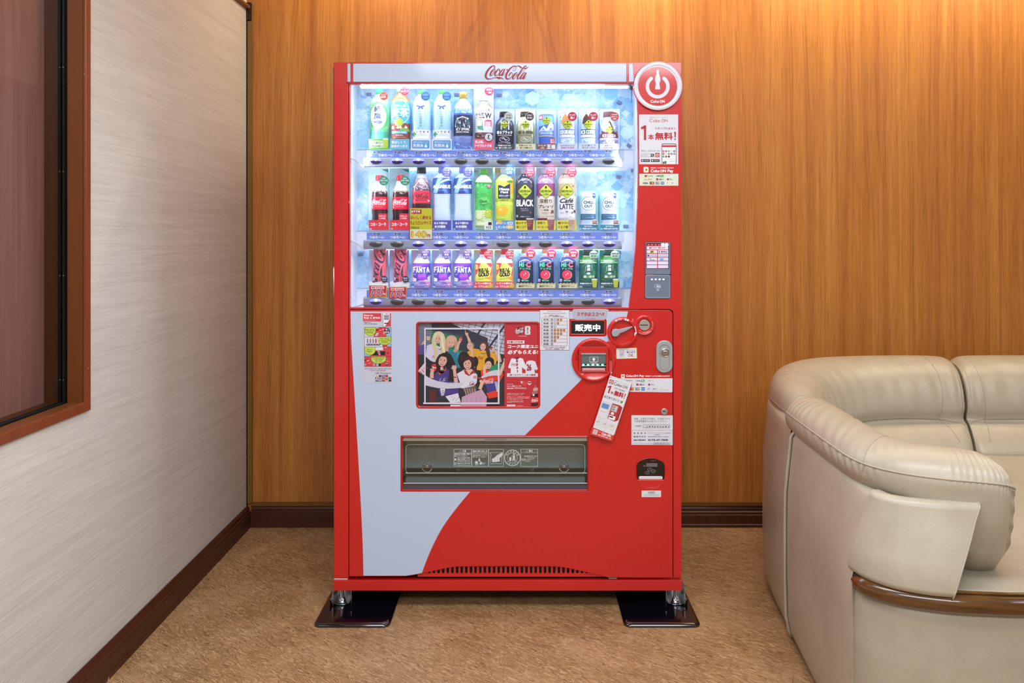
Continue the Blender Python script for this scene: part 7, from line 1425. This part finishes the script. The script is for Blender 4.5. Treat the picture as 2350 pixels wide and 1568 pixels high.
b = MB(); r0 = shell(i_seam, i_corner+3, prof_full); b.grid(r0, LEATHER); b.add(r0[0], [tuple(range(len(r0[0])))], LEATHER); b.add(r0[-1][:7]+[r0[-1][6]+Vector((.06, .06, 0))], [tuple(range(8))], LEATHER)
# front arm panel above the rail, cut slanting at its end
def prof_panel(i):
    l = lean(i_corner); t = (i-i_corner)/(i_end-i_corner); return [(.05, .462), (.012, .462), (.003, .468), (.001, .478), (l*.3, .53), (l*.6, .58), (l*.85, .615), (l*.95, .636), (l, .645), (l+.010, .650), (l+.022, .650), (l+.045, .642), (l+.07, .60)]
rows = []
for i in range(i_corner, i_end+1):
    t = (i-i_corner)/(i_end-i_corner); row = []
    for q, z in prof_panel(i):
        p = Vector((PP[i].x+NN[i].x*q, PP[i].y+NN[i].y*q, z)); p.x += (-.008-.085*(.64-z)/.18)*t**3 ; row.append(p)
    rows.append(row)
b.grid(rows, LEATHER); b.add(rows[-1], [tuple(range(len(rows[-1])))], LEATHER)
o = b.build('arm_shell', sf); recalc(o); o.data.set_sharp_from_angle(angle=math.radians(70))
b = MB(); b.tube([r[2]+Vector((0, 0, -.006)) for r in rows[-1:]]+[Vector(rows[-1][k]) for k in range(3, 12)], .0022, LEATHER, n=6); b.build('panel_piping', sf)
# vertical piping at the module seam
b = MB(); P = [Vector((PP[i_seam-1].x+NN[i_seam-1].x*q, PP[i_seam-1].y+NN[i_seam-1].y*q, z)) for q, z in prof_full(i_seam)[1:13]]; b.tube([p+Vector((-.003, 0, 0)) for p in P], .0055, LEATHER, n=8); b.build('seam_piping', sf)
# front skirt
b = MB(); rows = shell(i_corner+1, len(PP)-1, lambda i: [(.10, .03), (.030, .012), (.018, .03), (.008, .09), (.006, .25), (.008, .38), (.012, .42), (.03, .440)]); b.grid(rows, LEATHER); b.add(rows[0], [tuple(range(len(rows[0])))], LEATHER); o = b.build('front_skirt', sf); recalc(o)
# wooden rail
b = MB(); P = []; rr = []
for i in range(i_corner-1, len(PP)):
    t = min(1, (i-i_corner+1)/10); P.append(Vector((PP[i].x+NN[i].x*(.012-.004*t), PP[i].y+NN[i].y*(.012-.004*t), .447))); rr.append(.006+.012*t)
b.tube(P, rr, RAIL, n=14, ry=1.12); o = b.build('wooden_rail', sf)
b = MB(); b.tube([p+Vector((0, .012, .020)) for p in P[6:]], .0045, RAIL, n=8); b.build('rail_groove', sf)
def loft(name, st, sec, wr=None, mat=None, sub=9, ends=True):
    S = cmr([o_+i_+e for o_, i_, e in st], sub); sp = cmr([(u, z) for u, z in sec], 4); rows = []; L = len(S)
    for j, s_ in enumerate(S):
        O_, I_ = Vector(s_[0:2]), Vector(s_[2:4]); ex = s_[4:]; row = []
        for k, (u, z) in enumerate(sp):
            zz = z
            p = O_+(I_-O_)*u; v = Vector((p.x, p.y, zz))
            v = wr(v, j/sub, k, u, z, ex, O_, I_) if wr else v; row.append(v)
        rows.append(row)
    b = MB(); b.grid(rows, mat or LEATHER, wrap=True)
    if ends: b.add(rows[0], [tuple(range(len(sp)))], mat or LEATHER); b.add(rows[-1], [tuple(range(len(sp)))], mat or LEATHER)
    o = b.build(name, sf); recalc(o); return o, rows
def seam(rows, jk, r=.0014, name='stitched_seam', off=(0, 0, 0)):
    P = []
    for j, k in cmr(jk, 5):
        j0 = max(0, min(len(rows)-2, int(j))); k0 = int(k) % len(rows[0]); k1 = (k0+1) % len(rows[0]); u, v = j-j0, k-int(k)
        P.append((rows[j0][k0]*(1-v)+rows[j0][k1]*v)*(1-u)+(rows[j0+1][k0]*(1-v)+rows[j0+1][k1]*v)*u+Vector(off))
    b = MB(); b.tube(P, r, SEAMM, n=6); b.build(name, sf)
SEAMM = M('#9c9383', .5)
# arm cushion: stations (outer point, inner point, (scale about the middle, bottom height, crest lift))
AST = [((.845, 2.462), (1.03, 2.53), (.72, .60, -.022)), ((.842, 2.44), (1.025, 2.51), (.93, .60, -.008)), ((.838, 2.36), (1.01, 2.42), (1, .60, -.004)), ((.832, 2.25), (1.0, 2.33), (1, .60, 0)), ((.826, 2.05), (.995, 2.15), (1, .6, 0)), ((.826, 1.92), (.99, 2.05), (1, .6, .0)), ((.846, 1.842), (.99, 1.985), (1, .6, .002)), ((.892, 1.786), (1.01, 1.945), (1, .58, .004)), ((.958, 1.750), (1.04, 1.925), (1, .50, .003)), ((1.018, 1.733), (1.07, 1.915), (1, .445, 0)), ((1.072, 1.722), (1.095, 1.905), (.99, .445, -.006)), ((1.104, 1.73), (1.117, 1.893), (.95, .452, -.022)), ((1.120, 1.752), (1.125, 1.875), (.82, .475, -.050)), ((1.128, 1.78), (1.13, 1.85), (.50, .53, -.085))]
ASEC = [(.10, .60), (.02, .62), (-.04, .645), (-.065, .672), (-.05, .695), (.03, .718), (.20, .735), (.42, .742), (.65, .735), (.85, .712), (.98, .67), (1.03, .62), (1.03, .58), (.9, .56), (.5, .56)]
def awr(v, j, k, u, z, ex, O_, I_):
    sc, zb, lift = ex; zc = .645
    # lower half stretches to the bottom height, upper half lifts
    if z < .672: t = (.672-z)/(.672-.56); z2 = .672-(.672-min(zb, .6))*t if u > -.2 else z
    else: z2 = z+lift*(z-.672)/.07
    mid = (.672+zb)/2 if zb < .59 else .66
    z2 = mid+(z2-mid)*sc if sc < 1 else z2
    p = O_+(I_-O_)*(.5+(u-.5)*sc); n = (O_-I_).normalized()
    wrk = 0
    if u < .1 and z2 < .69: wrk = (.0042*math.sin(j*19+3*z2*20)*max(0, 1-abs(j-4.6)/2.2)+.003*math.sin(z2*150+j*4)*max(0, min(1, (j-9.7)))*(1 if j < 12 else 0)+.0018*math.sin(j*31))
    if j < 10.6: wrk *= max(0, min(1, (z2-.662)/.02))
    p = p+n*wrk
    if z2 > .70: z2 += .0016*math.sin(j*17+u*9)*(1 if j < 4.5 else .3)+.003*math.sin(j*26)*max(0, min(1, j-8))*(1 if u < .3 else .3)
    return Vector((p.x, p.y, z2))
o, rows = loft('arm_cushion', AST, ASEC, awr, sub=14)
seam(rows, [(14*5.6, k) for k in (13, 16, 20, 24, 28, 32)], .0013)
b = MB(); kseam = 4*4
P = [r[kseam] for r in rows[6:-10]]
b.tube([p+Vector((0, 0, .001)) for p in P], .0022, LEATHER, n=6); b.build('arm_piping', sf)
# back cushions
BST = [((.878, 2.475), (1.06, 2.54), (.70, -.085)), ((.876, 2.50), (1.07, 2.55), (.9, -.06)), ((.880, 2.62), (1.10, 2.585), (1, -.038)), ((.905, 2.78), (1.15, 2.62), (1, -.018)), ((.975, 2.935), (1.215, 2.66), (1, -.004)), ((1.105, 3.055), (1.31, 2.70), (1, .0)), ((1.30, 3.115), (1.43, 2.725), (1, .0)), ((1.50, 3.13), (1.545, 2.735), (1, .0)), ((1.668, 3.132), (1.600, 2.74), (.985, -.004)), ((1.706, 3.13), (1.627, 2.75), (.90, -.022))]
BSEC = [(.14, .56), (.05, .60), (-.01, .645), (-.03, .69), (.01, .735), (.09, .762), (.22, .777), (.38, .775), (.52, .755), (.63, .715), (.70, .66), (.725, .61), (.69, .575), (.70, .56), (.78, .548), (.87, .52), (.94, .49), (.97, .455), (.8, .44), (.4, .44)]
def bwr(v, j, k, u, z, ex, O_, I_):
    sc, lift = ex; z2 = z+(lift*(z-.6)/.177 if z > .6 else 0); mid = .62
    if sc < 1: z2 = mid+(z2-mid)*(.6+.4*sc)
    crease = max(0, 1-abs(z-.575)/.05)*(1 if u > .6 else 0); tuft = max(0, min(1, (j-4.2)/1.2))
    uu = .5+(u-.5)*sc+(.035*(1-tuft)*crease)
    p = O_+(I_-O_)*uu; n = (I_-O_).normalized()
    if z > .60 and u > .3: p = p+n*(.0026*math.sin(j*13)*(1-abs(z-.68)/.1)+.0012*math.sin(j*31+z*30))
    if 7 < j < 7.6 and u > .5 and z > .55: p = p-n*.004*math.sin((j-7)*PI/.6)
    return Vector((p.x, p.y, z2))
o, rows = loft('back_cushion', BST, BSEC, bwr, sub=12)
K = lambda i_: 4*i_
seam(rows, [(12*7.35, K(5)), (12*7.35, K(7)), (12*7.35, K(9)), (12*7.25, K(11)), (12*7.15, K(12.3))], .0012)
seam(rows, [(12*1.9, K(12.4)), (12*3.5, K(12.2)), (12*5, K(12.0)), (12*6.3, K(12.0)), (12*7.15, K(12.4)), (12*7.9, K(13.3)), (12*8.6, K(14))], .0028)
seam(rows, [(12*7.2, K(12.5)), (12*7.35, K(14)), (12*7.55, K(15.5))], .0012)
seam(rows, [(12*3.2, K(5.5)), (12*3.2, K(7.5)), (12*3.15, K(9.5)), (12*3.0, K(11))], .0014)
seam(rows, [(12*.5, K(3)), (12*.8, K(3.1)), (12*1.4, K(3.1)), (12*2.2, K(3)), (12*3, K(2.8))], .002)
seam(rows, [(12*1.2, K(3)), (12*1.3, K(4.5)), (12*1.3, K(6)), (12*1.15, K(8))], .0014)
BST2 = [((1.716, 3.13), (1.638, 2.75), (.90, -.022)), ((1.753, 3.132), (1.668, 2.742), (.985, -.004)), ((1.85, 3.132), (1.80, 2.735), (1, .0)), ((2.1, 3.132), (2.08, 2.73), (1, 0)), ((2.5, 3.132), (2.5, 2.73), (1, 0)), ((2.58, 3.13), (2.58, 2.75), (.9, -.02))]
o2, rows = loft('back_cushion', BST2, BSEC, lambda v, j, k, u, z, ex, O_, I_: bwr(v, j+5.2, k, u, z, ex, O_, I_), sub=12)
seam(rows, [(12*1.35, K(12.4)), (12*2, K(12.3)), (12*3, K(12.2)), (12*4, K(12.2))], .0028)
seam(rows, [(12*.3, K(14)), (12*.8, K(13.2)), (12*1.35, K(12.4))], .0014)
seam(rows, [(12*1.0, K(5)), (12*1.2, K(8)), (12*1.3, K(10.5)), (12*1.35, K(12.4)), (12*1.3, K(14)), (12*1.2, K(15.5))], .0012)
# seat
b = MB(); P = [(.90, 1.720), (.97, 1.690), (1.1, 1.674), (1.5, 1.670), (2.55, 1.670), (2.55, 2.80), (1.25, 2.76), (1.08, 2.62), (1.0, 2.4), (.93, 2.1), (.88, 1.85)]
n = len(P); vs = [(x, y, .405) for x, y in P]+[(x, y, .464) for x, y in P]
b.add(vs, [tuple(range(n))[::-1], tuple(range(n, 2*n))]+[(k, (k+1) % n, n+(k+1) % n, n+k) for k in range(n)], LEATHER); o = b.build('seat_cushion', sf); bevel(o, .018, 4, 30)
b = MB()
for (xa, xb) in ((.90, 2.5),): b.box(1.1, 2.55, 1.75, 2.6, .05, .41, M('#8c8274', .8))
b.build('seat_base', sf)
